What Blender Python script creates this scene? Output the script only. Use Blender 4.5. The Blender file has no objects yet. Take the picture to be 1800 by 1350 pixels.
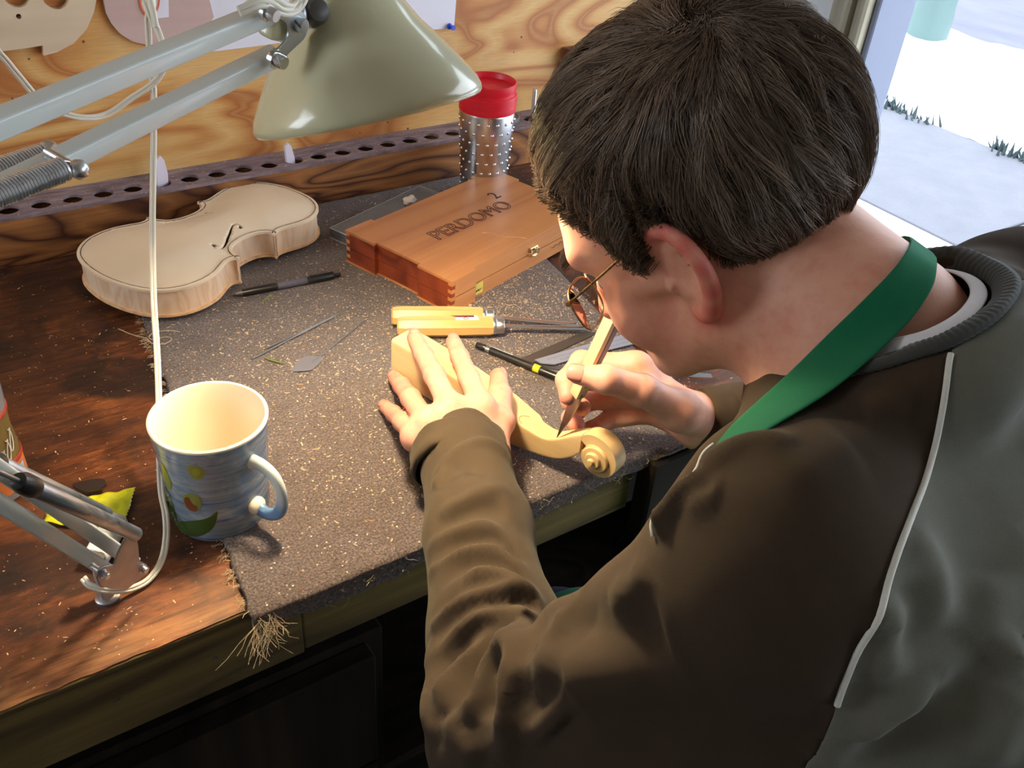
import bpy, bmesh, math, random
import numpy as np
from mathutils import Vector, Matrix
from mathutils.geometry import tessellate_polygon
rng = np.random.default_rng(7)
random.seed(7)
col = bpy.context.scene.collection

# ------------------------------------------------------------------ camera
# world: x along the bench, y towards the plywood wall, z up; bench top is z = 0, camera stands .66 m above it
AX = np.array([0.82902997, -0.27928315, 0.48446903])
AY = np.array([-0.55465035, -0.52100904, 0.64877774])
AZ = np.array([0.07122005, -0.80656711, -0.58683661])
FOC = 1647.95
BULB_E = 500.
CAM = np.array([0., 0., .66])
cd = bpy.data.cameras.new('camera')
cam = bpy.data.objects.new('camera', cd)
col.objects.link(cam)
M = Matrix.Identity(4)
for i, r in enumerate((AX, AY, AZ)):
    M[i][0], M[i][1], M[i][2], M[i][3] = r[0], -r[1], -r[2], CAM[i]
cam.matrix_world = M
cd.sensor_width = 36.
cd.lens = FOC / 1800 * 36
cd.clip_start = .02
cd.clip_end = 200
bpy.context.scene.camera = cam

# ------------------------------------------------------------------ light
sc = bpy.context.scene
sc.view_settings.view_transform = 'Standard'
sc.view_settings.look = 'None'
sc.view_settings.exposure = 0.0
sc.view_settings.gamma = 1.0
sc.view_settings.use_curve_mapping = False
W = bpy.data.worlds.new('overcast_sky')
sc.world = W
W.use_nodes = True
bgn = W.node_tree.nodes['Background']
bgn.inputs[0].default_value = (.80, .90, 1., 1)
bgn.inputs[1].default_value = 5.0
def area(name, loc, to, sx, sy, power, colr, portal=False):
    ld = bpy.data.lights.new(name, 'AREA')
    ld.shape = 'RECTANGLE'
    ld.size, ld.size_y = sx, sy
    ld.energy = power
    ld.color = colr
    if portal:
        ld.cycles.is_portal = True
    o = bpy.data.objects.new(name, ld)
    col.objects.link(o)
    o.location = loc
    o.rotation_euler = (Vector(to) - Vector(loc)).to_track_quat('-Z', 'Y').to_euler()
    return o
# daylight of the doorway (portal only guides the sky light) and two added fill lights at added windows
area('doorway_portal', (2.02, .2, .2), (0, .2, .2), 2.4, 2.2, 1, (1, 1, 1), True)
area('fill_light', (1.93, -1.6, .75), (.4, .7, .1), 1.0, 1.0, 9, (.84, .92, 1.))
area('fill_light', (-1.13, 1.0, .85), (1.6, 1.6, .1), .5, .8, 5.5, (.86, .93, 1.))

# ------------------------------------------------------------------ helpers
def hit(px, py, z=0.):
    d = np.array([px - 900., py - 675., FOC])
    r = np.array([d @ AX, d @ AY, d @ AZ])
    return CAM + r * ((z - CAM[2]) / r[2])
def hitw(px, py, Y=1.335):
    d = np.array([px - 900., py - 675., FOC])
    r = np.array([d @ AX, d @ AY, d @ AZ])
    return CAM + r * (Y / r[1])
def pd(px, py, dist):
    d = np.array([px - 900., py - 675., FOC])
    r = np.array([d @ AX, d @ AY, d @ AZ])
    return CAM + r / np.linalg.norm(r) * dist

def tag(o, label=None, cat=None, group=None, kind=None):
    if label: o['label'] = label
    if cat: o['category'] = cat
    if group: o['group'] = group
    if kind: o['kind'] = kind
    return o
def link(name, me, m=None, parent=None, smooth=True, auto=None):
    if m is not None:
        for mm in (m if isinstance(m, (list, tuple)) else [m]):
            me.materials.append(mm)
    if smooth:
        me.polygons.foreach_set('use_smooth', [True] * len(me.polygons))
    if auto is not None:
        try:
            me.set_sharp_from_angle(angle=math.radians(auto))
        except Exception:
            pass
    o = bpy.data.objects.new(name, me)
    col.objects.link(o)
    if parent is not None:
        o.parent = parent
        o.matrix_parent_inverse = Matrix.Identity(4)
    return o
def root(name, loc=(0, 0, 0), rz=0., label=None, cat=None, group=None, rot=None):
    o = bpy.data.objects.new(name, None)
    o.empty_display_size = .02
    col.objects.link(o)
    o.location = loc
    o.rotation_euler = rot if rot is not None else (0, 0, rz)
    return tag(o, label, cat, group)
def pyd(name, V, F, m=None, parent=None, smooth=False, auto=None):
    me = bpy.data.meshes.new(name)
    me.from_pydata([tuple(map(float, v)) for v in V], [], [tuple(map(int, f)) for f in F])
    me.update()
    return link(name, me, m, parent, smooth, auto)
def bmo(name, bm, m=None, parent=None, smooth=True, auto=35):
    bmesh.ops.recalc_face_normals(bm, faces=bm.faces)
    me = bpy.data.meshes.new(name)
    bm.to_mesh(me)
    bm.free()
    return link(name, me, m, parent, smooth, auto)
def box_bm(bm, x0, x1, y0, y1, z0, z1, bev=0., seg=1):
    vs = [bm.verts.new((x, y, z)) for x in (x0, x1) for y in (y0, y1) for z in (z0, z1)]
    fs = [(0, 1, 3, 2), (4, 6, 7, 5), (0, 4, 5, 1), (2, 3, 7, 6), (0, 2, 6, 4), (1, 5, 7, 3)]
    F = [bm.faces.new([vs[i] for i in f]) for f in fs]
    if bev > 0:
        E = list({e for f in F for e in f.edges})
        bmesh.ops.bevel(bm, geom=E, offset=bev, segments=seg, profile=.5, affect='EDGES')
    return bm
def box(name, x0, x1, y0, y1, z0, z1, m, parent=None, bev=0., seg=1):
    bm = bmesh.new()
    box_bm(bm, x0, x1, y0, y1, z0, z1, bev, seg)
    return bmo(name, bm, m, parent, bev > 0)
def frames(P):
    P = np.asarray(P, float)
    n = len(P)
    T = np.gradient(P, axis=0)
    T /= np.linalg.norm(T, axis=1)[:, None] + 1e-12
    N = np.zeros_like(P)
    a = np.array([0, 0, 1.]) if abs(T[0][2]) < .9 else np.array([1., 0, 0])
    v = a - T[0] * (a @ T[0])
    N[0] = v / np.linalg.norm(v)
    for i in range(1, n):
        v = N[i - 1] - T[i] * (N[i - 1] @ T[i])
        N[i] = v / (np.linalg.norm(v) + 1e-12)
    return T, N, np.cross(T, N)
def tube_geo(P, R, k=8, cap=True, flat=1.):
    P = np.asarray(P, float)
    n = len(P)
    R = np.full(n, R) if np.isscalar(R) else np.asarray(R, float)
    T, N, B = frames(P)
    a = np.linspace(0, 2 * np.pi, k, endpoint=False)
    V = (P[:, None] + R[:, None, None] * (np.cos(a)[None, :, None] * N[:, None] + flat * np.sin(a)[None, :, None] * B[:, None])).reshape(-1, 3)
    F = []
    for i in range(n - 1):
        for j in range(k):
            j2 = (j + 1) % k
            F.append((i * k + j, i * k + j2, (i + 1) * k + j2, (i + 1) * k + j))
    if cap:
        F.append(tuple(range(k))[::-1])
        F.append(tuple((n - 1) * k + j for j in range(k)))
    return V, F
def tube(name, P, R, m, parent=None, k=10, flat=1., auto=50):
    V, F = tube_geo(P, R, k, True, flat)
    return pyd(name, V, F, m, parent, True, auto)
def spline(P, n=40, closed=False):
    P = np.asarray(P, float)
    m = len(P)
    if closed:
        Q = np.vstack([P[-1], P, P[0], P[1]])
        segs = m
    else:
        Q = np.vstack([2 * P[0] - P[1], P, 2 * P[-1] - P[-2]])
        segs = m - 1
    out = []
    per = max(2, int(round(n / segs)))
    for i in range(segs):
        p0, p1, p2, p3 = Q[i:i + 4]
        t = np.linspace(0, 1, per, endpoint=False)[:, None]
        out.append(.5 * ((2 * p1) + (-p0 + p2) * t + (2 * p0 - 5 * p1 + 4 * p2 - p3) * t ** 2 + (-p0 + 3 * p1 - 3 * p2 + p3) * t ** 3))
    out = np.vstack(out)
    if not closed:
        out = np.vstack([out, P[-1]])
    return out
def lathe(name, prof, m, parent=None, k=48, axis=None, org=(0, 0, 0), closed=False, auto=40, caps=(True, True)):
    # prof: list of (r, z); axis: direction of +z
    prof = np.asarray(prof, float)
    a = np.linspace(0, 2 * np.pi, k, endpoint=False)
    if axis is None:
        E1, E2, E3 = np.eye(3)
    else:
        E3 = np.asarray(axis, float)
        E3 = E3 / np.linalg.norm(E3)
        h = np.array([0, 0, 1.]) if abs(E3[2]) < .9 else np.array([1., 0, 0])
        E1 = np.cross(h, E3); E1 /= np.linalg.norm(E1)
        E2 = np.cross(E3, E1)
    V = []
    for r, z in prof:
        for t in a:
            V.append(np.asarray(org) + r * math.cos(t) * E1 + r * math.sin(t) * E2 + z * E3)
    n = len(prof)
    F = []
    for i in range(n if closed else n - 1):
        i2 = (i + 1) % n
        for j in range(k):
            j2 = (j + 1) % k
            F.append((i * k + j, i * k + j2, i2 * k + j2, i2 * k + j))
    if not closed:
        if caps[0] and prof[0][0] > 1e-6: F.append(tuple(range(k))[::-1])
        if caps[1] and prof[-1][0] > 1e-6: F.append(tuple((n - 1) * k + j for j in range(k)))
    me = bpy.data.meshes.new(name)
    me.from_pydata([tuple(map(float, v)) for v in V], [], F)
    bm = bmesh.new(); bm.from_mesh(me)
    bmesh.ops.remove_doubles(bm, verts=bm.verts, dist=1e-6)
    return bmo(name, bm, m, parent, True, auto)
def prism_bm(poly, z0, z1, bm=None, bev=0.):
    bm = bm or bmesh.new()
    n = len(poly)
    lo = [bm.verts.new((p[0], p[1], z0)) for p in poly]
    hi = [bm.verts.new((p[0], p[1], z1)) for p in poly]
    tri = tessellate_polygon([[Vector((p[0], p[1], 0)) for p in poly]])
    for t in tri:
        try:
            bm.faces.new([hi[i] for i in t]); bm.faces.new([lo[i] for i in reversed(t)])
        except ValueError:
            pass
    for i in range(n):
        j = (i + 1) % n
        bm.faces.new((lo[i], lo[j], hi[j], hi[i]))
    return bm
def prism(name, poly, z0, z1, m, parent=None, auto=30):
    return bmo(name, prism_bm(poly, z0, z1), m, parent, True, auto)
def xform(o, mat):
    o.data.transform(mat)
    o.data.update()
    return o
def basis_m(X, Y, Z, O=(0, 0, 0)):
    m = Matrix.Identity(4)
    for i in range(3):
        m[i][0], m[i][1], m[i][2], m[i][3] = X[i], Y[i], Z[i], O[i]
    return m
def nrm(v):
    v = np.asarray(v, float)
    return v / np.linalg.norm(v)
def boolean(o, cutter, op='DIFFERENCE'):
    cutter.parent = o.parent
    md = o.modifiers.new('b', 'BOOLEAN')
    md.operation = op; md.object = cutter; md.solver = 'EXACT'
    bpy.context.view_layer.update()
    dg = bpy.context.evaluated_depsgraph_get()
    me = bpy.data.meshes.new_from_object(o.evaluated_get(dg))
    o.modifiers.clear()
    old = o.data
    o.data = me
    bpy.data.objects.remove(cutter, do_unlink=True)
    return o
def text_mesh(name, body, size, m, parent, mat4, extrude=.0002, outline=0., spacing=1.):
    c = bpy.data.curves.new(name, 'FONT')
    c.body = body; c.size = size; c.space_character = spacing
    c.align_x = 'CENTER'; c.align_y = 'CENTER'
    if outline > 0:
        c.fill_mode = 'NONE'; c.bevel_depth = outline; c.bevel_resolution = 0; c.resolution_u = 6
    else:
        c.extrude = extrude; c.resolution_u = 4
    t = bpy.data.objects.new(name, c)
    col.objects.link(t)
    bpy.context.view_layer.update()
    me = bpy.data.meshes.new_from_object(t.evaluated_get(bpy.context.evaluated_depsgraph_get()))
    bpy.data.objects.remove(t, do_unlink=True)
    me.transform(mat4)
    return link(name, me, m, parent, False)

# ------------------------------------------------------------------ materials
class NT:
    def __init__(s, name):
        s.m = bpy.data.materials.new(name)
        s.m.use_nodes = True
        s.t = s.m.node_tree
        s.p = s.t.nodes['Principled BSDF']
    def n(s, typ, ins=None, **kw):
        nd = s.t.nodes.new(typ)
        for k, v in kw.items():
            setattr(nd, k, v)
        for k, v in (ins or {}).items():
            s.set(nd.inputs[k], v)
        return nd
    def set(s, sock, v):
        if isinstance(v, bpy.types.NodeSocket):
            s.t.links.new(v, sock)
        else:
            if isinstance(v, (tuple, list)) and len(v) == 3 and sock.type == 'RGBA':
                v = (*v, 1)
            sock.default_value = v
    def P(s, **kw):
        for k, v in kw.items():
            s.set(s.p.inputs[k.replace('_', ' ')], v)
        return s
    def coord(s, scale=(1, 1, 1), kind='Object', rot=(0, 0, 0)):
        c = s.n('ShaderNodeTexCoord')
        mp = s.n('ShaderNodeMapping', {'Vector': c.outputs[kind], 'Scale': scale, 'Rotation': rot})
        return mp.outputs[0]
    def noise(s, vec, scale, detail=4., rough=.55, dist=0.):
        return s.n('ShaderNodeTexNoise', {'Vector': vec, 'Scale': scale, 'Detail': detail, 'Roughness': rough, 'Distortion': dist}).outputs[0]
    def ramp(s, f, stops, interp='LINEAR'):
        r = s.n('ShaderNodeValToRGB', {'Fac': f})
        cr = r.color_ramp
        cr.interpolation = interp
        while len(cr.elements) < len(stops):
            cr.elements.new(.5)
        for e, (p, c) in zip(cr.elements, stops):
            e.position = p
            e.color = (*c, 1) if len(c) == 3 else c
        return r.outputs[0]
    def g(s, f, a, b):
        return s.ramp(f, [(a, (0, 0, 0)), (b, (1, 1, 1))])
    def mix(s, f, a, b, bt='MIX'):
        nd = s.n('ShaderNodeMix', data_type='RGBA', blend_type=bt)
        s.set(nd.inputs[0], f); s.set(nd.inputs[6], a); s.set(nd.inputs[7], b)
        return nd.outputs[2]
    def math(s, op, a, b=0., c=0.):
        nd = s.n('ShaderNodeMath', operation=op)
        s.set(nd.inputs[0], a); s.set(nd.inputs[1], b); s.set(nd.inputs[2], c)
        return nd.outputs[0]
    def bump(s, h, strength=.3, dist=.001, nrmin=None):
        nd = s.n('ShaderNodeBump', {'Height': h, 'Strength': strength, 'Distance': dist})
        if nrmin is not None: s.set(nd.inputs['Normal'], nrmin)
        s.set(s.p.inputs['Normal'], nd.outputs[0])
        return nd.outputs[0]
def srgb(*c):
    return tuple(((x / 255) / 12.92 if x / 255 <= .04045 else ((x / 255 + .055) / 1.055) ** 2.4) for x in c)
def plain(name, c, rough=.5, metal=0., bump=0., bscale=300., **kw):
    t = NT(name)
    t.P(Base_Color=(*c, 1) if len(c) == 3 else c, Roughness=rough, Metallic=metal, **kw)
    if bump:
        t.bump(t.noise(t.coord(), bscale, 3), bump, .0006)
    return t.m
def wood(name, light, dark, axis=0, ring=9., along=.12, scale=6., line=.5, rough=.55, fine=.25, spots=None, bump=.15, worn=None):
    # contour lines of a stretched noise field read as sawn grain
    t = NT(name)
    sc_ = [1., 1., 1.]; sc_[axis] = along
    v = t.coord(tuple(sc_))
    n1 = t.noise(v, scale, 3, .5, .6)
    f = t.math('PINGPONG', t.math('MULTIPLY', n1, ring), .5)
    f = t.math('MULTIPLY', f, 2.)
    fs = [60., 60., 60.]; fs[axis] = 2.5
    n2 = t.noise(t.coord(tuple(fs)), 4., 4, .6)
    c = t.ramp(f, [(0., light), (line, tuple((a + b) / 2 for a, b in zip(light, dark))), (1., dark)])
    c = t.mix(t.math('MULTIPLY', t.g(n2, .35, .75), fine), c, dark)
    big = t.noise(t.coord(), 5., 3, .6)
    c = t.mix(t.math('MULTIPLY', t.g(big, .4, .7), .35), c, tuple(x * .7 for x in dark))
    if worn:
        w = t.noise(t.coord(), worn[1], 5, .65)
        c = t.mix(t.g(w, worn[2], worn[3]), c, worn[0])
    t.P(Base_Color=c, Roughness=rough)
    t.bump(t.math('ADD', n2, t.math('MULTIPLY', f, .3)), bump, .0008)
    return t.m
def plywood_mat(name):
    t = NT(name)
    v = t.coord((.32, 1, 1.15))
    n1 = t.noise(v, 5.2, 2.2, .42, 1.15)
    f = t.math('MULTIPLY', t.math('PINGPONG', t.math('MULTIPLY', n1, 7.5), .5), 2.)
    base = t.ramp(f, [(.0, srgb(228, 184, 118)), (.45, srgb(219, 166, 96)), (.74, srgb(200, 133, 70)), (.86, srgb(178, 108, 52)), (1., srgb(196, 136, 76))])
    streak = t.noise(t.coord((9, 9, 160)), 3., 4, .6)
    base = t.mix(t.math('MULTIPLY', t.g(streak, .4, .75), .28), base, srgb(150, 88, 42))
    patch = t.noise(t.coord((.7, 1, 1)), 7., 4, .6)
    base = t.mix(t.math('MULTIPLY', t.g(patch, .48, .72), .35), base, srgb(176, 112, 60))
    vo = t.n('ShaderNodeTexVoronoi', {'Vector': t.coord((1, 1, 1)), 'Scale': 26.}).outputs[0]
    sp = t.math('LESS_THAN', vo, .055)
    base = t.mix(t.math('MULTIPLY', sp, .8), base, srgb(66, 36, 22))
    t.P(Base_Color=base, Roughness=.5)
    t.bump(streak, .12, .0006)
    return t.m
def bench_mat():
    t = NT('worn bench top')
    fib = t.noise(t.coord((6.5, 40, 3)), 3.4, 7, .74, .5)
    fib2 = t.noise(t.coord((2, 26, 2), rot=(0, 0, .25)), 3., 5, .62)
    big = t.noise(t.coord((1, 1.6, 1)), 5.5, 5, .6, .8)
    mid = t.noise(t.coord((1.4, 2.6, 1)), 13., 5, .65, .5)
    base = t.ramp(t.math('ADD', t.math('MULTIPLY', fib, .6), t.math('MULTIPLY', mid, .4)),
                  [(.30, srgb(44, 21, 13)), (.44, srgb(88, 44, 23)), (.54, srgb(128, 72, 36)), (.64, srgb(172, 110, 60)), (.76, srgb(204, 148, 94))])
    base = t.mix(t.math('MULTIPLY', t.g(big, .38, .56), .75), base, srgb(48, 25, 17))
    stain = t.noise(t.coord((1.2, 1, 1)), 8., 4, .55, 1.2)
    base = t.mix(t.math('MULTIPLY', t.g(stain, .50, .62), .88), base, srgb(27, 15, 13))
    # old stains, scorch and glue patches, each at its own place on the top
    wob = t.noise(t.coord(), 16., 5, .65)
    sx = t.n('ShaderNodeSeparateXYZ', {'Vector': t.coord()})
    for cx_, cy_, rx_, ry_, am_, cc_ in ((.055, .145, .10, .06, .9, (24, 13, 12)), (.175, .105, .05, .05, .8, (28, 15, 14)), (-.06, .10, .10, .05, .8, (30, 18, 14)), (.12, .20, .035, .05, .7, (34, 18, 14)),
                                        (.03, .47, .14, .09, .8, (40, 22, 18)), (.13, .60, .06, .10, .8, (38, 26, 24)), (-.02, .62, .12, .07, .75, (46, 32, 28)), 
                                        (.86, .08, .10, .16, .8, (60, 48, 42)), (.80, .38, .10, .14, .8, (58, 38, 30)), (.9, .6, .2, .12, .7, (52, 36, 30))):
        dx_ = t.math('POWER', t.math('DIVIDE', t.math('SUBTRACT', sx.outputs[0], cx_), rx_), 2.)
        dy_ = t.math('POWER', t.math('DIVIDE', t.math('SUBTRACT', sx.outputs[1], cy_), ry_), 2.)
        dd_ = t.math('ADD', t.math('ADD', dx_, dy_), t.math('MULTIPLY', t.math('SUBTRACT', wob, .5), 4.5))
        base = t.mix(t.math('MULTIPLY', t.ramp(dd_, [(.35, (1, 1, 1)), (1., (0, 0, 0))]), am_ * .62), base, srgb(*cc_))
    # the strip along the front edge is scraped lighter
    cy = t.n('ShaderNodeSeparateXYZ', {'Vector': t.coord()}).outputs[1]
    edge = t.n('ShaderNodeMapRange', {'Value': cy, 'From Min': .004, 'From Max': .055, 'To Min': 1., 'To Max': 0.}).outputs[0]
    e2 = t.math('MULTIPLY', edge, t.g(fib2, .38, .6))
    base = t.mix(t.math('MULTIPLY', e2, .75), base, srgb(186, 132, 84))
    dust = t.noise(t.coord(), 190., 3, .7)
    base = t.mix(t.math('MULTIPLY', t.g(dust, .66, .72), .55), base, srgb(196, 160, 124))
    t.P(Base_Color=base, Roughness=t.ramp(fib2, [(0, (.34,) * 3), (1, (.6,) * 3)]))
    t.bump(t.math('ADD', fib, t.math('MULTIPLY', fib2, .6)), .45, .0016)
    return t.m
def mat_mat():
    t = NT('felted rug mat')
    v = t.coord()
    n = t.noise(v, 420., 4, .8)
    n2 = t.noise(v, 34., 4, .6)
    base = t.ramp(n, [(.36, srgb(52, 42, 42)), (.5, srgb(104, 90, 88)), (.66, srgb(158, 142, 136))])
    base = t.mix(t.math('MULTIPLY', t.g(n2, .4, .66), .4), base, srgb(78, 62, 56))
    vo = t.n('ShaderNodeTexVoronoi', {'Vector': v, 'Scale': 210.})
    sp = t.math('LESS_THAN', vo.outputs[0], .22)
    h = t.n('ShaderNodeSeparateColor', {'Color': vo.outputs[1]})
    pick = t.math('MULTIPLY', sp, t.math('GREATER_THAN', h.outputs[0], .72))
    cc = t.ramp(h.outputs[1], [(0., srgb(205, 180, 150)), (.45, srgb(170, 90, 80)), (.55, srgb(232, 218, 196)), (.8, srgb(90, 84, 110)), (1., srgb(216, 190, 160))], 'CONSTANT')
    base = t.mix(pick, base, cc)
    t.P(Base_Color=base, Roughness=1., Sheen_Weight=.25, Specular_IOR_Level=.1)
    t.bump(t.math('ADD', n, t.math('MULTIPLY', t.noise(v, 150., 3, .6), .8)), 1., .0025)
    return t.m
def fabric(name, c, rough=.95, sheen=.35, tint=None, scale=1500.):
    t = NT(name)
    v = t.coord()
    n = t.noise(v, 60., 5, .6)
    f = t.noise(v, scale, 2, .6)
    base = t.mix(t.math('MULTIPLY', t.g(n, .35, .7), .35), c, tuple(x * .72 for x in c))
    base = t.mix(t.math('MULTIPLY', t.g(f, .4, .7), .22), base, tuple(min(1, x * 1.6) for x in c))
    t.P(Base_Color=base, Roughness=rough, Sheen_Weight=sheen, Sheen_Roughness=.5, Specular_IOR_Level=.15)
    t.set(t.p.inputs['Sheen Tint'], (*(tint or (1, 1, 1)), 1))
    t.bump(f, .35, .0005)
    return t.m
def metal(name, c=(.62, .62, .64), rough=.3, aniso=0., bump=0.):
    t = NT(name)
    n = t.noise(t.coord((1, 1, 1)), 90., 4, .6)
    t.P(Base_Color=t.mix(t.math('MULTIPLY', n, .3), c, tuple(x * .6 for x in c)), Metallic=1., Roughness=t.ramp(n, [(.2, (rough * .8,) * 3), (.8, (min(1, rough * 1.5),) * 3)]))
    if bump: t.bump(n, bump, .0005)
    return t.m
def skin_mat():
    t = NT('skin')
    v = t.coord()
    n = t.noise(v, 26., 4, .55)
    n2 = t.noise(v, 700., 3, .6)
    n3 = t.noise(v, 110., 3, .6)
    base = t.ramp(n, [(.3, srgb(226, 160, 134)), (.5, srgb(232, 172, 146)), (.7, srgb(226, 154, 132))])
    base = t.mix(t.math('MULTIPLY', t.g(n3, .45, .8), .25), base, srgb(198, 104, 86))
    at = t.n('ShaderNodeAttribute', attribute_name='flush').outputs['Fac']
    base = t.mix(at, base, srgb(205, 78, 78))
    t.P(Base_Color=base, Roughness=.48, Subsurface_Weight=.12, Subsurface_Scale=.004, Specular_IOR_Level=.35)
    t.set(t.p.inputs['Subsurface Radius'], (1., .35, .2))
    t.bump(t.math('ADD', n2, t.math('MULTIPLY', n3, .8)), .22, .0008)
    return t.m
m_ply = plywood_mat('fir plywood')
m_bench = bench_mat()
m_mat = mat_mat()
m_skin = skin_mat()
m_steel = metal('bright steel', (.68, .68, .70), .28)
m_dsteel = metal('dark steel', (.28, .27, .27), .42)
m_chrome = metal('chrome', (.85, .85, .87), .12)
m_black = plain('black plastic', (.012, .012, .014), .32)
m_edge = wood('weathered edge board', srgb(134, 112, 62), srgb(76, 60, 34), 0, 7., .1, 7., .6, .7, .45, bump=.5)
m_dark_wood = wood('dark cabinet wood', srgb(46, 36, 27), srgb(24, 18, 14), 2, 6., .12, 5., .5, .85, .3)
m_dark_wood.node_tree.nodes['Principled BSDF'].inputs['Specular IOR Level'].default_value = .2
m_rackw = wood('stained fir board', srgb(186, 122, 66), srgb(64, 28, 16), 0, 16., .16, 9., .7, .5, .40, bump=.3)
m_spruce = wood('unvarnished spruce', srgb(250, 232, 204), srgb(238, 212, 178), 0, 3., .03, 5., .6, .5, .10, bump=.03)
m_maple = wood('unvarnished maple', srgb(244, 208, 162), srgb(226, 176, 126), 2, 6., .3, 22., .6, .5, .15, bump=.03)
m_maplen = wood('fresh cut maple', srgb(246, 214, 160), srgb(226, 180, 120), 1, 5., .08, 12., .5, .55, .16, bump=.08)
m_white = plain('white paint', (.8, .8, .78), .5, bump=.1, bscale=60)
# ------------------------------------------------------------------ the setting
def struct(o):
    o['kind'] = 'structure'
    return o
ZF, ZC = -.9, 1.55
m_floor = wood('worn floor boards', srgb(48, 40, 34), srgb(28, 22, 18), 0, 5., .1, 3., .6, .6, .3)
m_wallp = plain('off white wall paint', srgb(236, 235, 238), .7, bump=.1, bscale=40)
m_wallb = plain('brownish workshop wall', srgb(178, 170, 158), .8, bump=.1, bscale=40)
m_trim = wood('greying painted trim', srgb(196, 188, 166), srgb(150, 140, 116), 2, 4., .05, 8., .7, .6, .35)
m_trimd = plain('blue grey door edge', srgb(128, 134, 156), .5)
fl = struct(box('floor', -1.2, 2.0, -2.5, 2.8, ZF - .1, ZF, m_floor))
# boards of the floor
for i in range(20):
    y0 = -2.5 + i * .265
    box('floor_board', -1.2, 2.0, y0 + .003, y0 + .262, ZF, ZF + .006 + .001 * (i % 3), m_floor, fl, .0015)
struct(box('ceiling', -1.2, 2.1, -2.5, 2.8, ZC, ZC + .1, m_wallb))
struct(box('wall_back', -1.2, 1.222, 1.336, 1.36, ZF, ZC, m_ply))
struct(box('wall_recess', 1.222, 2.0, 2.7, 2.8, ZF, ZC, m_wallp))
struct(box('wall_recess_side', 1.20, 1.222, 1.36, 2.8, ZF, ZC, m_wallp))
struct(box('trim_1', 1.222, 1.238, 1.326, 1.40, ZF, ZC, m_trim, None, .002))
# left wall, opened for the added fill_window_2
def wall_with_hole(name, axis, c0, c1, a0, a1, h0, h1, g0, g1, m):
    bm = bmesh.new()
    def B(u0, u1, z0, z1):
        if axis == 'x': box_bm(bm, c0, c1, u0, u1, z0, z1)
        else: box_bm(bm, u0, u1, c0, c1, z0, z1)
    B(a0, h0, ZF, ZC); B(h1, a1, ZF, ZC); B(h0, h1, ZF, g0); B(h0, h1, g1, ZC)
    return struct(bmo(name, bm, m, None, False))
wall_with_hole('wall_left', 'x', -1.3, -1.2, -2.5, 1.36, .72, 1.28, .4, 1.3, m_wallb)
wall_with_hole('wall_front', 'y', -2.6, -2.5, -1.3, 2.1, 5, 6, 0, 1, m_wallp) if False else struct(box('wall_front', -1.3, 2.1, -2.6, -2.5, ZF, ZC, m_wallb))
# right wall: the added window, the pier, the wide doorway and the white panel beyond it
bm = bmesh.new()
for y0, y1, z0, z1 in ((-2.5, -2.15, ZF, ZC), (-2.15, -1.05, ZF, .25), (-2.15, -1.05, 1.25, ZC), (-1.05, -.95, ZF, ZC), (-.95, 1.39, 1.22, ZC)):
    box_bm(bm, 2.0, 2.1, y0, y1, z0, z1)
struct(bmo('wall_right', bm, m_wallp, None, False))
bm = bmesh.new(); box_bm(bm, 2.0, 2.1, 1.64, 2.8, ZF, ZC)
struct(bmo('wall_right_end', bm, m_wallp, None, False))
def window(name, x, y0, y1, z0, z1):
    t = struct(root(name, (x, (y0 + y1) / 2, z0)))
    w, h = (y1 - y0) / 2, z1 - z0
    bm = bmesh.new()
    for b in ((-w, -w + .04, 0, h), (w - .04, w, 0, h), (-w, w, 0, .04), (-w, w, h - .04, h), (-.012, .012, 0, h)):
        box_bm(bm, -.02, .02, b[0], b[1], b[2], b[3])
    bmo('fill_window_frame', bm, m_white, t, False)
window('fill_window_1', 2.05, -2.15, -1.05, .25, 1.25)  # both windows are added out of view to carry the fill lights
window('fill_window_2', -1.25, .72, 1.28, .4, 1.3)
# door frame: stepped mouldings and the panelled door leaf folded back beside them
dr = struct(root('door_1', (2.0, 1.5, ZF)))
def dbox(name, x0, x1, y0, y1, z0, z1, m, bev=.003):
    o = box(name, x0 - 2.0, x1 - 2.0, y0 - 1.5, y1 - 1.5, z0 - ZF, z1 - ZF, m, dr, bev)
    return o
dbox('door_stop', 1.985, 2.12, 1.378, 1.394, ZF, 1.22, m_trimd)
dbox('door_moulding', 1.955, 2.03, 1.394, 1.416, ZF, 1.24, m_trim, .006)
dbox('door_moulding', 1.972, 2.03, 1.416, 1.436, ZF, 1.24, m_trim, .004)
dbox('door_moulding', 1.95, 2.03, 1.436, 1.456, ZF, 1.24, m_trim, .006)
dbox('door_moulding', 1.965, 2.03, 1.456, 1.496, ZF, 1.24, m_trim, .003)
dbox('door_panel', 1.975, 2.02, 1.500, 1.642, ZF, 1.22, m_white, .003)
dbox('door_head', 1.95, 2.03, -.95, 1.5, 1.20, 1.26, m_trim, .004)
dbox('threshold', 1.97, 2.14, -.95, 1.39, ZF - .03, ZF + .02, m_trim, .004)
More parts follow.
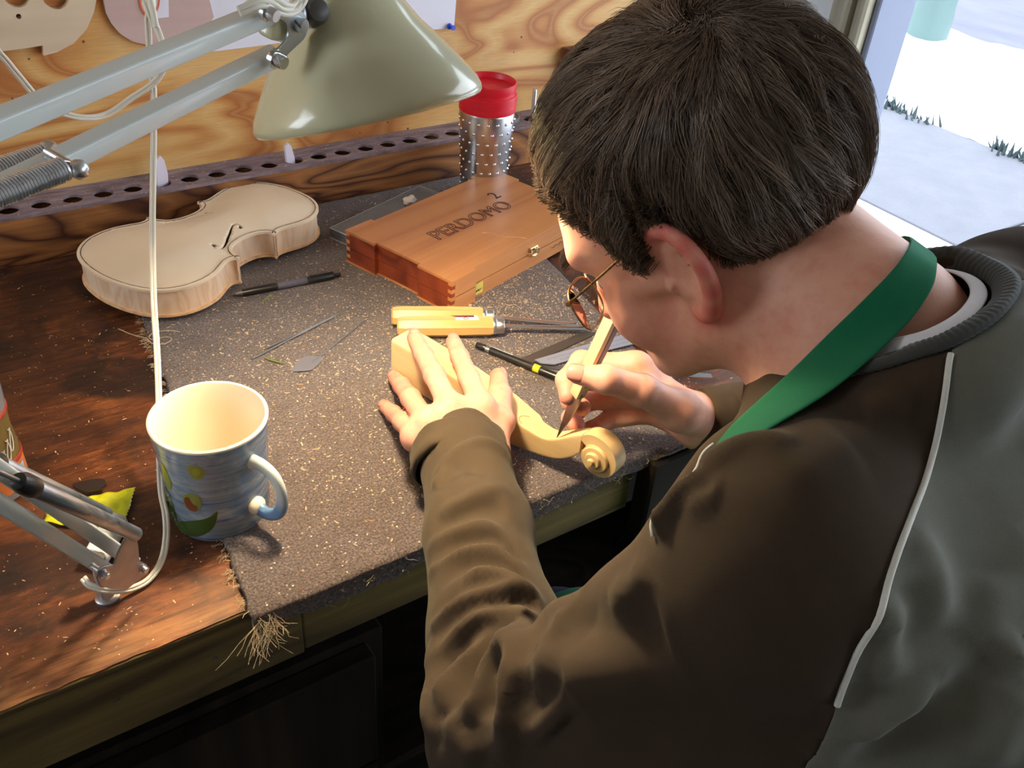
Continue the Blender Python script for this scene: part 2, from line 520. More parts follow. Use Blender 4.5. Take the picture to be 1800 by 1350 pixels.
# outdoors: snowy apron, pavement, snow bank, road
def slab(name, x0, x1, y0, y1, z0, z1, m, **k):
    return struct(box(name, x0, x1, y0, y1, z0, z1, m, None, **k))
m_conc = NT('pale concrete')
_n = m_conc.noise(m_conc.coord(), 7., 6, .6); _f = m_conc.noise(m_conc.coord(), 120., 3, .6)
m_conc.P(Base_Color=m_conc.mix(m_conc.math('MULTIPLY', _f, .5), m_conc.ramp(_n, [(.3, srgb(110, 111, 119)), (.7, srgb(121, 121, 129))]), srgb(92, 91, 100)), Roughness=.85)
m_conc.bump(_f, .3, .002); m_conc = m_conc.m
m_snow = NT('snow'); m_snow.P(Base_Color=(.97, .97, .98, 1), Roughness=.8, Subsurface_Weight=0.)
m_snow.bump(m_snow.noise(m_snow.coord(), 14., 5, .6), .5, .02); m_snow = m_snow.m
m_road = NT('wet asphalt'); _n = m_road.noise(m_road.coord((1, .3, 1)), 6., 6, .6)
m_road.P(Base_Color=m_road.ramp(_n, [(.3, srgb(74, 74, 92)), (.7, srgb(90, 90, 110))]), Roughness=.6); m_road = m_road.m
slab('ground_outside', 2.0, 40, -30, 40, ZF - .25, ZF - .06, m_road)
slab('door_apron', 2.10, 3.30, -6, 6, ZF - .06, ZF - .004, m_snow)
# pavement squares with open joints
pv = struct(root('pavement', (3.3, 0, ZF - .02)))
for k in range(-5, 6):
    y0 = 1.66 + k * 1.25 - 1.25
    box('paving_slab', .008, 1.10, y0 + .006, y0 + 1.244, -.05, .02, m_conc, pv, .004)
# snow bank with a lumpy near edge
gx = np.linspace(4.42, 6.0, 60); gy = np.linspace(-4, 9, 380)
GX, GY = np.meshgrid(gx, gy, indexing='ij')
from mathutils import noise as mn
hN = np.array([[mn.noise(Vector((x * 2.2, y * 2.2, 0))) * .6 + mn.noise(Vector((x * 9, y * 9, 3))) * .25 for y in gy] for x in gx])
ex = np.clip((GX - 4.42) / .22, 0, 1) * np.clip((6.0 - GX) / .3, 0, 1)
GZ = ZF - .02 + ex ** .5 * (.14 + .07 * hN)
GXd = GX + (1 - np.clip((GX - 4.42) / .3, 0, 1)) * hN * .12
far = np.clip((GX - 5.6) / .4, 0, 1)
GXd += far * np.array([mn.noise(Vector((0, y * .8, 7))) * .35 for y in gy])[None]
V = np.stack([GXd, GY, GZ], -1).reshape(-1, 3)
ny = len(gy)
Fc = [(i * ny + j, (i + 1) * ny + j, (i + 1) * ny + j + 1, i * ny + j + 1) for i in range(len(gx) - 1) for j in range(ny - 1)]
o = pyd('snow_bank', V, Fc, m_snow, None, True)
tag(o, 'thick bright white bank of snow between pavement and road', 'snow', kind='stuff')
# frozen tufts along the near edge of the bank
m_tuft = plain('dark frozen grass', srgb(60, 74, 76), .9)
V = []; Fc = []
for k in range(900):
    y = rng.uniform(-1, 5); c = mn.noise(Vector((0, y * 3.1, 1)))
    if c < rng.uniform(-.25, .35): continue
    x = 4.40 + rng.normal(0, .03); h = rng.uniform(.02, .07); s = rng.uniform(.004, .012)
    b = len(V); dx, dy = rng.normal(0, .02, 2)
    V += [(x - s, y - s, ZF - .01), (x + s, y - s, ZF - .01), (x, y + s, ZF - .01), (x + dx, y + dy, ZF + h)]
    Fc += [(b, b + 1, b + 3), (b + 1, b + 2, b + 3), (b + 2, b, b + 3), (b, b + 2, b + 1)]
tag(pyd('grass_edge', V, Fc, m_tuft), 'dark frozen grass tufts along the near edge of the snow bank', 'grass', kind='stuff')
m_pole = plain('pale green paint', srgb(88, 110, 108), .5, bump=.3, bscale=8)
bp = np.array([5.35, 3.36])
t = root('street_pole', (bp[0], bp[1], ZF), label='pale green round pole standing in the snow by the road', cat='pole')
lathe('pole_shaft', [(.0, 0), (.135, 0), (.13, .25), (.122, .3), (.115, 3.6), (0, 3.6)], m_pole, t, 32)
lathe('pole_collar', [(.118, .62), (.126, .62), (.126, .66), (.118, .66)], m_pole, t, 32)

# ------------------------------------------------------------------ workbench
YB, YR = .56, 1.27
wb = root('workbench', (0, YB, 0), label='long worn wooden workbench with a weathered front edge board', cat='workbench')
def wbox(name, x0, x1, y0, y1, z0, z1, m, bev=0., parent=None, **k):
    return box(name, x0, x1, y0 - YB, y1 - YB, z0, z1, m, parent or wb, bev, **k)
# top with a chewed notch and chipped front edge
n = 260
xs = np.linspace(-1.1, 1.15, n)
fy = []
for x in xs:
    d = .0016 * mn.noise(Vector((x * 60, 0, 0))) + .0012 * mn.noise(Vector((x * 17, 4, 0)))
    if .1955 < x < .2245: d += .013
    fy.append(d)
poly = [(x, f) for x, f in zip(xs, fy)] + [(1.15, YR + .066 - YB), (-1.1, YR + .066 - YB)]
bt = prism('bench_top', poly, -.028, 0., m_bench, wb, 30)
xs2 = np.linspace(-1.1, .60, 40)
# front edge boards: a long pale one and, past the joint, a dark vice jaw set lower
ap = wbox('edge_board', -1.1, .2, YB + .001, YB + .03, -.092, -.0285, m_edge, .0015)
wbox('edge_board', .2004, .60, YB + .001, YB + .03, -.088, -.0285, m_edge, .0015)
wbox('edge_board', -1.1, .1955, YB - .001, YB + .012, -.030, -.0015, m_edge, .001)
wbox('edge_board', .2245, .60, YB - .001, YB + .012, -.030, -.0015, m_edge, .001)
wbox('vice_jaw', .603, .74, YB - .028, YB + .0, -.125, -.004, m_dark_wood, .003)
wbox('rail', -1.1, 1.15, YB + .06, YB + .10, -.16, -.0285, m_dark_wood, .002)
for x in (.78, 1.08, -1.02):
    wbox('leg', x, x + .07, YB + .04, YB + .11, ZF, -.16, m_dark_wood, .003)
    wbox('leg', x, x + .07, YR - .07, YR, ZF, -.0285, m_dark_wood, .003)
wbox('shade_back_panel', .31, 1.12, YR - .02, YR - .005, ZF + .01, -.0285, m_dark_wood)  # dark backing added so the space under the bench stays black
wbox('shade_side_panel', 1.125, 1.14, YB + .12, YR - .08, ZF + .01, -.0285, m_dark_wood)  # added out of view to block the doorway light
wbox('shade_shelf', .32, 1.10, YB + .16, YR - .08, -.66, -.64, m_dark_wood, .002)  # dark shelf added to deepen the shade under the bench
# nail heads in the edge board
for (px, py) in ((337, 1157), (186, 1195)):
    p = hit(px, py, -.05); x = p[0] * (YB / p[1]) if False else None
for x, z in ((.118, -.045), (.033, -.045)):
    lathe('nail_head', [(0, 0), (.0022, .0), (.0022, .0006), (0, .0006)], m_dsteel, wb, 12, axis=(0, -1, 0), org=(x, .001, z))
# ------------------------------------------------------------------ drawer cabinet under the bench
cb = root('drawer_cabinet', (-.2, YB + .02, ZF), label='dark wooden drawer cabinet under the bench with curved metal pulls', cat='cabinet')
def cbox(name, x0, x1, y0, y1, z0, z1, m, bev=.002, parent=None):
    return box(name, x0 + .2, x1 + .2, y0 - YB - .02, y1 - YB - .02, z0 - ZF, z1 - ZF, m, parent or cb, bev)
cbox('carcass', -.95, .305, YB + .045, YR, ZF, -.165, m_dark_wood)
pulls = []
for (x0, x1) in ((-.40, .285), (-.93, -.42)):
    z = -.175
    for h in (.20, .24, .26):
        d = cbox('drawer', x0, x1, YB + .02, YB + .045, z - h + .008, z, m_dark_wood, .003)
        xc = (x0 + x1) / 2 + (.02 if x0 > -.41 else 0); zc = z - h * .42
        P = [(xc + .2 + .07 * s, -.002 - .03 * (1 - s * s) ** .7, zc - ZF - .012 * (1 - s * s)) for s in np.linspace(-1, 1, 17)]
        R = [.0035 + .0022 * (1 - abs(s)) for s in np.linspace(-1, 1, 17)]
        tube('handle', P, R, m_chrome, d, 10)
        z -= h
# ------------------------------------------------------------------ tool rack along the wall
rk = root('tool_rack', (0, YR, 0), label='long stained board rack with a row of round holes along the wall', cat='tool rack')
hx = [.113 + .0402 * i for i in range(-24, 26)]
m_grey = NT('grey dusty rack top'); _v = m_grey.noise(m_grey.coord((4, 20, 4)), 6., 5, .65)
m_grey.P(Base_Color=m_grey.ramp(_v, [(.3, srgb(98, 80, 82)), (.55, srgb(134, 116, 122)), (.8, srgb(168, 146, 140))]), Roughness=.7); m_grey.bump(_v, .3, .001); m_grey = m_grey.m
box('front_board', -1.1, 1.2, 0, .012, 0, .0655, m_rackw, rk, .001)
box('back_board', -1.1, 1.2, .052, .0655, 0, .0655, m_rackw, rk, .001)
# top board with real holes: quads around each hole
bm = bmesh.new()
zt, zb, hr = .070, .0657, .0136
K = 16
xb = [hx[0] - .0201] + [(a + b) / 2 for a, b in zip(hx[:-1], hx[1:])] + [hx[-1] + .0201]
for i, cx in enumerate(hx):
    x0, x1 = xb[i], xb[i + 1]
    if cx > 1.17: break
    cy = .026
    ring, out = [], []
    for k in range(K):
        a = 2 * math.pi * (k + .5) / K
        c, s = math.cos(a), math.sin(a)
        t_ = min(((x1 - cx) if c > 0 else (cx - x0)) / abs(c) if abs(c) > 1e-6 else 9, ((.0655 - cy) if s > 0 else cy) / abs(s) if abs(s) > 1e-6 else 9)
        ring.append((cx + hr * c, cy + hr * s)); out.append((cx + t_ * c, cy + t_ * s))
    lay = {}
    for z in (zt, zb):
        lay[z] = ([bm.verts.new((*p, z)) for p in ring], [bm.verts.new((*p, z)) for p in out])
    for k in range(K):
        k2 = (k + 1) % K
        R1, O1 = lay[zt]; R2, O2 = lay[zb]
        bm.faces.new((R1[k], R1[k2], O1[k2], O1[k])); bm.faces.new((R2[k2], R2[k], O2[k], O2[k2]))
        bm.faces.new((R1[k2], R1[k], R2[k], R2[k2])); bm.faces.new((O1[k], O1[k2], O2[k2], O2[k]))
    vt_, vb_ = [], []
    for sx in (0, 1):
        for sy in (0, 1):
            q = (x1 if sx else x0, .0655 if sy else 0.)
            for k in range(K):
                A_, B_ = out[k], out[(k + 1) % K]
                onx = lambda p: abs(p[0] - q[0]) < 1e-7
                ony = lambda p: abs(p[1] - q[1]) < 1e-7
                if (onx(A_) and ony(B_)) or (ony(A_) and onx(B_)):
                    for z in (zt, zb):
                        v = bm.verts.new((*q, z)); O = lay[z][1]
                        bm.faces.new((O[k], O[(k + 1) % K], v))
                        (vt_ if z == zt else vb_).append(v)
                    O1, O2 = lay[zt][1], lay[zb][1]; k2 = (k + 1) % K
                    bm.faces.new((O1[k], vt_[-1], vb_[-1], O2[k])); bm.faces.new((vt_[-1], O1[k2], O2[k2], vb_[-1]))
bmo('top_board', bm, m_grey, rk, False)
box('shelf_board', -1.1, 1.2, .012, .052, .0, .012, m_rackw, rk)

# pale plastic sticks standing in two of the holes
m_plast = plain('milky plastic', srgb(224, 214, 226), .35, Subsurface_Weight=.2, Subsurface_Scale=.003)
for k, (i, wd, hh, lean, lb) in enumerate(((5, .0085, .098, .1, 'white plastic blade standing in a rack hole beside the hanging cord'),
                                         (10, .0075, .088, -.05, 'white plastic blade standing in a rack hole under the lamp shade'))):
    t = root('plastic_strip', (.113 + .0402 * i - .004, YR + .026, .012), label=lb, cat='plastic strip', rot=(0, lean, .3))
    pr = [(-wd, 0), (wd, 0), (wd, hh * .72), (wd * .5, hh * .92), (-wd * .1, hh), (-wd, hh * .95)]
    o = prism('strip_body', pr, -.002, .002, m_plast, t)
    xform(o, basis_m((1, 0, 0), (0, 0, 1), (0, -1, 0)))
MZ = .007
# ------------------------------------------------------------------ rug mat on the bench
def mat_xy(u, v):
    xl = .150 + (1 - v) * .080
    xr = .700 + (1 - v) * .105
    return xl + (xr - xl) * u, 1.262 + (.552 - 1.262) * v
nu, nv, ne = 150, 170, 9
rows = []
for j in range(nv + 1):
    rows.append([(*mat_xy(i / nu, j / nv), MZ) for i in range(nu + 1)])
for e in range(1, ne + 1):
    a = e / ne; r = []
    for i in range(nu + 1):
        x, y = mat_xy(i / nu, 1.)
        lie = 1. if x < .60 else max(0., 1 - (x - .60) / .02)      # past the vice jaw it lies flat
        down = .022 + .004 * math.sin(x * 31) + .003 * mn.noise(Vector((x * 40, 0, 2)))
        dz = -down * max(0., a - .25) / .75 if a > .25 else 0
        dy = -.008 * min(1, a / .35)
        r.append((x, y + dy * lie - (1 - lie) * .018 * a, MZ + (dz - .001 * a) * lie))
    rows.append(r)
V = []
for j, r in enumerate(rows):
    for i, (x, y, z) in enumerate(r):
        ed = min(i, nu - i)
        jx = .0022 * mn.noise(Vector((y * 55, i and 9, 0))) if ed == 0 else 0
        bz = .0006 * mn.noise(Vector((x * 160, y * 160, 0))) + .0007 * mn.noise(Vector((x * 40, y * 40, 5)))
        V.append((x + jx, y, z + bz - (.003 if ed == 0 else 0)))
w = nu + 1; nr = len(rows)
Fc = [(j * w + i, (j + 1) * w + i, (j + 1) * w + i + 1, j * w + i + 1) for j in range(nr - 1) for i in range(nu)]
rug = pyd('rug_mat', V, Fc, m_mat, None, True)
md = rug.modifiers.new('s', 'SOLIDIFY'); md.thickness = .0055; md.offset = -1
tag(rug, 'grey brown felted rug mat with frayed edges covering the bench', 'mat')
# frayed threads along the edges
m_thread = plain('pale thread', srgb(196, 172, 138), .9)
VV, FF = [], []
def add_geo(V, F):
    b = len(VV)
    VV.extend(V); FF.extend([tuple(i + b for i in f) for f in F])
for k in range(420):
    t_ = rng.uniform()
    if k < 300:
        v = rng.uniform(.1, 1.0); x, y = mat_xy(0, v); d = np.array([-1, rng.normal(0, .8)])
    elif k < 360:
        x, y = mat_xy(rng.uniform(0, .04), 1.); y -= .008; d = np.array([rng.normal(-.3, .7), -1])
    else:
        x, y = mat_xy(rng.uniform(.1, 1), 1.); y -= .009; d = np.array([rng.normal(0, .8), -.4])
    L = rng.uniform(.003, .012) * (2.2 if 300 <= k < 360 else 1)
    z0 = .004 if k < 300 else rng.uniform(-.018, .004)
    P = [(x + rng.normal(0, .0012) + d[0] * L * s + rng.normal(0, .0008), y + d[1] * L * s + rng.normal(0, .0008), max(z0, .0008) + .001 * math.sin(3 * s) if k < 300 else z0 - L * .5 * s) for s in np.linspace(0, 1, 5)]
    V, F = tube_geo(P, rng.uniform(.00018, .00035), 3, False)
    add_geo(V.tolist(), F)
fr = pyd('fringe', VV, FF, m_thread, rug, True); fr['kind'] = 'stuff'
# wood dust and shavings
m_chip = NT('pale wood shavings'); _o = m_chip.n('ShaderNodeObjectInfo'); _g = m_chip.n('ShaderNodeNewGeometry').outputs['Random Per Island']
m_chip.P(Base_Color=m_chip.ramp(_g, [(0, srgb(214, 176, 132)), (.5, srgb(240, 214, 172)), (1, srgb(190, 146, 104))]), Roughness=.8); m_chip = m_chip.m
VV, FF = [], []
def chip(x, y, z, L, w, a, curl=0.):
    c, s = math.cos(a), math.sin(a); b = len(VV); t = .0003
    for q in (-1, 0, 1):
        for ss in (-1, 1):
            lx, ly = q * L, ss * w * (1 - .4 * abs(q))
            VV.append((x + lx * c - ly * s, y + lx * s + ly * c, z + t + curl * q * q))
    FF.extend([(b, b + 2, b + 3, b + 1), (b + 2, b + 4, b + 5, b + 3)])
    b2 = len(VV)
    VV.append((x, y, z - t * .2)); FF.extend([(b, b + 1, b2), (b + 4, b2, b + 5)])
blobs = [(.66, .93, .10, .09, 3.2), (.56, .78, .06, .06, 1.1), (.42, .95, .12, .10, 2.0), (.60, .87, .06, .03, 1.4), (.40, .72, .12, .12, .9), (.72, .80, .06, .10, 1.6), (.36, .84, .10, .12, 1.2)]
tw = sum(b[4] for b in blobs)
cnt = 0
while cnt < 5200:
    if rng.uniform() < .25:
        u, v = rng.uniform(.02, .98), rng.uniform(0, 1.); x, y = mat_xy(u, v)
    else:
        b = blobs[rng.choice(len(blobs), p=[q[4] / tw for q in blobs])]
        x, y = rng.normal(b[0], b[2]), rng.normal(b[1], b[3])
    if not (.556 < y < 1.255) or x < .24 - (y - .56) * .1 or x > .79 - (y - .56) * .14: continue
    cnt += 1
    big = rng.uniform() ** 5
    L = .0005 + .0028 * big; chip(x, y, MZ + .0006, L, .0004 + .0006 * rng.uniform(), rng.uniform(0, 6.3), .0008 * rng.uniform() * (big > .3))
for k in range(1100):
    x = rng.uniform(-.25, .26) if k % 4 else rng.uniform(.72, .95); y = rng.uniform(.565, 1.262)
    if x > .16 + (1.26 - y) * .1 and x < .7: continue
    L = .0004 + .0022 * rng.uniform() ** 4; chip(x, y, .0003, L, .0004 + .0004 * rng.uniform(), rng.uniform(0, 6.3))
for k in range(500):
    x = rng.uniform(-.2, 1.1); L = .0005 + .002 * rng.uniform() ** 3
    y = YR + rng.uniform(.002, .063)
    if min(abs(x - h) for h in hx) < .013 and abs(y - YR - .026) < .013: continue
    chip(x, y, .0703, L, .0005, rng.uniform(0, 6.3))
tag(pyd('wood_shavings', VV, FF, m_chip), 'pale wood shavings and dust sprinkled over mat, bench and rack', 'shavings', kind='stuff')

# ------------------------------------------------------------------ violin body
SC = .945
half_low = [(0, 0), (.6, 14), (3, 33), (8, 53), (17, 73), (32, 89), (52, 100), (75, 104), (98, 101.5), (116, 94.5), (130, 88), (139, 87), (145, 89.5), (147.5, 93)]
half_c = [(150.5, 91.5), (151.5, 85), (155, 75), (162, 65), (173, 58.5), (187, 55.5), (200, 55), (212, 57), (221, 61), (227.5, 67), (230, 73.5), (228.5, 78.5)]
half_up = [(231.5, 79.5), (236.5, 76), (244, 74.5), (256, 76.5), (272, 81), (290, 84), (308, 82), (325, 74.5), (338, 63), (348, 47), (353.5, 30), (355.6, 13), (356, 0)]
def half_outline():
    a = spline(half_low, 60); b = spline(half_c, 44); c = spline(half_up, 56)
    return np.vstack([a, b, c]) * SC / 1000.
HO = half_outline()
full = np.vstack([HO, (HO * [1, -1])[::-1][1:-1]])
def inset(P, d):
    # move each outline point inwards along its normal (closed curve, counter-clockwise or not)
    T = np.roll(P, -1, 0) - np.roll(P, 1, 0); T /= np.linalg.norm(T, axis=1)[:, None] + 1e-12
    N = np.stack([T[:, 1], -T[:, 0]], -1)
    area_ = .5 * np.sum(P[:, 0] * np.roll(P[:, 1], -1) - np.roll(P[:, 0], -1) * P[:, 1])
    if area_ > 0: N = -N
    return P + N * d
def dist_poly(Q, P):
    A, B = P, np.roll(P, -1, 0)
    d = np.full(len(Q), 9.)
    for a, b in zip(A, B):
        ab = b - a; t = np.clip(((Q - a) @ ab) / (ab @ ab + 1e-15), 0, 1)
        d = np.minimum(d, np.linalg.norm(Q - a - t[:, None] * ab, axis=1))
    return d
def arch_h(Q, H):
    d = dist_poly(Q, full)
    x = Q[:, 0] / (.356 * SC)
    e = 1 - np.exp(-(np.maximum(d - .007, 0) / .030) ** 1.5)
    lip = np.clip(d / .0025, 0, 1) ** .5 * .0010 - .0012 * np.exp(-((d - .0075) / .004) ** 2)
    return H * e * (1 - .35 * np.abs(2 * x - 1) ** 3) + lip
def plate(name, H, z0, th, sign, m, parent):
    # section rows by triangulating outline + inner grid points
    from mathutils.geometry import delaunay_2d_cdt
    pts = [Vector(p) for p in full]
    nb = len(pts)
    ins = inset(full, .0024)
    pts += [Vector(p) for p in ins if True]
    g = .004
    gx_ = np.arange(g, .356 * SC, g)
    grid = np.array([(x, y) for x in gx_ for y in np.arange(-.1, .1001, g)])
    # keep those inside
    inside = np.zeros(len(grid), bool)
    A, B = full, np.roll(full, -1, 0)
    for a, b in zip(A, B):
        c = ((a[1] > grid[:, 1]) != (b[1] > grid[:, 1]))
        xi = (b[0] - a[0]) * (grid[:, 1] - a[1]) / (b[1] - a[1] + 1e-15) + a[0]
        inside ^= c & (grid[:, 0] < xi)
    grid = grid[inside]; dd = dist_poly(grid, full); grid = grid[dd > .005]
    pts += [Vector(p) for p in grid]
    res = delaunay_2d_cdt(pts, [(i, (i + 1) % nb) for i in range(nb)], [], 1, 1e-7)
    vs = np.array([tuple(v) for v in res[0]]); tris = [tuple(t) for t in res[2]]
    h = arch_h(vs, H)
    top = np.c_[vs, z0 + sign * (th + h)]
    bot = np.c_[vs, z0 + sign * np.maximum(h - .0005, 0)]
    n = len(vs)
    F = [t for t in tris] + [tuple(i + n for i in t[::-1]) for t in tris]
    ec = {}
    for t in tris:
        for k in range(len(t)):
            e = (t[k], t[(k + 1) % len(t)])
            ec[tuple(sorted(e))] = ec.get(tuple(sorted(e)), []) + [e]
    for k, e in ec.items():
        if len(e) == 1:
            a, b = e[0]; F.append((b, a, a + n, b + n))
    V = np.vstack([top, bot])
    bm = bmesh.new()
    bv = [bm.verts.new(v) for v in V]
    for f in F:
        try: bm.faces.new([bv[i] for i in f])
        except ValueError: pass
    for v in [v for v in bm.verts if not v.link_faces]: bm.verts.remove(v)
    return bmo(name, bm, m, parent, True, 42)
vang = math.radians(23)
_ml = np.array([.3040, 1.1465])
_vo = _ml - .147 * SC * np.array([math.cos(vang), math.sin(vang)])
vio = root('violin', (_vo[0], _vo[1], MZ), vang, label='unvarnished white violin body without a neck lying on the mat', cat='violin')
belly = plate('belly', .0125, .0455, .0035, 1, m_spruce, vio)
back = plate('back_plate', .0085, .0135, .0032, -1, m_maple, vio)
m_rib = wood('flamed maple rib', srgb(240, 214, 186), srgb(224, 184, 146), 2, 7., .25, 26., .6, .5, .12, bump=.05)
ri = inset(full, .0030); ri2 = inset(full, .0044)
k = len(ri)
V = [(*p, .0130) for p in ri] + [(*p, .0462) for p in ri] + [(*p, .0130) for p in ri2] + [(*p, .0462) for p in ri2]
F = []
for i in range(k):
    j = (i + 1) % k
    F += [(i, j, j + k, i + k), (j + 2 * k, i + 2 * k, i + 3 * k, j + 3 * k)]
pyd('ribs', V, F, m_rib, vio, True, 40)
m_purf = plain('dark purfling', srgb(84, 54, 34), .6)
pi_ = inset(full, .0044)
hp = arch_h(pi_, .0125)
pts_ = np.c_[pi_, .0455 + .0035 + hp - .0002]
tube('purfling', np.vstack([pts_, pts_[:1]]), .0008, m_purf, vio, 4)
# f-holes, cut right through the belly
fc = spline([(0, -4.6), (3.2, -6.8), (7.5, -5.4), (9.6, -1.2), (8.2, 6), (3.8, 16), (0, 26), (-4.6, 36), (-8.6, 47), (-9.2, 55), (-6.0, 60.6), (-1.2, 60.5), (.9, 57.5)], 60)
def fhole(side):
    s_ = 1 if side > 0 else -1
    c0 = np.array([.203, .031 * s_]) * [SC, SC]      # upper eye region (x axis towards the neck end)
    P = []
    for (a, b) in fc:
        # a: outward, b: down the body
        P.append((c0[0] - b * .001 * SC, c0[1] + s_ * (.0045 - a * .001 + b * .00022) * 1.))
    P = np.array(P)
    n = len(P)
    w = np.interp(np.linspace(0, 1, n), [0, .1, .35, .5, .65, .9, 1], [.0006, .0009, .0014, .0020, .0016, .0009, .0006])
    T = np.gradient(P, axis=0); T /= np.linalg.norm(T, axis=1)[:, None]
    N = np.c_[-T[:, 1], T[:, 0]]
    return np.vstack([P + N * w[:, None], (P - N * w[:, None])[::-1]]), P[0], P[-1]
for sd in (-1, 1):
    poly, e0, e1 = fhole(sd)
    cut = prism('cut', poly, .03, .08, None)
    boolean(belly, cut)
    for e, r in ((e0, .0030), (e1, .0040)):
        cut = prism('cut', [(e[0] + r * math.cos(a), e[1] + r * math.sin(a)) for a in np.linspace(0, 2 * np.pi, 20, endpoint=False)], .03, .08, None)
        boolean(belly, cut)
if not belly.data.materials: belly.data.materials.append(m_spruce)
belly.data.polygons.foreach_set('use_smooth', [True] * len(belly.data.polygons))

# ------------------------------------------------------------------ cigar box
m_box = wood('warm cedar box lid', srgb(208, 142, 86), srgb(176, 108, 62), 0, 4., .06, 9., .6, .42, .3, bump=.08)
m_box2 = wood('reddish cedar box side', srgb(158, 72, 38), srgb(104, 38, 22), 0, 4., .06, 12., .6, .42, .3, bump=.08)
m_ink = plain('burnt lettering', srgb(46, 28, 30), .8)
ba = math.radians(17.2)
bx = root('cigar_box', (.5545, .8895, MZ), ba, label='hinged cedar cigar box with branded lettering, clasp and yellow sticker', cat='box')
LX, LY = .312, .196
nx0, nx1 = .048, .262   # recessed middle of the long sides
def steps(dx, dy, e=0.):
    # outline with proud corner posts and recessed middles
    return [(-e, -e), (nx0, -e), (nx0, dy - e), (nx1, dy - e), (nx1, -e), (LX + e, -e), (LX + e, .055), (LX - dx + e, .055), (LX - dx + e, LY - .055), (LX + e, LY - .055), (LX + e, LY + e),
            (nx1, LY + e), (nx1, LY - dy + e), (nx0, LY - dy + e), (nx0, LY + e), (-e, LY + e), (-e, LY - .055), (dx - e, LY - .055), (dx - e, .06), (-e, .06)]
prism('box_lower', steps(.006, .006), .001, .0222, m_box2, bx)
prism('bottom_lip', steps(.006, .006, .0015), 0, .0022, m_box, bx)
lid = prism('lid', steps(.006, .006), .0230, .0455, m_box2, bx)
prism('lid_panel', steps(.006, .006, .0012), .0456, .0490, m_box, bx)
# finger joints at the visible corners
for i in (1, 3, 5, 7):
    z = .002 + i * .0056
    box('finger_joint', -.0004, .0062, -.0005, .0062, z, z + .0052, m_box, bx)
    box('finger_joint', -.0004, .0062, LY - .0062, LY + .0005, z, z + .0052, m_box, bx)
box('front_board', nx0 + .0004, nx1 - .0004, .0048, .0058, .0012, .0220, m_box, bx)
box('front_board', nx0 + .0004, nx1 - .0004, .0048, .0058, .0232, .0454, m_box, bx)
for x0_, x1_ in ((.0062, nx0), (nx1, LX)):
    box('corner_post', x0_, x1_, -.0008, .001, .0012, .0220, m_box, bx)
    box('corner_post', x0_, x1_, -.0008, .001, .0232, .0454, m_box, bx)
# brass clasp on the long front side
m_brass = metal('brass', (.72, .55, .28), .25)
cl = box('clasp', .168, .186, .0015, .0052, .0262, .0335, m_brass, bx, .0008)
lathe('clasp_knob', [(0, 0), (.0028, 0), (.0034, .0015), (.002, .003), (.0035, .0048), (.0028, .006), (0, .0062)], m_brass, cl, 16, axis=(0, -1, 0), org=(.177, .003, .030))
box('clasp_hook', .170, .184, .0012, .0055, .0185, .0215, m_brass, cl, .0006)
tube('clasp_arm', [(.172, .0022, .030), (.169, .0005, .026), (.171, .0002, .0215), (.178, .0005, .0195), (.184, .0015, .0205)], .0010, m_brass, cl, 8)
tube('clasp_arm', [(.182, .0022, .032), (.187, .0002, .029), (.188, .0004, .024), (.184, .001, .0205)], .0009, m_brass, cl, 8)
m_sticker = plain('yellow sticker', srgb(222, 200, 92), .6)
st_ = box('sticker', .0485, .0685, .0040, .0047, .004, .0212, m_sticker, bx)
m_pen_ink = plain('pen ink', srgb(60, 48, 30), .7)
for q, (xs_, zs_) in enumerate((([.051, .052, .0525, .0535, .055, .0555, .0565], [.015, .010, .0085, .0085, .0115, .009, .0115]), ([.0575, .058, .059, .0595, .0605, .061], [.0095, .0115, .009, .0120, .009, .0115]), ([.0615, .0625, .064, .0655], [.0095, .012, .0095, .0122]))):
    tube('handwriting', [(x, .0038, z) for x, z in zip(xs_, zs_)], .00035, m_pen_ink, st_, 4)
sc_line = [(.30, .0050, .014), (.295, .005, .016), (.29, .005, .0135), (.284, .005, .016), (.281, .005, .0125), (.272, .005, .0155), (.268, .005, .0125), (.262, .005, .0145)]
tube('handwriting', [(x - .04, .0040, z + .0005) for x, _, z in sc_line], .0004, m_pen_ink, bx, 4)
# branding burnt into the lid
def flat(ang, o): return Matrix.Translation(Vector(o)) @ Matrix.Rotation(ang, 4, 'Z')
text_mesh('branded_word', 'PERDOMO', .037, m_ink, bx, flat(math.radians(-1), (.152, .098, .0491)) @ Matrix.Diagonal((.92, 1, 1, 1)), outline=.00062, spacing=1.0)
text_mesh('branded_numeral', '2', .030, m_ink, bx, flat(0, (.238, .128, .0491)), extrude=.0002)
tube('scratch', [(.132 + .03 * t + .003 * math.sin(9 * t), .062 - .055 * t, .0491) for t in np.linspace(0, 1, 14)], .0003, m_chip, bx, 4)

# ------------------------------------------------------------------ clear plastic case
def clear_mat(name, tint, gloss, rough, haze=0.):
    t = NT(name); nt = t.t
    tr = t.n('ShaderNodeBsdfTransparent', {'Color': tint}); gs = t.n('ShaderNodeBsdfGlossy', {'Roughness': rough}); df = t.n('ShaderNodeBsdfDiffuse', {'Color': (.8, .82, .84)})
    lw = t.n('ShaderNodeLayerWeight', {'Blend': gloss})
    m1 = t.n('ShaderNodeMixShader', {'Fac': lw.outputs['Fresnel']}); nt.links.new(tr.outputs[0], m1.inputs[1]); nt.links.new(gs.outputs[0], m1.inputs[2])
    m2 = t.n('ShaderNodeMixShader', {'Fac': haze}); nt.links.new(m1.outputs[0], m2.inputs[1]); nt.links.new(df.outputs[0], m2.inputs[2])
    nt.links.new(m2.outputs[0], nt.nodes['Material Output'].inputs['Surface']); nt.nodes.remove(t.p)
    return t.m
gm = clear_mat('clear plastic', (.93, .94, .94), .35, .12, .14)
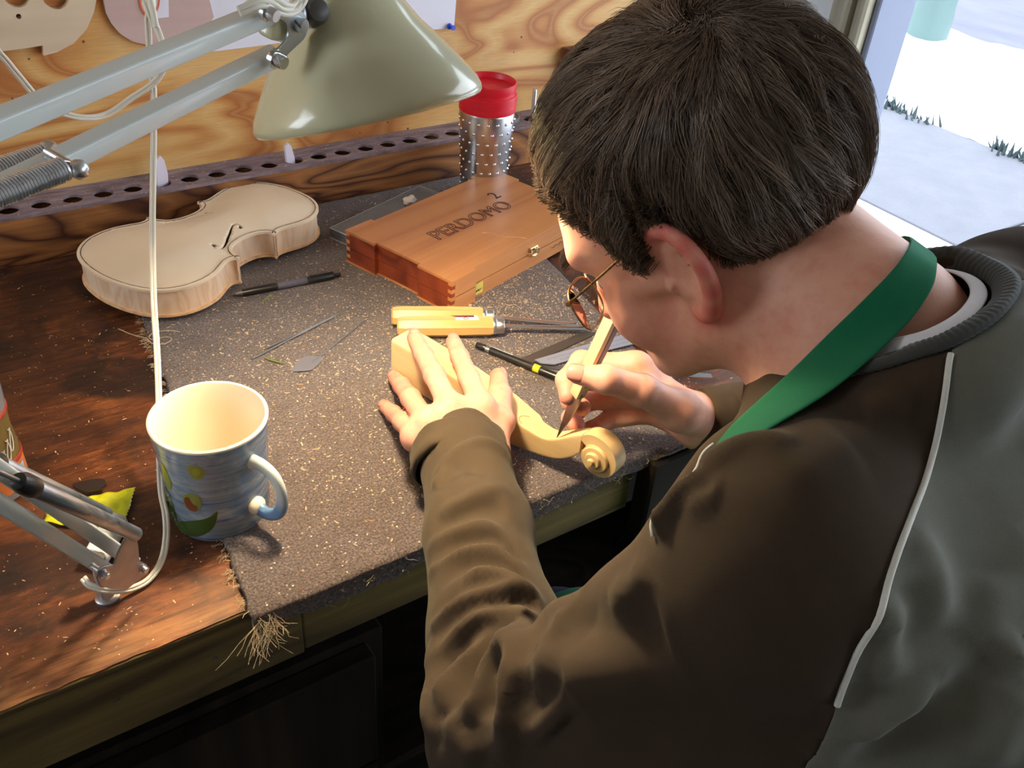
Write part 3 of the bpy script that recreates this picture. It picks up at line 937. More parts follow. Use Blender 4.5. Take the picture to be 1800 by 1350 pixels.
ca = math.atan2(.072, .188)
o0 = hit(580, 400, .024)
cs = root('plastic_case', (o0[0], o0[1], MZ), ca, label='shallow clear plastic case behind the cigar box', cat='case')
CL, CW, CH = .203, -.062, .017
box('case_top', 0, CL, CW, 0, CH - .0018, CH, gm, cs, .0006)
for b in ((0, CL, CW, CW + .0018), (0, CL, -.0018, 0), (0, .0018, CW + .0018, -.0018), (CL - .0018, CL, CW + .0018, -.0018)):
    box('case_wall', b[0], b[1], b[2], b[3], 0, CH - .0018, gm, cs, .0003)
m_edgep = plain('plastic edge highlight', srgb(196, 200, 200), .15)  # pale colour stands in for the highlights along the clear edges
for z_ in (CH - .0006, .0008):
    for a_, b_ in (((0, 0), (CL, 0)), ((0, CW), (CL, CW)), ((0, 0), (0, CW)), ((CL, 0), (CL, CW))):
        tube('case_edge_glint', [(a_[0], a_[1], z_), (b_[0], b_[1], z_)], .0007, m_edgep, cs, 6)
t = root('metal_rod', (0, 0, 0), label='thin bright metal rod lying inside the clear plastic case', cat='rod')
a_, b_ = hit(657, 396, .012), hit(744, 356, .012)
tube('rod_shaft', [a_, b_], .0016, m_chrome, t, 12)
lathe('rod_end', [(0, 0), (.0016, 0), (.0022, .002), (.0022, .006), (.0016, .008), (0, .008)], m_chrome, t, 12, axis=b_ - a_, org=b_)
m_putty = plain('pale wax', srgb(226, 208, 192), .6, Subsurface_Weight=.2, Subsurface_Scale=.003)
c0 = hit(720, 352, CH + MZ + .004)
bm = bmesh.new(); bmesh.ops.create_icosphere(bm, subdivisions=4, radius=1)
for v in bm.verts:
    q = v.co.copy(); n_ = 1 + .28 * mn.noise(q * 1.7) - (.35 * max(0, 1 - ((q.x - .55) ** 2 + (q.y - .8) ** 2) * 4))
    v.co = Vector((q.x * .0125 * n_, q.y * .0085 * n_, q.z * .006 * n_))
wx = root('wax_lump', (c0[0], c0[1], CH + MZ + .0045), .5, label='small pale lump of wax on top of the clear plastic case', cat='wax')
bmo('lump', bm, m_putty, wx)

# ------------------------------------------------------------------ travel mug
m_mug = NT('brushed steel'); _n = m_mug.noise(m_mug.coord((1, 1, 260)), 8., 3, .6)
m_mug.P(Base_Color=(.60, .59, .60, 1), Metallic=1., Roughness=.24); m_mug.bump(_n, .02, .0001); m_mug = m_mug.m
m_red = plain('red plastic', srgb(216, 22, 44), .38)
tm = root('travel_mug', (.786, 1.178, 0), label='tall studded steel travel mug with a red lid', cat='mug')
rr = lambda z: .0355 + (.0435 - .0355) * z / .152
lathe('mug_wall', [(0, .001), (.033, 0), (.0352, .002), (rr(.01), .01), (rr(.05), .05), (rr(.1), .1), (rr(.150), .150), (.0425, .153), (0, .153)], m_mug, tm, 72)
stud = None
for r_ in range(9):
    for k_ in range(18):
        a = 2 * math.pi * (k_ + .5 * (r_ % 2)) / 18; z = .014 + r_ * .0158; R = rr(z)
        if stud is None:
            stud = lathe('stud', [(.0026, -.0003), (.0023, .0008), (.0013, .0016), (0, .0018)], m_chrome, tm, 8, axis=(0, 0, 1))
            s0 = stud
        else:
            s0 = stud.copy(); col.objects.link(s0); s0.parent = tm
        s0.matrix_local = basis_m((0, 0, 1), (-math.sin(a), math.cos(a), 0), (math.cos(a), math.sin(a), 0), (R * math.cos(a), R * math.sin(a), z))
ld = lathe('lid', [(0, .153), (.0438, .1532), (.0442, .155), (.0440, .1625), (.0435, .163), (.0442, .1636), (.0445, .177), (.0432, .1785), (.0415, .179), (.0413, .184), (.0424, .186), (.0424, .1955), (.0412, .1965), (.0402, .1955), (.0385, .1875), (.012, .1860), (0, .1860)], m_red, tm, 72)
box('sip_tab', -.012, .012, -.02, .006, .186, .1885, m_red, ld, .001)

# ------------------------------------------------------------------ other things along the rack and wall
rp = hit(934, 205, .07)
t = root('metal_punch', (rp[0], rp[1] - .004, .0), label='thin steel rod standing upright in the rack behind the travel mug', cat='rod')
lathe('punch_shaft', [(0, .012), (.0038, .012), (.0040, .118), (.0034, .1205), (0, .1205)], m_steel, t, 20)
t = root('glass_jar_lid', (.905, YR + .034, .0705), label='flat grey tin lid lying on the rack behind the travel mug', cat='tin lid')
lathe('tin_rim', [(0, 0), (.027, 0), (.028, .002), (.028, .010), (.026, .011), (.024, .009), (0, .009)], m_dsteel, t, 40)
# wooden block nailed to the wall
q0 = hitw(1003, 58, 1.32); q1 = hitw(1035, 148, 1.32)
t = root('wall_block', (q0[0] + .018, 1.3355, q1[2] + .035), label='small reddish wooden peg block fixed on the plywood wall', cat='block')
m_blk = wood('old brown block', srgb(150, 96, 64), srgb(90, 52, 36), 2, 5., .1, 12., .6, .6, .3)
box('block_body', -.022, .04, -.03, 0, .01, .034, m_blk, t, .002)
box('block_peg', -.018, -.004, -.026, -.002, -.055, .01, m_blk, t, .002)
lathe('wall_screw', [(0, 0), (.004, 0), (.0035, .002), (0, .003)], m_steel, t, 16, axis=(0, -1, 0), org=(hitw(955, 168, 1.335)[0] - t.location[0], 0, hitw(955, 168, 1.335)[2] - t.location[2]))
# moulds hanging on the wall
m_temp = wood('pale template ply', srgb(222, 200, 170), srgb(202, 176, 146), 0, 4., .04, 14., .6, .6, .15)
m_temp2 = wood('pinkish template board', srgb(206, 176, 168), srgb(182, 150, 146), 0, 4., .04, 14., .6, .6, .15)
def wallpoly(pts, y=1.3355):
    return [(float(hitw(px, py, y)[0]), float(hitw(px, py, y)[2])) for px, py in pts]
def hang(name, pts, th, m, lb, cat, holes=(), y=1.3355, smooth_n=0):
    P = wallpoly(pts, y - th)
    cx = sum(p[0] for p in P) / len(P); cz = min(p[1] for p in P)
    P = [(a - cx, b - cz) for a, b in P]
    if smooth_n: P = [tuple(p) for p in spline(P, smooth_n, True)]
    t = root(name, (cx, y, cz), label=lb, cat=cat)
    return t, P, cx, cz
def ring_pts(cx, cy, r, n=24):
    return [(cx + r * math.cos(a), cy + r * math.sin(a)) for a in np.linspace(0, 2 * np.pi, n, endpoint=False)]
ymat = basis_m((1, 0, 0), (0, 0, 1), (0, -1, 0))
# left mould: violin half form with round clamp holes and a notch at the bottom
t, P, cx, cz = hang('violin_mould', [(6, 90), (45, 85), (75, 80), (77, 98), (100, 92), (130, 76), (152, 52), (165, 22), (171, -8), (168, -40), (150, -75), (120, -90), (118, -130), (150, -190), (150, -260), (-170, -260), (-170, -190), (-150, -150), (-148, -90), (-175, -40), (-165, 30), (-130, 80), (-70, 112), (-62, 94)], .012, m_temp, 'pale wooden violin mould with round holes hanging at the far left of the wall', 'mould')
bd = prism('mould_board', P, 0, .012, m_temp, t)
for (px, py, r) in ((178 / 1.0 / 3.3, -6, .026), (178 / 3.3 - 8, 0, 0),):
    pass
def mould_hole(px, py, r):
    q = hitw(px, py, 1.3235)
    cut = prism('cut', ring_pts(q[0] - cx, q[2] - cz, r, 28), -.01, .03, None)
    boolean(bd, cut)
mould_hole(98, -6, .0155); mould_hole(29, -10, .0155); mould_hole(33, 29, .0032)
mould_hole(-60, -10, .0155)
xform(bd, ymat)
bd.data.polygons.foreach_set('use_smooth', [False] * len(bd.data.polygons))
if not bd.data.materials: bd.data.materials.append(m_temp)
# paper sheet pinned beside it
m_paper = plain('pinned paper', srgb(232, 230, 240), .8)
t, P, cx, cz = hang('paper_sheet', [(322, 92), (380, 90), (460, 80), (560, 66), (660, 58), (798, 50), (802, 0), (806, -130), (325, -110)], .0012, m_paper, 'large white paper sheet pinned to the plywood behind the lamp', 'paper')
bd = prism('sheet', P, .0004, .0012, m_paper, t); xform(bd, ymat)
t, P, cx, cz = hang('scroll_template', [(182, 0), (186, 22), (196, 42), (212, 60), (233, 73), (262, 80), (300, 82), (345, 74), (376, 30), (366, -10), (372, -70), (340, -150), (230, -150), (190, -70)], .006, m_temp2, 'rounded pinkish wooden template hanging over the paper sheet edge', 'template', y=1.334)
bd = prism('template_board', P, 0, .006, m_temp2, t); xform(bd, ymat)
def on_wall(px, py, y): q = hitw(px, py, y); return (q[0] - cx, 0, q[2] - cz)
lab = prism('paper_label', [tuple(np.array(on_wall(*p, 1.327))[[0, 2]]) for p in ((262, -20), (296, -20), (297, 30), (272, 33), (264, 20))], .0062, .0068, m_paper, t); xform(lab, ymat)
m_orange = plain('orange ink', srgb(214, 106, 70), .7)
rg = tube('orange_ring', [(*np.array(on_wall(263 + 17 * math.cos(a), -2 + 30 * math.sin(a), 1.326))[[0]], -.0075, np.array(on_wall(263 + 17 * math.cos(a), -2 + 30 * math.sin(a), 1.326))[2]) for a in np.linspace(0, 2 * np.pi, 40)], .0012, m_orange, t, 6)
m_blue = plain('blue pin plastic', srgb(20, 70, 190), .3)
def pin(px, py, lb, m):
    q = hitw(px, py, 1.334)
    t = root('push_pin', (q[0], 1.334, q[2]), label=lb, cat='pin')
    lathe('pin_head', [(0, .0135), (.0040, .0135), (.0042, .012), (.0026, .0105), (.0024, .005), (.0048, .003), (.0048, .0015), (0, .0015)], m, t, 20, axis=(.1, -1, .05))
    lathe('pin_needle', [(0, -.003), (.0006, -.002), (.0006, .002), (0, .002)], m_steel, t, 8, axis=(.1, -1, .05))
pin(789, 46, 'blue push pin holding the lower right corner of the paper', m_blue)
pin(641, 66, 'red push pin on the paper edge behind the lamp shade', m_red)
# ------------------------------------------------------------------ chisels
m_hand = wood('pale varnished handle wood', srgb(240, 202, 132), srgb(222, 172, 100), 2, 4., .05, 14., .6, .38, .18, bump=.05)
m_lab = plain('white printed sticker', srgb(240, 228, 232), .5)
m_labd = plain('dark red print', srgb(110, 40, 60), .5)
def aim(a, b, up=(0, 0, 1)):
    Zv = nrm(np.asarray(b) - np.asarray(a)); Xv = nrm(np.cross(up, Zv)); Yv = np.cross(Zv, Xv)
    return basis_m(Xv, Yv, Zv, a)
def octa(name, prof, m, parent, k=8, rot=math.pi / 8, sharp=20):
    V, F = [], []
    for r, z in prof:
        for j in range(k):
            a = 2 * math.pi * j / k + rot; V.append((r * math.cos(a), r * math.sin(a), z))
    for i in range(len(prof) - 1):
        for j in range(k):
            j2 = (j + 1) % k; F.append((i * k + j, i * k + j2, (i + 1) * k + j2, (i + 1) * k + j))
    F += [tuple(range(k))[::-1], tuple((len(prof) - 1) * k + j for j in range(k))]
    return pyd(name, V, F, m, parent, True, sharp)
def chisel(butt, hend, tip, zc, lb, cat, sticker):
    A = hit(*butt, zc); B = hit(*hend, zc); T = hit(*tip, zc * .72)
    t = bpy.data.objects.new('gouge', None); col.objects.link(t); t.matrix_world = aim(A, B)
    tag(t, lb, cat, 'octagonal handled gouges')
    L = np.linalg.norm(B - A)
    octa('handle', [(.0095, 0), (.0118, .002), (.0130, .009), (.0136, L * .45), (.0128, L - .004), (.0118, L)], m_hand, t)
    lathe('ferrule', [(0, L - .001), (.0102, L - .001), (.0108, L), (.0108, L + .004), (.0100, L + .005), (.0104, L + .006), (.0100, L + .0135), (.0088, L + .0145), (0, L + .0145)], m_steel, t, 28)
    tl = np.array((Matrix(t.matrix_world).inverted() @ Vector(T)))
    P0 = np.array([0, 0, L + .012]); n = 14
    P = [P0 + (tl - P0) * s for s in np.linspace(0, 1, n)]
    R = np.interp(np.linspace(0, 1, n), [0, .1, .25, 1], [.0042, .0038, .0040, .0048])
    V = []
    dirz = nrm(tl - P0); xx = nrm(np.cross((0, 1, 0), dirz)); yy = np.cross(dirz, xx)
    if yy[1] < 0: yy = -yy
    # U-shaped channel section
    k = 9; ang = np.linspace(math.pi * 1.02, math.pi * 1.98, k)
    F = []
    for i, (p, r) in enumerate(zip(P, R)):
        th = .0011 if i < n - 1 else .0003
        for sgn in (1, -1):
            rr_ = r if sgn > 0 else r - th
            for a in (ang if sgn > 0 else ang[::-1]):
                V.append(p + rr_ * math.cos(a) * xx + (rr_ * math.sin(a) * .8 + .0008) * yy + (dirz * (-.006 * abs(math.cos(a)) if i == n - 1 else 0)))
    K = 2 * k
    for i in range(n - 1):
        for j in range(K):
            j2 = (j + 1) % K; F.append((i * K + j, i * K + j2, (i + 1) * K + j2, (i + 1) * K + j))
    F += [tuple(range(K))[::-1], tuple((n - 1) * K + j for j in range(K))]
    pyd('gouge_blade', V, F, m_chrome, t, True, 40)
    if sticker:
        # a small printed sticker on the upper facet
        z0 = L * .60; r = .01262; uy = .0052
        q = octa_pt = None
        s = pyd('sticker', [(-uy, r, z0), (uy, r, z0 + .002), (uy, r, z0 + .028), (-uy, r, z0 + .030), (-uy, r - .0004, z0), (uy, r - .0004, z0 + .002), (uy, r - .0004, z0 + .024), (-uy, r - .0004, z0 + .026)],
                [(0, 3, 2, 1), (4, 5, 6, 7), (0, 1, 5, 4), (1, 2, 6, 5), (2, 3, 7, 6), (3, 0, 4, 7)], m_lab, t)
        pyd('sticker_print', [(uy, r + .0001, z0 - .006), (uy * .2, r + .0001, z0 + .002), (uy * .2, r + .0001, z0 + .024), (uy, r + .0001, z0 + .024), (uy * .6, r - .0003, z0 + .01)], [(0, 1, 2, 3), (0, 4, 1), (1, 4, 2), (2, 4, 3), (3, 4, 0)], m_labd, t)
        tube('sticker_print', [(-.002, r + .0002, z0 + .010), (.0008, r + .0002, z0 + .013), (-.002, r + .0002, z0 + .017), (-.0042, r + .0002, z0 + .013), (-.002, r + .0002, z0 + .010)], .0004, m_labd, t, 4)
    return t
chisel((688, 556), (848, 557), (1022, 572), MZ + .0135, 'octagonal wooden handled gouge lying nearest the cigar box', 'gouge', False)
chisel((698, 574), (866, 573), (1040, 578), MZ + .0135, 'octagonal wooden handled gouge with printed sticker, in front of its twin', 'gouge', True)

# ------------------------------------------------------------------ pencil and pen
m_blackb = plain('satin black barrel', (.014, .014, .015), .28)
m_yel = plain('yellow band', srgb(220, 216, 40), .4)
m_cgrey = plain('grey translucent barrel', srgb(92, 90, 104), .25)
def rod_thing(name, A, B, lb, cat):
    t = bpy.data.objects.new(name, None); col.objects.link(t); t.matrix_world = aim(A, B); tag(t, lb, cat)
    return t, float(np.linalg.norm(np.asarray(B) - np.asarray(A)))
t, L = rod_thing('mechanical_pencil', hit(838, 606, MZ + .006), hit(1003, 672, MZ + .006), 'black mechanical pencil with a yellow band pointing at the carving hand', 'pencil')
lathe('cap', [(0, 0), (.0038, 0), (.0044, .0012), (.0045, .012), (.0040, .0135), (0, .0135)], m_blackb, t, 20)
lathe('collar', [(0, .0135), (.0034, .0135), (.0034, .0155), (.0041, .016), (.0041, .0195), (.0036, .020), (0, .020)], m_steel, t, 20)
lathe('barrel', [(0, .020), (.0046, .0202), (.0047, .07), (.0047, L * .62), (0, L * .62)], m_blackb, t, 20)
lathe('band', [(0, L * .62), (.0050, L * .62), (.0050, L * .62 + .0085), (0, L * .62 + .0085)], m_yel, t, 20)
lathe('grip', [(0, L * .62 + .0085), (.0049, L * .62 + .009), (.0049, L - .018), (.0040, L - .01), (.0018, L), (0, L)], m_blackb, t, 20)
cp = box('pocket_clip', -.0013, .0013, .0061, .0067, .018, .052, m_steel, t, .0003)
box('clip_foot', -.0013, .0013, .0040, .0066, .018, .0205, m_steel, cp)
t, L = rod_thing('ballpoint_pen', hit(408, 518, MZ + .0055), hit(598, 482, MZ + .0055), 'black ballpoint pen with grey middle lying beside the violin body', 'pen')
lathe('nib_cone', [(0, 0), (.0012, 0), (.0014, .003), (.0026, .0035), (.0040, .013), (0, .013)], m_dsteel, t, 20)
lathe('grip', [(0, .013), (.0052, .0132), (.0054, .02), (.0052, .06), (0, .06)], m_blackb, t, 24)
lathe('barrel', [(0, .060), (.0050, .060), (.0050, .100), (0, .100)], m_cgrey, t, 24)
lathe('cap', [(0, .100), (.0053, .100), (.0053, L - .012), (.0042, L - .009), (.0030, L - .008), (.0030, L), (0, L)], m_blackb, t, 24)
box('pocket_clip', -.0016, .0016, .0056, .0066, .104, L - .01, m_blackb, t, .0003)

# ------------------------------------------------------------------ needle files, spatula, rulers
def needle(pa, pb, lb, r=.0015):
    t, L = rod_thing('needle_file', hit(*pa, MZ + .002), hit(*pb, MZ + .002), lb, 'file')
    lathe('tang', [(0, 0), (r * .75, 0), (r * .9, L * .03), (r, L * .5), (0, L * .5)], m_dsteel, t, 12)
    octa('file_blade', [(r, L * .5), (r * 1.1, L * .55), (r * .9, L * .8), (r * .35, L)], m_dsteel, t, 4, 0)
needle((443, 631), (597, 550), 'longest thin steel needle file, nearest the two gouges')
needle((466, 613), (590, 556), 'thin steel needle file lying just behind its longer twin', .0012)
sa, sb = hit(560, 628, MZ + .0016), hit(642, 563, MZ + .0016)
t, L = rod_thing('palette_spatula', sa, sb, 'small leaf bladed steel spatula lying on the mat behind the mug', 'spatula')
lathe('spatula_shaft', [(0, -.012), (.0008, -.010), (.0010, 0), (.0013, .02), (.0010, .04), (.0006, L), (0, L)], m_dsteel, t, 10)
pl = [hit(px, py, MZ + .0012) for px, py in ((513, 652), (522, 637), (533, 628), (552, 626), (567, 629), (560, 640), (548, 650), (536, 652))]
inv = Matrix(t.matrix_world).inverted()
P = spline([(p[0], p[1]) for p in pl], 32, True)
o = prism('spatula_blade', [tuple(p) for p in P], MZ + .0008, MZ + .0016, plain('grey steel blade', srgb(128, 128, 140), .4, .3), t)
xform(o, inv)
def strip(name, px, z, th, m, lb, cat):
    P = [hit(a, b, z)[:2] for a, b in px]
    c = np.mean(P, axis=0)
    t = root(name, (c[0], c[1], z), label=lb, cat=cat)
    prism(name + '_blade', [tuple(p - c) for p in P], -th, 0, m, t)
    return t, c
m_rule = plain('satin steel rule', srgb(176, 182, 204), .35, .55)
m_rule_d = plain('dark bronze rule', srgb(92, 82, 76), .4, .5)
strip('steel_straightedge', [(904, 634), (948, 616), (1013, 588), (1046, 583), (1040, 590), (946, 634), (928, 641)], MZ + .0022, .0016, m_rule_d, 'dark brown steel straightedge under the tip of the pale ruler', 'straightedge')
t, c = strip('steel_ruler', [(940, 632), (1060, 597), (1135, 578), (1168, 570), (1172, 588), (1138, 598), (1040, 622), (975, 640), (950, 638)], MZ + .0044, .0012, m_rule, 'pale blue grey steel ruler with graduations beside the knife', 'ruler')
m_mark = plain('ruler marks', srgb(60, 66, 90), .6)
bm = bmesh.new()
e0, e1 = hit(958, 631, MZ + .0044)[:2] - c, hit(1166, 574, MZ + .0044)[:2] - c
f0, f1 = hit(985, 634, MZ + .0044)[:2] - c, hit(1168, 586, MZ + .0044)[:2] - c
for (g0, g1) in ((e0, e1), (f0, f1)):
    d = nrm(g1 - g0); nn = np.array([-d[1], d[0]]) * (-1 if g0 is e0 else 1); L = np.linalg.norm(g1 - g0)
    s = .002
    i = 0
    while s < L:
        h = .0030 if i % 5 == 0 else .0018
        p = g0 + d * s + nn * .0012
        q = [p, p + d * .0004, p + d * .0004 + nn * h, p + nn * h]
        vs = [bm.verts.new((*v, .0001)) for v in q]; bm.faces.new(vs)
        s += .0021; i += 1
o = bmo('graduations', bm, m_mark, t, False)
strip('steel_square', [(938, 634), (975, 642), (1000, 646), (1000, 652), (960, 646)], MZ + .0016, .0014, m_dsteel, 'narrow dark steel edge peeping out below the pale ruler', 'steel square')
strip('steel_scale', [(1150, 648), (1180, 651), (1250, 657), (1252, 664), (1180, 661), (1150, 657)], MZ + .0030, .0026, m_chrome, 'short bright steel scale below the chin of the person', 'steel scale')
# pink folded card behind the knife handle
m_pink = plain('pink card', srgb(240, 120, 160), .6)
pk = [hit(px, py, MZ) for px, py in ((1052, 512), (1092, 500), (1178, 604), (1140, 590), (1092, 560))]
c = np.mean(pk, axis=0)
t = root('folded_card', (c[0], c[1], MZ), label='pink folded card lying behind the knife handle', cat='card')
V = [(*(p - c)[:2], z) for z in (.0012, .0022) for p in pk]
V[7] = (V[7][0], V[7][1], .016); V[2] = (V[2][0], V[2][1], .015)
n = 5
pyd('card_leaf', V, [tuple(range(n)), tuple(range(n, 2 * n))[::-1]] + [(i, i + n, (i + 1) % n + n, (i + 1) % n) for i in range(n)], m_pink, t)

# ------------------------------------------------------------------ bits on the mat
m_green = plain('green plant', srgb(128, 146, 62), .6)
def snip(pts, lb, r=.0011):
    P = spline([hit(a, b, MZ + .0022) for a, b in pts], 10)
    o = tube('plant_snip', P, np.interp(np.linspace(0, 1, len(P)), [0, .5, 1], [r * .4, r, r * .5]), m_green, None, 8, .6)
    tag(o, lb, 'plant stem')
snip([(459, 533), (466, 526), (480, 517)], 'short green stem lying between the pen and the needle files')
snip([(463, 628), (480, 634), (502, 640)], 'short yellowish green stem lying under the ends of the needle files', .0014)
snip([(690, 608), (686, 614), (684, 622)], 'tiny green stem at the corner of the neck block', .0005)
th = [hit(a, b, MZ + .003) for a, b in ((208, 578), (232, 588), (256, 594), (268, 604), (290, 604), (302, 596), (292, 592), (270, 597), (262, 592), (272, 584), (296, 581), (316, 583))]
tag(tube('loose_thread', spline(th, 60), .00055, m_thread, None, 6), 'pale loose thread looped on the mat beside the hanging cord', 'thread')

# ------------------------------------------------------------------ coffee mug
m_blue = NT('blue brushed glaze')
_v = m_blue.coord((3, 3, 70)); _n = m_blue.noise(_v, 3.5, 4, .6, .4); _n2 = m_blue.noise(m_blue.coord((1, 1, 2)), 26., 4, .6)
_b = m_blue.ramp(_n, [(.32, srgb(48, 78, 142)), (.42, srgb(104, 128, 158)), (.62, srgb(132, 148, 158)), (.8, srgb(160, 168, 162))])
_b = m_blue.mix(m_blue.math('MULTIPLY', m_blue.g(_n2, .52, .7), .55), _b, srgb(196, 204, 204))
m_blue.P(Base_Color=_b, Roughness=.22, Coat_Weight=.3); m_blue.bump(_n, .2, .0006); m_blue = m_blue.m
m_cream = plain('cream glaze', srgb(244, 230, 206), .25, Coat_Weight=.3)
mc = hit(391, 897, 0.)
mg = root('coffee_mug', (mc[0], mc[1], 0), label='hand painted blue pottery mug with cream inside, standing by the mat edge', cat='mug')
mh = .118
def mr(z): return np.interp(z, [0, .012, .05, .09, mh], [.0440, .0462, .0478, .0502, .0535])
zs = [0, .002, .006, .012, .03, .05, .07, .09, .105, mh - .006, mh - .002]
lathe('mug_body', [(0, .002), (.038, .001), (.0415, 0)] + [(mr(z) - (.002 if z == 0 else 0), z + .0002) for z in zs[1:]], m_blue, mg, 96, caps=(True, False))
lathe('mug_inside', [(mr(mh - .002), mh - .0018), (.0532, mh), (.0520, mh + .0012), (.0502, mh + .0005), (.0488, mh - .006), (.0466, .09), (.0440, .05), (.0420, .02), (.038, .0085), (.03, .0065), (0, .006)], m_cream, mg, 96, caps=(False, True))
hd = nrm(np.array([.42, -.91, 0]))
def hp_(r, z): return hd * r + np.array([0, 0, z])
hP = spline([hp_(mr(.088) - .004, .088), hp_(mr(.088) + .012, .0905), hp_(mr(.088) + .027, .083), hp_(mr(.06) + .035, .062), hp_(mr(.05) + .030, .042), hp_(mr(.03) + .016, .031), hp_(mr(.03) - .002, .033)], 40)
hR = np.interp(np.linspace(0, 1, len(hP)), [0, .12, .5, .85, 1], [.0088, .0068, .0062, .0068, .0085])
m_hgl = NT('handle glaze'); _n = m_hgl.noise(m_hgl.coord(), 40., 4, .6)
_z = m_hgl.n('ShaderNodeSeparateXYZ', {'Vector': m_hgl.coord()}).outputs[2]
_gr = m_hgl.n('ShaderNodeMapRange', {'Value': m_hgl.math('ADD', _z, m_hgl.math('MULTIPLY', _n, .02)), 'From Min': .055, 'From Max': .085}).outputs[0]
m_hgl.P(Base_Color=m_hgl.mix(_gr, srgb(104, 140, 180), srgb(214, 220, 214)), Roughness=.2, Coat_Weight=.3)
tube('handle', hP, hR, m_hgl.m, mg, 18, .72)
lathe('handle_knob', [(0, -.007), (.0055, -.006), (.0085, -.0025), (.0092, .0), (.0085, .003), (.0055, .006), (0, .007)], m_cream, mg, 24, axis=hd, org=hp_(mr(.034) + .002, .034))
# painted motifs as thin glaze patches
def mugpatch(name, poly, m, lift=.0003):
    # poly: list of (px,py); ray onto the mug wall
    from mathutils.geometry import delaunay_2d_cdt
    poly = spline(poly, max(24, len(poly) * 4), True)
    mn_, mx_ = poly.min(0), poly.max(0)
    pts = [Vector(p) for p in poly]; nb = len(pts)
    G = [(x, y) for x in np.arange(mn_[0], mx_[0], 4) for y in np.arange(mn_[1], mx_[1], 4)]
    for g in G:
        ins = False
        for a, b in zip(poly, np.roll(poly, -1, 0)):
            if (a[1] > g[1]) != (b[1] > g[1]) and g[0] < (b[0] - a[0]) * (g[1] - a[1]) / (b[1] - a[1]) + a[0]: ins = not ins
        if ins: pts.append(Vector(g))
    res = delaunay_2d_cdt(pts, [(i, (i + 1) % nb) for i in range(nb)], [], 1, 1e-6)
    V = []
    for v in res[0]:
        d = np.array([v[0] - 900., v[1] - 675., FOC]); r = np.array([d @ AX, d @ AY, d @ AZ]); r /= np.linalg.norm(r)
        R = .049
        for _ in range(6):
            o = CAM[:2] - mc[:2]; a = r[:2] @ r[:2]; b = o @ r[:2]; c = o @ o - R * R
            D = max(b * b - a * c, 0); t_ = (-b - math.sqrt(D)) / a
            p = CAM + r * t_; R = float(mr(min(max(p[2], 0), mh))) + lift
        V.append(p - mc)
    return pyd(name, V, [tuple(f) for f in res[2]], m, mg, True)
m_leaf = plain('green glaze', srgb(66, 92, 40), .25, bump=.4, bscale=60)
m_leaf2 = plain('yellow green glaze', srgb(140, 150, 52), .25)
m_petal = plain('olive yellow glaze', srgb(128, 134, 62), .25)
m_brn = plain('brown red glaze', srgb(120, 66, 40), .25)
m_line = plain('dark blue brush line', srgb(40, 62, 110), .3)
mugpatch('painted_leaf', [(312, 918), (330, 916), (352, 914), (370, 908), (381, 899), (382, 908), (376, 926), (362, 938), (344, 943), (326, 940), (312, 930)], m_leaf)
mugpatch('painted_leaf', [(289, 855), (296, 866), (302, 880), (308, 900), (313, 918), (318, 930), (308, 922), (300, 905), (293, 882)], m_leaf)
mugpatch('painted_leaf', [(283, 812), (289, 822), (296, 836), (301, 850), (300, 862), (292, 850), (286, 832)], m_petal)
mugpatch('painted_flower', [(328, 820), (338, 818), (348, 820), (358, 826), (360, 834), (352, 842), (342, 842), (336, 838), (330, 828)], m_petal)
mugpatch('flower_eye', [(338, 826), (346, 824), (352, 829), (350, 835), (342, 836)], m_leaf2, .0006)
mugpatch('painted_flower', [(322, 872), (334, 868), (348, 872), (354, 882), (352, 892), (344, 900), (332, 896), (324, 886)], m_petal, .0004)
mugpatch('flower_eye', [(324, 876), (330, 874), (334, 880), (340, 888), (346, 890), (344, 898), (334, 897), (326, 888)], m_brn, .0007)

# ------------------------------------------------------------------ bottle at the left edge
bc = hit(50, 862, .0)[:2] + np.array([-.829, .5546]) * .0335 / .997
bt_ = root('juice_bottle', (bc[0], bc[1], 0), label='clear plastic drink bottle with orange and green label at the left edge', cat='bottle')
pm = bpy.data.materials.new('bottle plastic'); pm.use_nodes = True
_p = pm.node_tree.nodes['Principled BSDF']; _p.inputs['Transmission Weight'].default_value = .75; _p.inputs['Roughness'].default_value = .18; _p.inputs['IOR'].default_value = 1.4; _p.inputs['Base Color'].default_value = (.82, .80, .78, 1)
lathe('bottle_body', [(0, .004), (.022, .001), (.030, 0), (.0335, .004), (.0338, .02), (.0330, .045), (.0305, .075), (.0325, .105), (.0330, .130), (.0290, .150), (.0245, .160), (.0225, .167), (.0235, .175), (.0190, .190), (.0160, .200), (.0160, .212), (0, .212)], pm, bt_, 64)
lathe('bottle_cap', [(0, .2125), (.0185, .2125), (.019, .214), (.019, .228), (.0178, .230), (0, .230)], m_white, bt_, 40)
lathe('label', [(.0341, .012), (.0340, .02), (.0335, .042)], plain('orange label', srgb(206, 120, 70), .4), bt_, 64, caps=(False, False))
lb_ = lathe('label', [(.0335, .042), (.0331, .047), (.0309, .073), (.0310, .078), (.0322, .097)], plain('green brown label', srgb(112, 92, 48), .4), bt_, 64, caps=(False, False))
m_rim = plain('label red rim', srgb(168, 62, 40), .4)
lathe('label_rim', [(.0337, .039), (.0345, .041), (.0345, .044), (.0337, .046)], m_rim, bt_, 64, closed=True)
lathe('label_rim', [(.0318, .092), (.0328, .094), (.0330, .097), (.0320, .099)], m_rim, bt_, 64, closed=True)
m_bluel = plain('pale blue label window', srgb(170, 186, 204), .4)
def on_bottle(az, z, r): return (r * math.cos(az), r * math.sin(az), z)
azc = math.radians(-42)
V = [on_bottle(azc + a, z, .0346) for z in (.013, .036) for a in (-.1, .1, .28)]
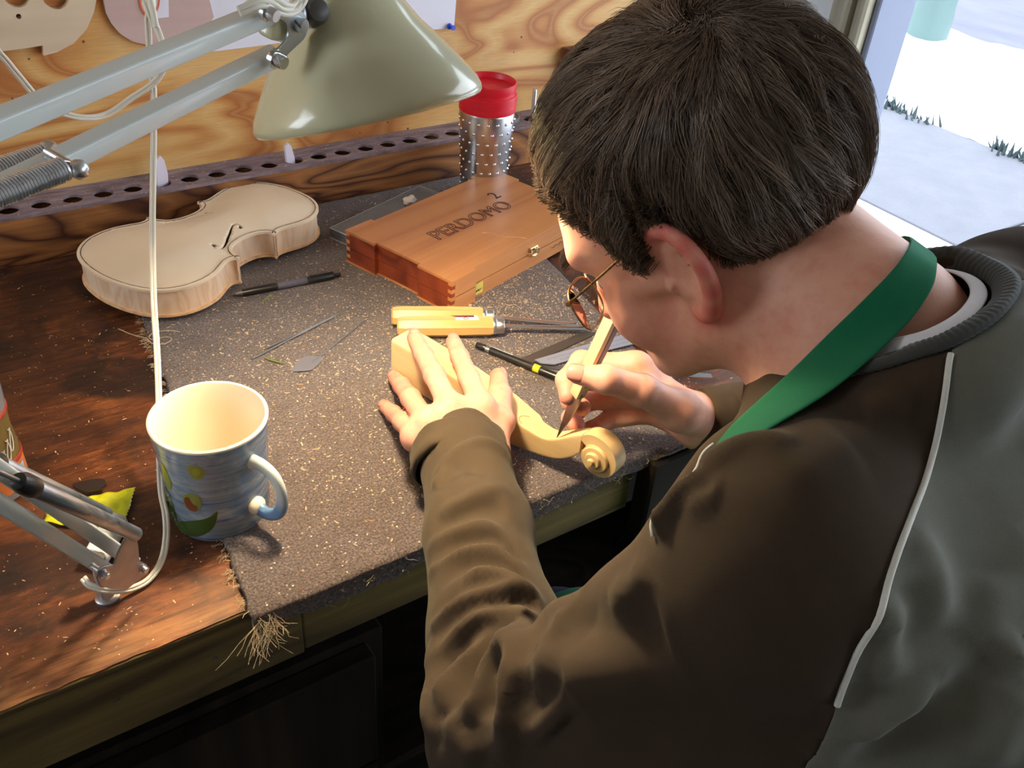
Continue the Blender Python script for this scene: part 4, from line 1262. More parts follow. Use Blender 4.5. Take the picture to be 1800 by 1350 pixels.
pyd('label_window', V, [(0, 1, 4, 3), (1, 2, 5, 4)], m_bluel, bt_, True)
m_scr = plain('white label script', srgb(226, 220, 210), .5)
for q in range(3):
    tube('label_scroll', [on_bottle(azc - .35 + .22 * q + .10 * math.sin(t_ * 5), .058 + .012 * math.cos(t_ * 4.) + .008 * (q - 1), .0330) for t_ in np.linspace(0, 1.6, 14)], .0006, m_scr, bt_, 5)

# ------------------------------------------------------------------ yellow wrapper and white tube
m_wrap = plain('yellow green wrapper foil', srgb(206, 206, 34), .3, bump=.3, bscale=50)
m_wrapd = plain('dark wrapper print', srgb(36, 26, 26), .4)
wc = hit(160, 890, 0)
wp = root('snack_wrapper', (wc[0], wc[1], 0), label='crumpled yellow green snack wrapper under the lamp arm', cat='wrapper')
cr = [hit(px, py, 0)[:2] - wc[:2] for px, py in ((78, 922), (92, 896), (146, 862), (222, 858))]
A0 = hit(78, 924, 0)[:2] - wc[:2]; A1 = hit(218, 930, 0)[:2] - wc[:2]
B0 = hit(95, 893, 0)[:2] - wc[:2]; B1 = hit(238, 862, 0)[:2] - wc[:2]
nu_, nv_ = 60, 22
V = []
for j in range(nv_ + 1):
    for i in range(nu_ + 1):
        u, v = i / nu_, j / nv_
        # zigzag cut ends
        zz = .0012 * abs((v * nv_) % 2 - 1)
        p = (A0 * (1 - u) + A1 * u) * (1 - v) + (B0 * (1 - u) + B1 * u) * v
        p = p + nrm(A1 - A0) * (zz * (1 if u > .5 else -1) * (1 if i in (0, nu_) else 0)) + np.array([.22, -.97]) * (.004 * math.sin(u * 3.1) * (1 - v) * .9)
        pinch = math.exp(-((u - .14) / .05) ** 2) + math.exp(-((u - .86) / .05) ** 2)
        z = .0045 + .007 * math.sin(math.pi * u) * math.sin(math.pi * v) * (1 - .6 * pinch) + .003 * mn.noise(Vector((u * 7, v * 3, 0))) + .0012 * math.sin(v * 22) * min(1, pinch + .15)
        V.append((*p, max(z, .0012)))
w = nu_ + 1
F = [(j * w + i, j * w + i + 1, (j + 1) * w + i + 1, (j + 1) * w + i) for j in range(nv_) for i in range(nu_)]
o = pyd('wrapper_film', V, F, m_wrap, wp, True)
md = o.modifiers.new('s', 'SOLIDIFY'); md.thickness = .0003
dk = [hit(px, py, .0)[:2] - wc[:2] for px, py in ((132, 866), (178, 856), (190, 862), (186, 870), (172, 876), (150, 878))]
o = prism('wrapper_print', [tuple(p) for p in spline(dk, 24, True)], .0095, .0115, m_wrapd, wp)
wt0, wt1 = hit(168, 982, .012), hit(205, 915, .012)
t, L = rod_thing('white_tube', wt0, wt1, 'short white cylinder lying below the lamp hinge', 'tube')
lathe('tube_wall', [(0, 0), (.0105, 0), (.0115, .001), (.0115, L - .002), (.0105, L), (.008, L), (.008, L - .01), (0, L - .01)], m_white, t, 28)

# ------------------------------------------------------------------ neck blank with scroll
nu3 = np.array([.290, -.957, 0]); nu3 /= np.linalg.norm(nu3); nw3 = np.array([-nu3[1], nu3[0], 0]); na = np.array([.4186, .7978, 0])
nb_ = bpy.data.objects.new('neck_blank', None); col.objects.link(nb_)
nb_.matrix_world = basis_m(nu3, nw3, (0, 0, 1), na)      # x along the neck, y across, z up
tag(nb_, 'half carved maple violin neck with a scroll, held flat on the mat', 'violin neck')
bot = [(0, MZ + .0005), (.10, MZ + .001), (.181, .012), (.215, .019), (.241, .027), (.259, .040), (.268, .051), (.274, .058)]
top_n = [(0, .063), (.03, .063), (.09, .060), (.15, .053), (.18, .047), (.196, .0455), (.212, .0445), (.226, .046), (.238, .053), (.249, .062), (.261, .071), (.273, .0775), (.285, .080), (.297, .079), (.306, .074), (.3125, .064), (.313, .053), (.309, .044)]
def interp_curve(P, n): return spline(P, n)
NWID = lambda s: np.interp(s, [0, .10, .175, .195, .205, .24, .262, .285, .315], [.036, .035, .033, .030, .024, .020, .018, .016, .015])
tc = interp_curve(top_n[:14], 90); bc2 = interp_curve(bot, 60)
ss = np.linspace(0, .268, 120)
tz = np.interp(ss, tc[:, 0], tc[:, 1]); bz = np.interp(ss, bc2[:, 0], bc2[:, 1])
wy = .5 * np.array([NWID(s) for s in ss])
cyl = .017
V = []
K = 28
for s, z1, z0, w_ in zip(ss, tz, bz, wy):
    for j in range(K):
        a = 2 * math.pi * j / K
        # rounded rectangle (superellipse) section
        c, s_ = math.cos(a + math.pi / 4), math.sin(a + math.pi / 4)
        pw = .16
        yy_ = math.copysign(abs(c) ** pw, c); zz_ = math.copysign(abs(s_) ** pw, s_)
        rough = .0004 * mn.noise(Vector((s * 90, j * .7, 0))) if zz_ > .9 else 0
        V.append((s, cyl - .0 + yy_ * w_ + (0 if True else 0), (z1 + z0) / 2 + zz_ * (z1 - z0) / 2 + rough))
# near side stays on y ~ 0 plane at the nut; shift so the near face is flush
V = [(x, y - (cyl - .5 * float(NWID(x))) * 1. + 0., z) for x, y, z in V]
F = []
for i in range(len(ss) - 1):
    for j in range(K):
        j2 = (j + 1) % K; F.append((i * K + j, i * K + j2, (i + 1) * K + j2, (i + 1) * K + j))
F += [tuple(range(K))[::-1], tuple((len(ss) - 1) * K + j for j in range(K))]
m_neckw = wood('carved maple', srgb(244, 212, 156), srgb(220, 174, 112), 0, 4., .10, 14., .55, .55, .22, bump=.15)
pyd('neck_body', V, F, m_neckw, nb_, True, 35)
# scroll: a volute band swept round the eye, widening outwards, plus the raised turns and the eye
ec = np.array([.2885, .0565]); wc_ = .009      # centre of the volute and middle of the width
def volute(name, a0, a1, r0, r1, th0, th1, hw0, hw1, n=90):
    V, F = [], []
    for i in range(n + 1):
        t_ = i / n; a = a0 + (a1 - a0) * t_
        r = r0 + (r1 - r0) * t_; th_ = th0 + (th1 - th0) * t_; hw = hw0 + (hw1 - hw0) * t_
        cx, cz = ec[0] + math.cos(a) * r, ec[1] + math.sin(a) * r
        ix, iz = ec[0] + math.cos(a) * (r - th_), ec[1] + math.sin(a) * (r - th_)
        for (x, z, y) in ((cx, cz, -hw), (cx, cz, -hw * .5), (cx + math.cos(a) * .0004, cz + math.sin(a) * .0004, 0), (cx, cz, hw * .5), (cx, cz, hw), (ix, iz, hw), (ix, iz, -hw)):
            V.append((x, wc_ + y, z))
    for i in range(n):
        for j in range(7):
            j2 = (j + 1) % 7; F.append((i * 7 + j, (i + 1) * 7 + j, (i + 1) * 7 + j2, i * 7 + j2))
    F += [tuple(range(7)), tuple(n * 7 + j for j in range(7))[::-1]]
    bm = bmesh.new(); bv = [bm.verts.new(v) for v in V]
    for f in F: bm.faces.new([bv[k] for k in f])
    return bmo(name, bm, m_neckw, nb_, True, 40)
volute('scroll_turn', math.radians(150), math.radians(-185), .0275, .0175, .014, .011, .0085, .0100)
volute('scroll_turn', math.radians(180), math.radians(-200), .0165, .0105, .010, .008, .0105, .0125)
lathe('scroll_turn', [(0, -.0125), (.0138, -.0125), (.0150, -.0112), (.0150, .0112), (.0138, .0125), (0, .0125)], m_neckw, nb_, 40, axis=(0, 1, 0), org=(ec[0], wc_, ec[1]))
lathe('scroll_turn', [(0, -.0160), (.0078, -.0160), (.0088, -.0148), (.0092, .0148), (.0078, .0160), (0, .0160)], m_neckw, nb_, 32, axis=(0, 1, 0), org=(ec[0] - .001, wc_, ec[1]))
lathe('scroll_eye', [(0, -.0195), (.0028, -.0195), (.0036, -.0185), (.0036, .0185), (.0028, .0195), (0, .0195)], m_neckw, nb_, 24, axis=(0, 1, 0), org=(ec[0] - .001, wc_, ec[1]))
# cut mark left by the knife and a pencil line round the button
m_cut = plain('knife cut', srgb(120, 82, 46), .8)
tube('pencil_line', [(.196 + .012 * math.cos(a), -.0002 + .010 + .008 * math.sin(a), float(np.interp(.196 + .012 * math.cos(a), tc[:, 0], tc[:, 1])) + .0004) for a in np.linspace(2.0, 4.4, 16)], .0003, m_cut, nb_, 4)

# ------------------------------------------------------------------ carving knife
kt = na + nu3 * .2385 + nw3 * .001 + np.array([0, 0, .0545])
ke = pd(1089, 536, .872)
kd = nrm(ke - kt); KL = float(np.linalg.norm(ke - kt))
view = nrm(kt - CAM)
side_ = nrm(np.cross(kd, view))        # across the blade as seen
kup = np.cross(side_, kd)
if kup @ view > 0: kup, side_ = -kup, -side_
kn = bpy.data.objects.new('carving_knife', None); col.objects.link(kn)
rot_ = math.radians(40)
kx = side_ * math.cos(rot_) + kup * math.sin(rot_); ky = np.cross(kd, kx)
kn.matrix_world = basis_m(kx, ky, kd, kt)
tag(kn, 'wooden handled carving knife held in the right hand, point on the neck', 'knife')
BL = .060
def ringsec(name, secs, m, parent, k=4, auto=25, rot=math.pi / 4):
    V, F = [], []
    for (z, hx_, hy_, ox, oy) in secs:
        for j in range(k):
            a = 2 * math.pi * j / k + rot
            c, s_ = math.cos(a), math.sin(a)
            if k == 4: c, s_ = math.copysign(1, c), math.copysign(1, s_)
            elif k == 8:
                c = math.copysign(min(1, abs(c) * 1.12), c); s_ = math.copysign(min(1, abs(s_) * 1.12), s_)
            V.append((ox + c * hx_, oy + s_ * hy_, z))
    for i in range(len(secs) - 1):
        for j in range(k):
            j2 = (j + 1) % k; F.append((i * k + j, i * k + j2, (i + 1) * k + j2, (i + 1) * k + j))
    F += [tuple(range(k))[::-1], tuple((len(secs) - 1) * k + j for j in range(k))]
    return pyd(name, V, F, m, parent, True, auto)
m_knife = metal('knife steel', (.30, .27, .24), .3)
ringsec('knife_blade', [(0, .0003, .0002, .0, 0), (.010, .0018, .0005, .0004, 0), (.030, .0048, .0011, .001, 0), (.050, .0068, .0014, .0005, 0), (BL + .004, .0060, .0016, 0, 0)], m_knife, kn)
m_kh = wood('pale knife handle', srgb(240, 212, 166), srgb(222, 186, 134), 2, 3., .06, 12., .6, .5, .12, bump=.04)
hsec = lambda z: (.0052 + .0012 * min(1, (z - BL) / .06), .0046 + .0012 * min(1, (z - BL) / .05))
ringsec('knife_ferrule', [(BL - .002, .0052, .0045, 0, 0), (BL, .0060, .0053, 0, 0), (BL + .010, .0060, .0053, 0, 0), (BL + .0125, .0054, .0048, 0, 0)], m_kh, kn)
m_gr = wood('cool lit laminated handle side', srgb(170, 158, 160), srgb(132, 118, 124), 2, 3., .06, 14., .6, .5, .3, bump=.05)
hs = [(z, *hsec(z)) for z in np.linspace(BL + .012, KL, 10)]
# the handle is three layers: pale front, dark glue line, back greyed to paint in the cool daylight
def layer(name, y0, y1, m):
    V, F = [], []
    for z, hx_, hy_ in hs:
        for (sx, yy_) in ((-1, y0), (1, y0), (1, y1), (-1, y1)): V.append((sx * hx_, yy_ * hy_, z))
    n = len(hs)
    for i in range(n - 1):
        for j in range(4): F.append((i * 4 + j, i * 4 + (j + 1) % 4, (i + 1) * 4 + (j + 1) % 4, (i + 1) * 4 + j))
    F += [(3, 2, 1, 0), tuple((n - 1) * 4 + j for j in range(4))]
    return pyd(name, V, F, m, kn)
layer('handle_scale', -1., -.12, m_kh); layer('glue_line', -.12, .12, m_black); layer('handle_scale', .12, 1., m_gr)
# ------------------------------------------------------------------ swing arm lamp
LA = hit(215, 985, .05); LB = pd(505, 60, .70); LE = pd(-560, 440, .50)
Ln = nrm(np.cross(LE - LA, LB - LE))          # hinge axis of the arms, pointing away from the camera
def onplane(px, py, off=0., P0=LB):
    d = np.array([px - 900., py - 675., FOC]); r = np.array([d @ AX, d @ AY, d @ AZ])
    P = P0 + Ln * off
    return CAM + r * (((P - CAM) @ Ln) / (r @ Ln))
lamp = root('desk_lamp', tuple(hit(190, 1052, 0)), label='pale green swing arm desk lamp clamped to the bench, shining on the hands', cat='lamp')
LO = np.array(lamp.location)
def L_(o):
    xform(o, Matrix.Translation(-Vector(LO))); return o
m_lamp = plain('grey green enamel', srgb(206, 203, 168), .22, Coat_Weight=.5, Coat_Roughness=.06, bump=.015, bscale=300)
m_arm = plain('pale grey enamel', srgb(206, 212, 208), .30, Coat_Weight=.2)
m_brk = metal('zinc plated bracket', (.55, .60, .64), .3)
m_brkd = metal('dull zinc bracket', (.42, .40, .42), .38)
def barbox(name, a, b, w, h, m, parent, rnd=.0018):
    a, b = np.asarray(a), np.asarray(b)
    d = nrm(b - a); u = Ln - d * (Ln @ d); u = nrm(u); v = np.cross(d, u); L = np.linalg.norm(b - a)
    bm = bmesh.new(); box_bm(bm, -w / 2, w / 2, -h / 2, h / 2, 0, L, rnd, 3)
    o = bmo(name, bm, m, parent, True, 60)
    return L_(xform(o, basis_m(u, v, d, a)))
def plate_px(name, pts, off, th, m, parent=None, P0=LB, sm=0):
    u = nrm(np.cross(Ln, (0, 0, 1))); v = np.cross(u, Ln)
    P = []
    for px, py in pts:
        q = onplane(px, py, off, P0) - P0
        P.append((q @ u, q @ v))
    if sm: P = [tuple(p) for p in spline(P, sm, True)]
    o = prism(name, P, 0, th, m, parent or lamp, 40)
    md = o.modifiers.new('b', 'BEVEL'); md.width = .0006; md.segments = 2; md.limit_method = 'ANGLE'
    return L_(xform(o, basis_m(u, v, np.cross(u, v), P0 + Ln * off)))
def Lathe(name, prof, m, org, axis=None, parent=None, k=28):
    return L_(lathe(name, prof, m, parent or lamp, k, axis=-Ln if axis is None else axis, org=org))
BOLT = [(0, -.002), (.0062, -.002), (.0065, 0), (.0065, .002), (.0048, .0022), (.0048, .007), (.0042, .0085), (0, .0086)]
# clamp and pivot post on the bench
pb = hit(190, 1052, 0)
L_(lathe('pivot_post', [(0, 0), (.0075, 0), (.0078, .002), (.0062, .004), (.0062, .052), (0, .052)], m_brk, lamp, 28, org=pb + np.array([0, .0, 0])))
L_(lathe('post_socket', [(0, 0), (.0105, 0), (.0105, .0035), (.0085, .005), (0, .005)], m_brkd, lamp, 28, org=pb))
# lower bracket plates
base_poly = [(229, 926), (236, 934), (241, 958), (243, 984), (252, 988), (261, 997), (258, 1008), (240, 1020), (222, 1034), (196, 1034), (176, 1030), (168, 1016), (170, 1002), (180, 994), (198, 991), (203, 975), (215, 950)]
for off in (-.017, .013):
    plate_px('hinge_plate', base_poly, off, .0016, m_brkd if off < 0 else m_brk, None, LA)
pbolt1, pbolt2, ptop = onplane(182, 1008, -.018, LA), onplane(250, 998, -.018, LA), onplane(228, 930, -.018, LA)
for p in (pbolt1, pbolt2):
    Lathe('hinge_bolt', [(r * .62, z * .6) for r, z in BOLT], m_steel, p)
Lathe('hinge_pin', [(0, -.040), (.003, -.040), (.003, 0), (0, 0)], m_steel, pbolt1)
L_(tube('spring_hook', [ptop + nrm(LE - LA) * .012 * s + np.array([0, 0, .004 * math.sin(3.1 * s)]) for s in np.linspace(-.2, 1, 10)], .0010, m_steel, lamp, 8))
# lower arms: two bars and two spring tubes
el1, el2 = LE + np.array([0, 0, .0]), LE + np.array([0, 0, .035])
uph = nrm(np.cross(Ln, nrm(LE - LA))) ; uph = uph if uph[2] > 0 else -uph
bl1 = onplane(184, 1000, 0, LA); bl2 = onplane(230, 985, 0, LA)
dlow = nrm(onplane(-30, 866, 0, LA) - bl1)
Llow = .47
barbox('lower_arm', bl1 - dlow * .004, bl1 + dlow * Llow, .011, .0120, m_arm, lamp)
bl2b = bl2 + Ln * .0
barbox('lower_arm', bl2b - dlow * .004, bl2b + dlow * Llow, .011, .0120, m_arm, lamp)
for off in (-.016, .016):
    q0 = onplane(213, 922, 0, LA) + Ln * off
    dsp = nrm(onplane(6, 826, 0, LA) - onplane(213, 922, 0, LA))
    L_(lathe('spring_tube', [(0, 0), (.0050, 0), (.0060, .0015), (.0060, .155), (.0052, .157), (0, .157)], m_brk, lamp, 28, axis=dsp, org=q0))
    L_(lathe('spring_tube_cap', [(0, .155), (.0068, .155), (.0074, .158), (.0074, .168), (.0055, .174), (0, .175)], m_black, lamp, 24, axis=dsp, org=q0))
    L_(lathe('spring_rod', [(0, .17), (.0018, .17), (.0018, .40), (0, .40)], m_steel, lamp, 12, axis=dsp, org=q0))
# elbow plates (outside the frame, they carry both pairs of arms)
e_low = bl1 + dlow * (Llow - .006)
tb0, tb1 = onplane(468, 24), onplane(0, 217)
lb0, lb1 = onplane(482, 98), onplane(0, 335)
dup_ = nrm(tb1 - tb0); dup2 = nrm(lb1 - lb0)
tE, lE = tb0 + dup_ * .42, lb0 + dup2 * .42
barbox('upper_arm', tb0 + dup_ * -.004, tE, .0125, .0125, m_arm, lamp)
barbox('upper_arm', lb0 + dup2 * -.002, lE, .0125, .0125, m_arm, lamp)
e2_low = bl2b + dlow * (Llow - .006)
uu = nrm(np.cross(Ln, (0, 0, 1))); vv = np.cross(uu, Ln)
def hull2(P):
    P = sorted(set(P)); lo = []
    def half(Q):
        h = []
        for p in Q:
            while len(h) >= 2 and (h[-1][0] - h[-2][0]) * (p[1] - h[-2][1]) - (h[-1][1] - h[-2][1]) * (p[0] - h[-2][0]) <= 0: h.pop()
            h.append(p)
        return h[:-1]
    return half(P) + half(P[::-1])
hp2 = []
for q in (tE, lE, e_low, e2_low):
    for a in np.linspace(0, 2 * np.pi, 12, endpoint=False):
        hp2.append((float((q - LE) @ uu + .014 * math.cos(a)), float((q - LE) @ vv + .014 * math.sin(a))))
for off in (-.012, .011):
    o = prism('elbow_plate', hull2(hp2), 0, .0016, m_brk, lamp)
    L_(xform(o, basis_m(uu, vv, np.cross(uu, vv), LE + Ln * off)))
# coil springs on both sides of the lower bar
m_spring = metal('bright spring wire', (.86, .87, .90), .32)
def coil(name, a, b, r, wire, turns, parent, hooks=True):
    a, b = np.asarray(a), np.asarray(b); d = nrm(b - a); L = np.linalg.norm(b - a)
    u = nrm(np.cross(d, (0, 0, 1))); v = np.cross(d, u)
    n = turns * 10
    P = [a + d * (L * i / n) + r * (math.cos(2 * math.pi * i / 10) * u + math.sin(2 * math.pi * i / 10) * v) for i in range(n + 1)]
    return L_(tube(name, P, wire, m_spring, parent, 5))
for (p0, p1, off) in (((112, 297), (-150, 398), -.0165), ((78, 272), (-160, 352), .0165)):
    a = onplane(*p0, off); b = onplane(*p1, off)
    L = np.linalg.norm(b - a)
    coil('coil_spring', a, b, .0062, .00085, int(L / .0019), lamp)
    d = nrm(a - b)
    q = a + d * .002
    L_(tube('spring_hook', [a - d * .002 + np.array([0, 0, .0050]), a + d * .003 + np.array([0, 0, .003]), a + d * .007, a + d * .010 + np.array([0, 0, -.002]), a + d * .006 + np.array([0, 0, -.006]), a + d * .002 + np.array([0, 0, -.005])], .0011, m_steel, lamp, 8))
    bb = onplane(127 if off < 0 else 92, 291 if off < 0 else 266, off)
    Lathe('spring_pin', [(0, -.02 if off < 0 else 0), (.0022, -.02 if off < 0 else 0), (.0022, 0), (.0044, .0005), (.0054, .003), (.0052, .006), (.003, .0085), (0, .009)], m_steel, bb - Ln * .001, axis=-Ln if off < 0 else Ln)
# head bracket: boomerang shaped plates
bk = [(463, 18), (480, 18), (498, 24), (512, 19), (524, 23), (534, 34), (537, 50), (532, 66), (518, 80), (505, 92), (494, 106), (484, 114), (474, 110), (474, 98), (484, 86), (496, 74), (503, 62), (504, 48), (498, 36), (484, 30), (468, 26)]
for off in (-.011, .009):
    plate_px('head_plate', bk, off, .0016, m_brk if off < 0 else m_brkd, None, LB, 84)
Lathe('head_screw', [(0, -.002), (.0082, -.002), (.0082, .0006), (.0052, .0008), (.0052, .0050), (.0046, .006), (0, .0061)], m_brk, onplane(523, 42, -.0112), parent=lamp)
sl = barbox('screw_slot', onplane(519, 37, -.0176), onplane(528, 48, -.0176), .0012, .0012, m_black, lamp, .0002)
Lathe('arm_bolt', BOLT, m_chrome, onplane(483, 103, -.0112)).scale = (1, 1, 1)
Lathe('arm_bolt', [(r * .9, z) for r, z in BOLT], m_steel, onplane(468, 20, -.0112))
o = barbox('friction_block', onplane(470, 44, .0), onplane(496, 50, .0), .014, .016, m_lamp, lamp, .003)
# shade
Mc = np.array([.3257, .6549, .3892]) + np.array([0, 0, 0])
Sax = nrm([-.083, .339, .937])
kn0 = onplane(537, 30, 0.); kn1 = Mc + Sax * .118
so = Mc
outer = [(.0872, .0035), (.0895, .0), (.0912, .0020), (.0914, .0060), (.0890, .0130), (.0790, .0290), (.0680, .0450), (.0560, .0600), (.0460, .0770), (.0395, .0900), (.0370, .0945), (.0355, .0970), (.0350, .1040), (.0350, .1120), (.0350, .150), (.0345, .170), (.0300, .182), (.0160, .188), (0, .189)]
inner = [(0, .187), (.0155, .186), (.0290, .180), (.0335, .169), (.0338, .150), (.0338, .112), (.0338, .1042), (.0345, .0968), (.0383, .0894), (.0448, .0764), (.0548, .0593), (.0667, .0443), (.0777, .0283), (.0876, .0126), (.0885, .0060)]
L_(lathe('lamp_shade', outer + inner[0:], m_lamp, lamp, 96, axis=Sax, org=so, caps=(False, False)))
# vents round the neck, socket and bulb
L_(lathe('bulb_socket', [(0, .12), (.019, .12), (.020, .125), (.020, .165), (.0, .165)], plain('ivory socket', srgb(220, 214, 190), .4), lamp, 32, axis=Sax, org=so))
bmat = bpy.data.materials.new('lit bulb'); bmat.use_nodes = True
_p = bmat.node_tree.nodes['Principled BSDF']; _p.inputs['Emission Color'].default_value = (1., .80, .54, 1); _p.inputs['Emission Strength'].default_value = BULB_E
L_(lathe('light_bulb', [(.013, .12), (.014, .110), (.020, .095), (.0265, .078), (.0280, .064), (.026, .050), (.020, .040), (.010, .0345), (0, .0335)], bmat, lamp, 32, axis=Sax, org=so, caps=(False, True)))
# joint from the bracket to the shade with the dark thumb knob
j0 = onplane(524, 42, 0.); j1 = Mc + Sax * .122 + nrm((j0 - (Mc + Sax * .122)) - Sax * ((j0 - (Mc + Sax * .122)) @ Sax)) * .035
L_(tube('shade_stem', [j0, (j0 * .4 + j1 * .6), j1 + nrm(j1 - j0) * .006], [.0055, .0060, .0070], m_brk, lamp, 16))
m_knob = plain('dark grey knob', srgb(74, 70, 66), .3)
ka = pd(536, 24, .735); kb = pd(574, 15, .700)
L_(lathe('thumb_knob', [(0, 0), (.0060, 0), (.0100, .003), (.0108, .009), (.0098, .020), (.0072, .0255), (0, .027)], m_knob, lamp, 28, axis=kb - ka, org=ka))
# flat two core cord
m_cord = plain('ivory twin cord', srgb(226, 220, 204), .45)
def cord(name, P, n=80, r=.0018, parent=lamp, side=None):
    S = spline(P, n)
    T, N, B = frames(S)
    obs = nrm(np.mean(S, 0) - CAM)
    V, F = [], []
    for sgn in (-1, 1):
        off = []
        for p, t_ in zip(S, T):
            s_ = nrm(np.cross(t_, obs)) ; off.append(p + s_ * sgn * r * .78)
        v, f = tube_geo(off, r, 8, True); b = len(V)
        V += v.tolist(); F += [tuple(i + b for i in q) for q in f]
    return L_(pyd(name, V, F, m_cord, parent, True, 60))
cD = 1.02
cv = [np.array([.27, 1.325, 1.30]), np.array([.27, 1.30, 1.0])] + [pd(x, y, d) for x, y, d in ((261, -150, 1.06), (262, -40, 1.06), (268, 10, 1.06), (260, 30, 1.05), (262, 75, 1.05), (263, 110, 1.05), (270, 160, 1.05), (270, 250, 1.045), (268, 400, 1.03), (270, 520, 1.00), (276, 620, .985), (279, 700, .975), (280, 780, .972), (283, 860, .965))]
cv += [hit(291, 905, .030), hit(292, 945, .016), hit(284, 985, .008), hit(262, 1018, .006), hit(232, 1034, .008), hit(195, 1038, .016), hit(160, 1030, .022), hit(146, 1016, .026)]
cord('power_cord', cv, 200)
cl_ = [LE + np.array([0, 0, .02]), LE * .5 + pd(-60, 40, .98) * .5 + np.array([0, 0, -.05])] + [pd(x, y, d) for x, y, d in ((-60, 40, .98), (0, 95, .98), (30, 130, 1.0), (70, 176, 1.02), (105, 197, 1.03), (150, 207, 1.04), (190, 200, 1.05), (232, 172, 1.05), (270, 146, 1.045), (287, 122, 1.04), (291, 100, 1.04), (284, 72, 1.04), (272, 40, 1.045), (262, 22, 1.05), (254, 0, 1.05), (250, -60, 1.05))] + [np.array([.262, 1.30, 1.0]), np.array([.262, 1.325, 1.30])]
cord('power_cord', cl_, 120)
ch_ = [onplane(x, y, o_) for x, y, o_ in ((436, 12, -.004), (455, 1, -.008), (478, 0, -.010), (500, 12, -.010), (516, 14, -.010), (526, 4, -.008), (536, -14, -.004), (560, -50, .0))]
cord('power_cord', ch_, 60, .0019)
ch_ = [onplane(x, y, o_) for x, y, o_ in ((420, 20, -.006), (450, 8, -.010), (474, 8, -.012), (494, 20, -.012), (508, 22, -.012), (520, 16, -.010), (532, 0, -.008), (548, -40, .0))]
cord('power_cord', ch_, 60, .0019)
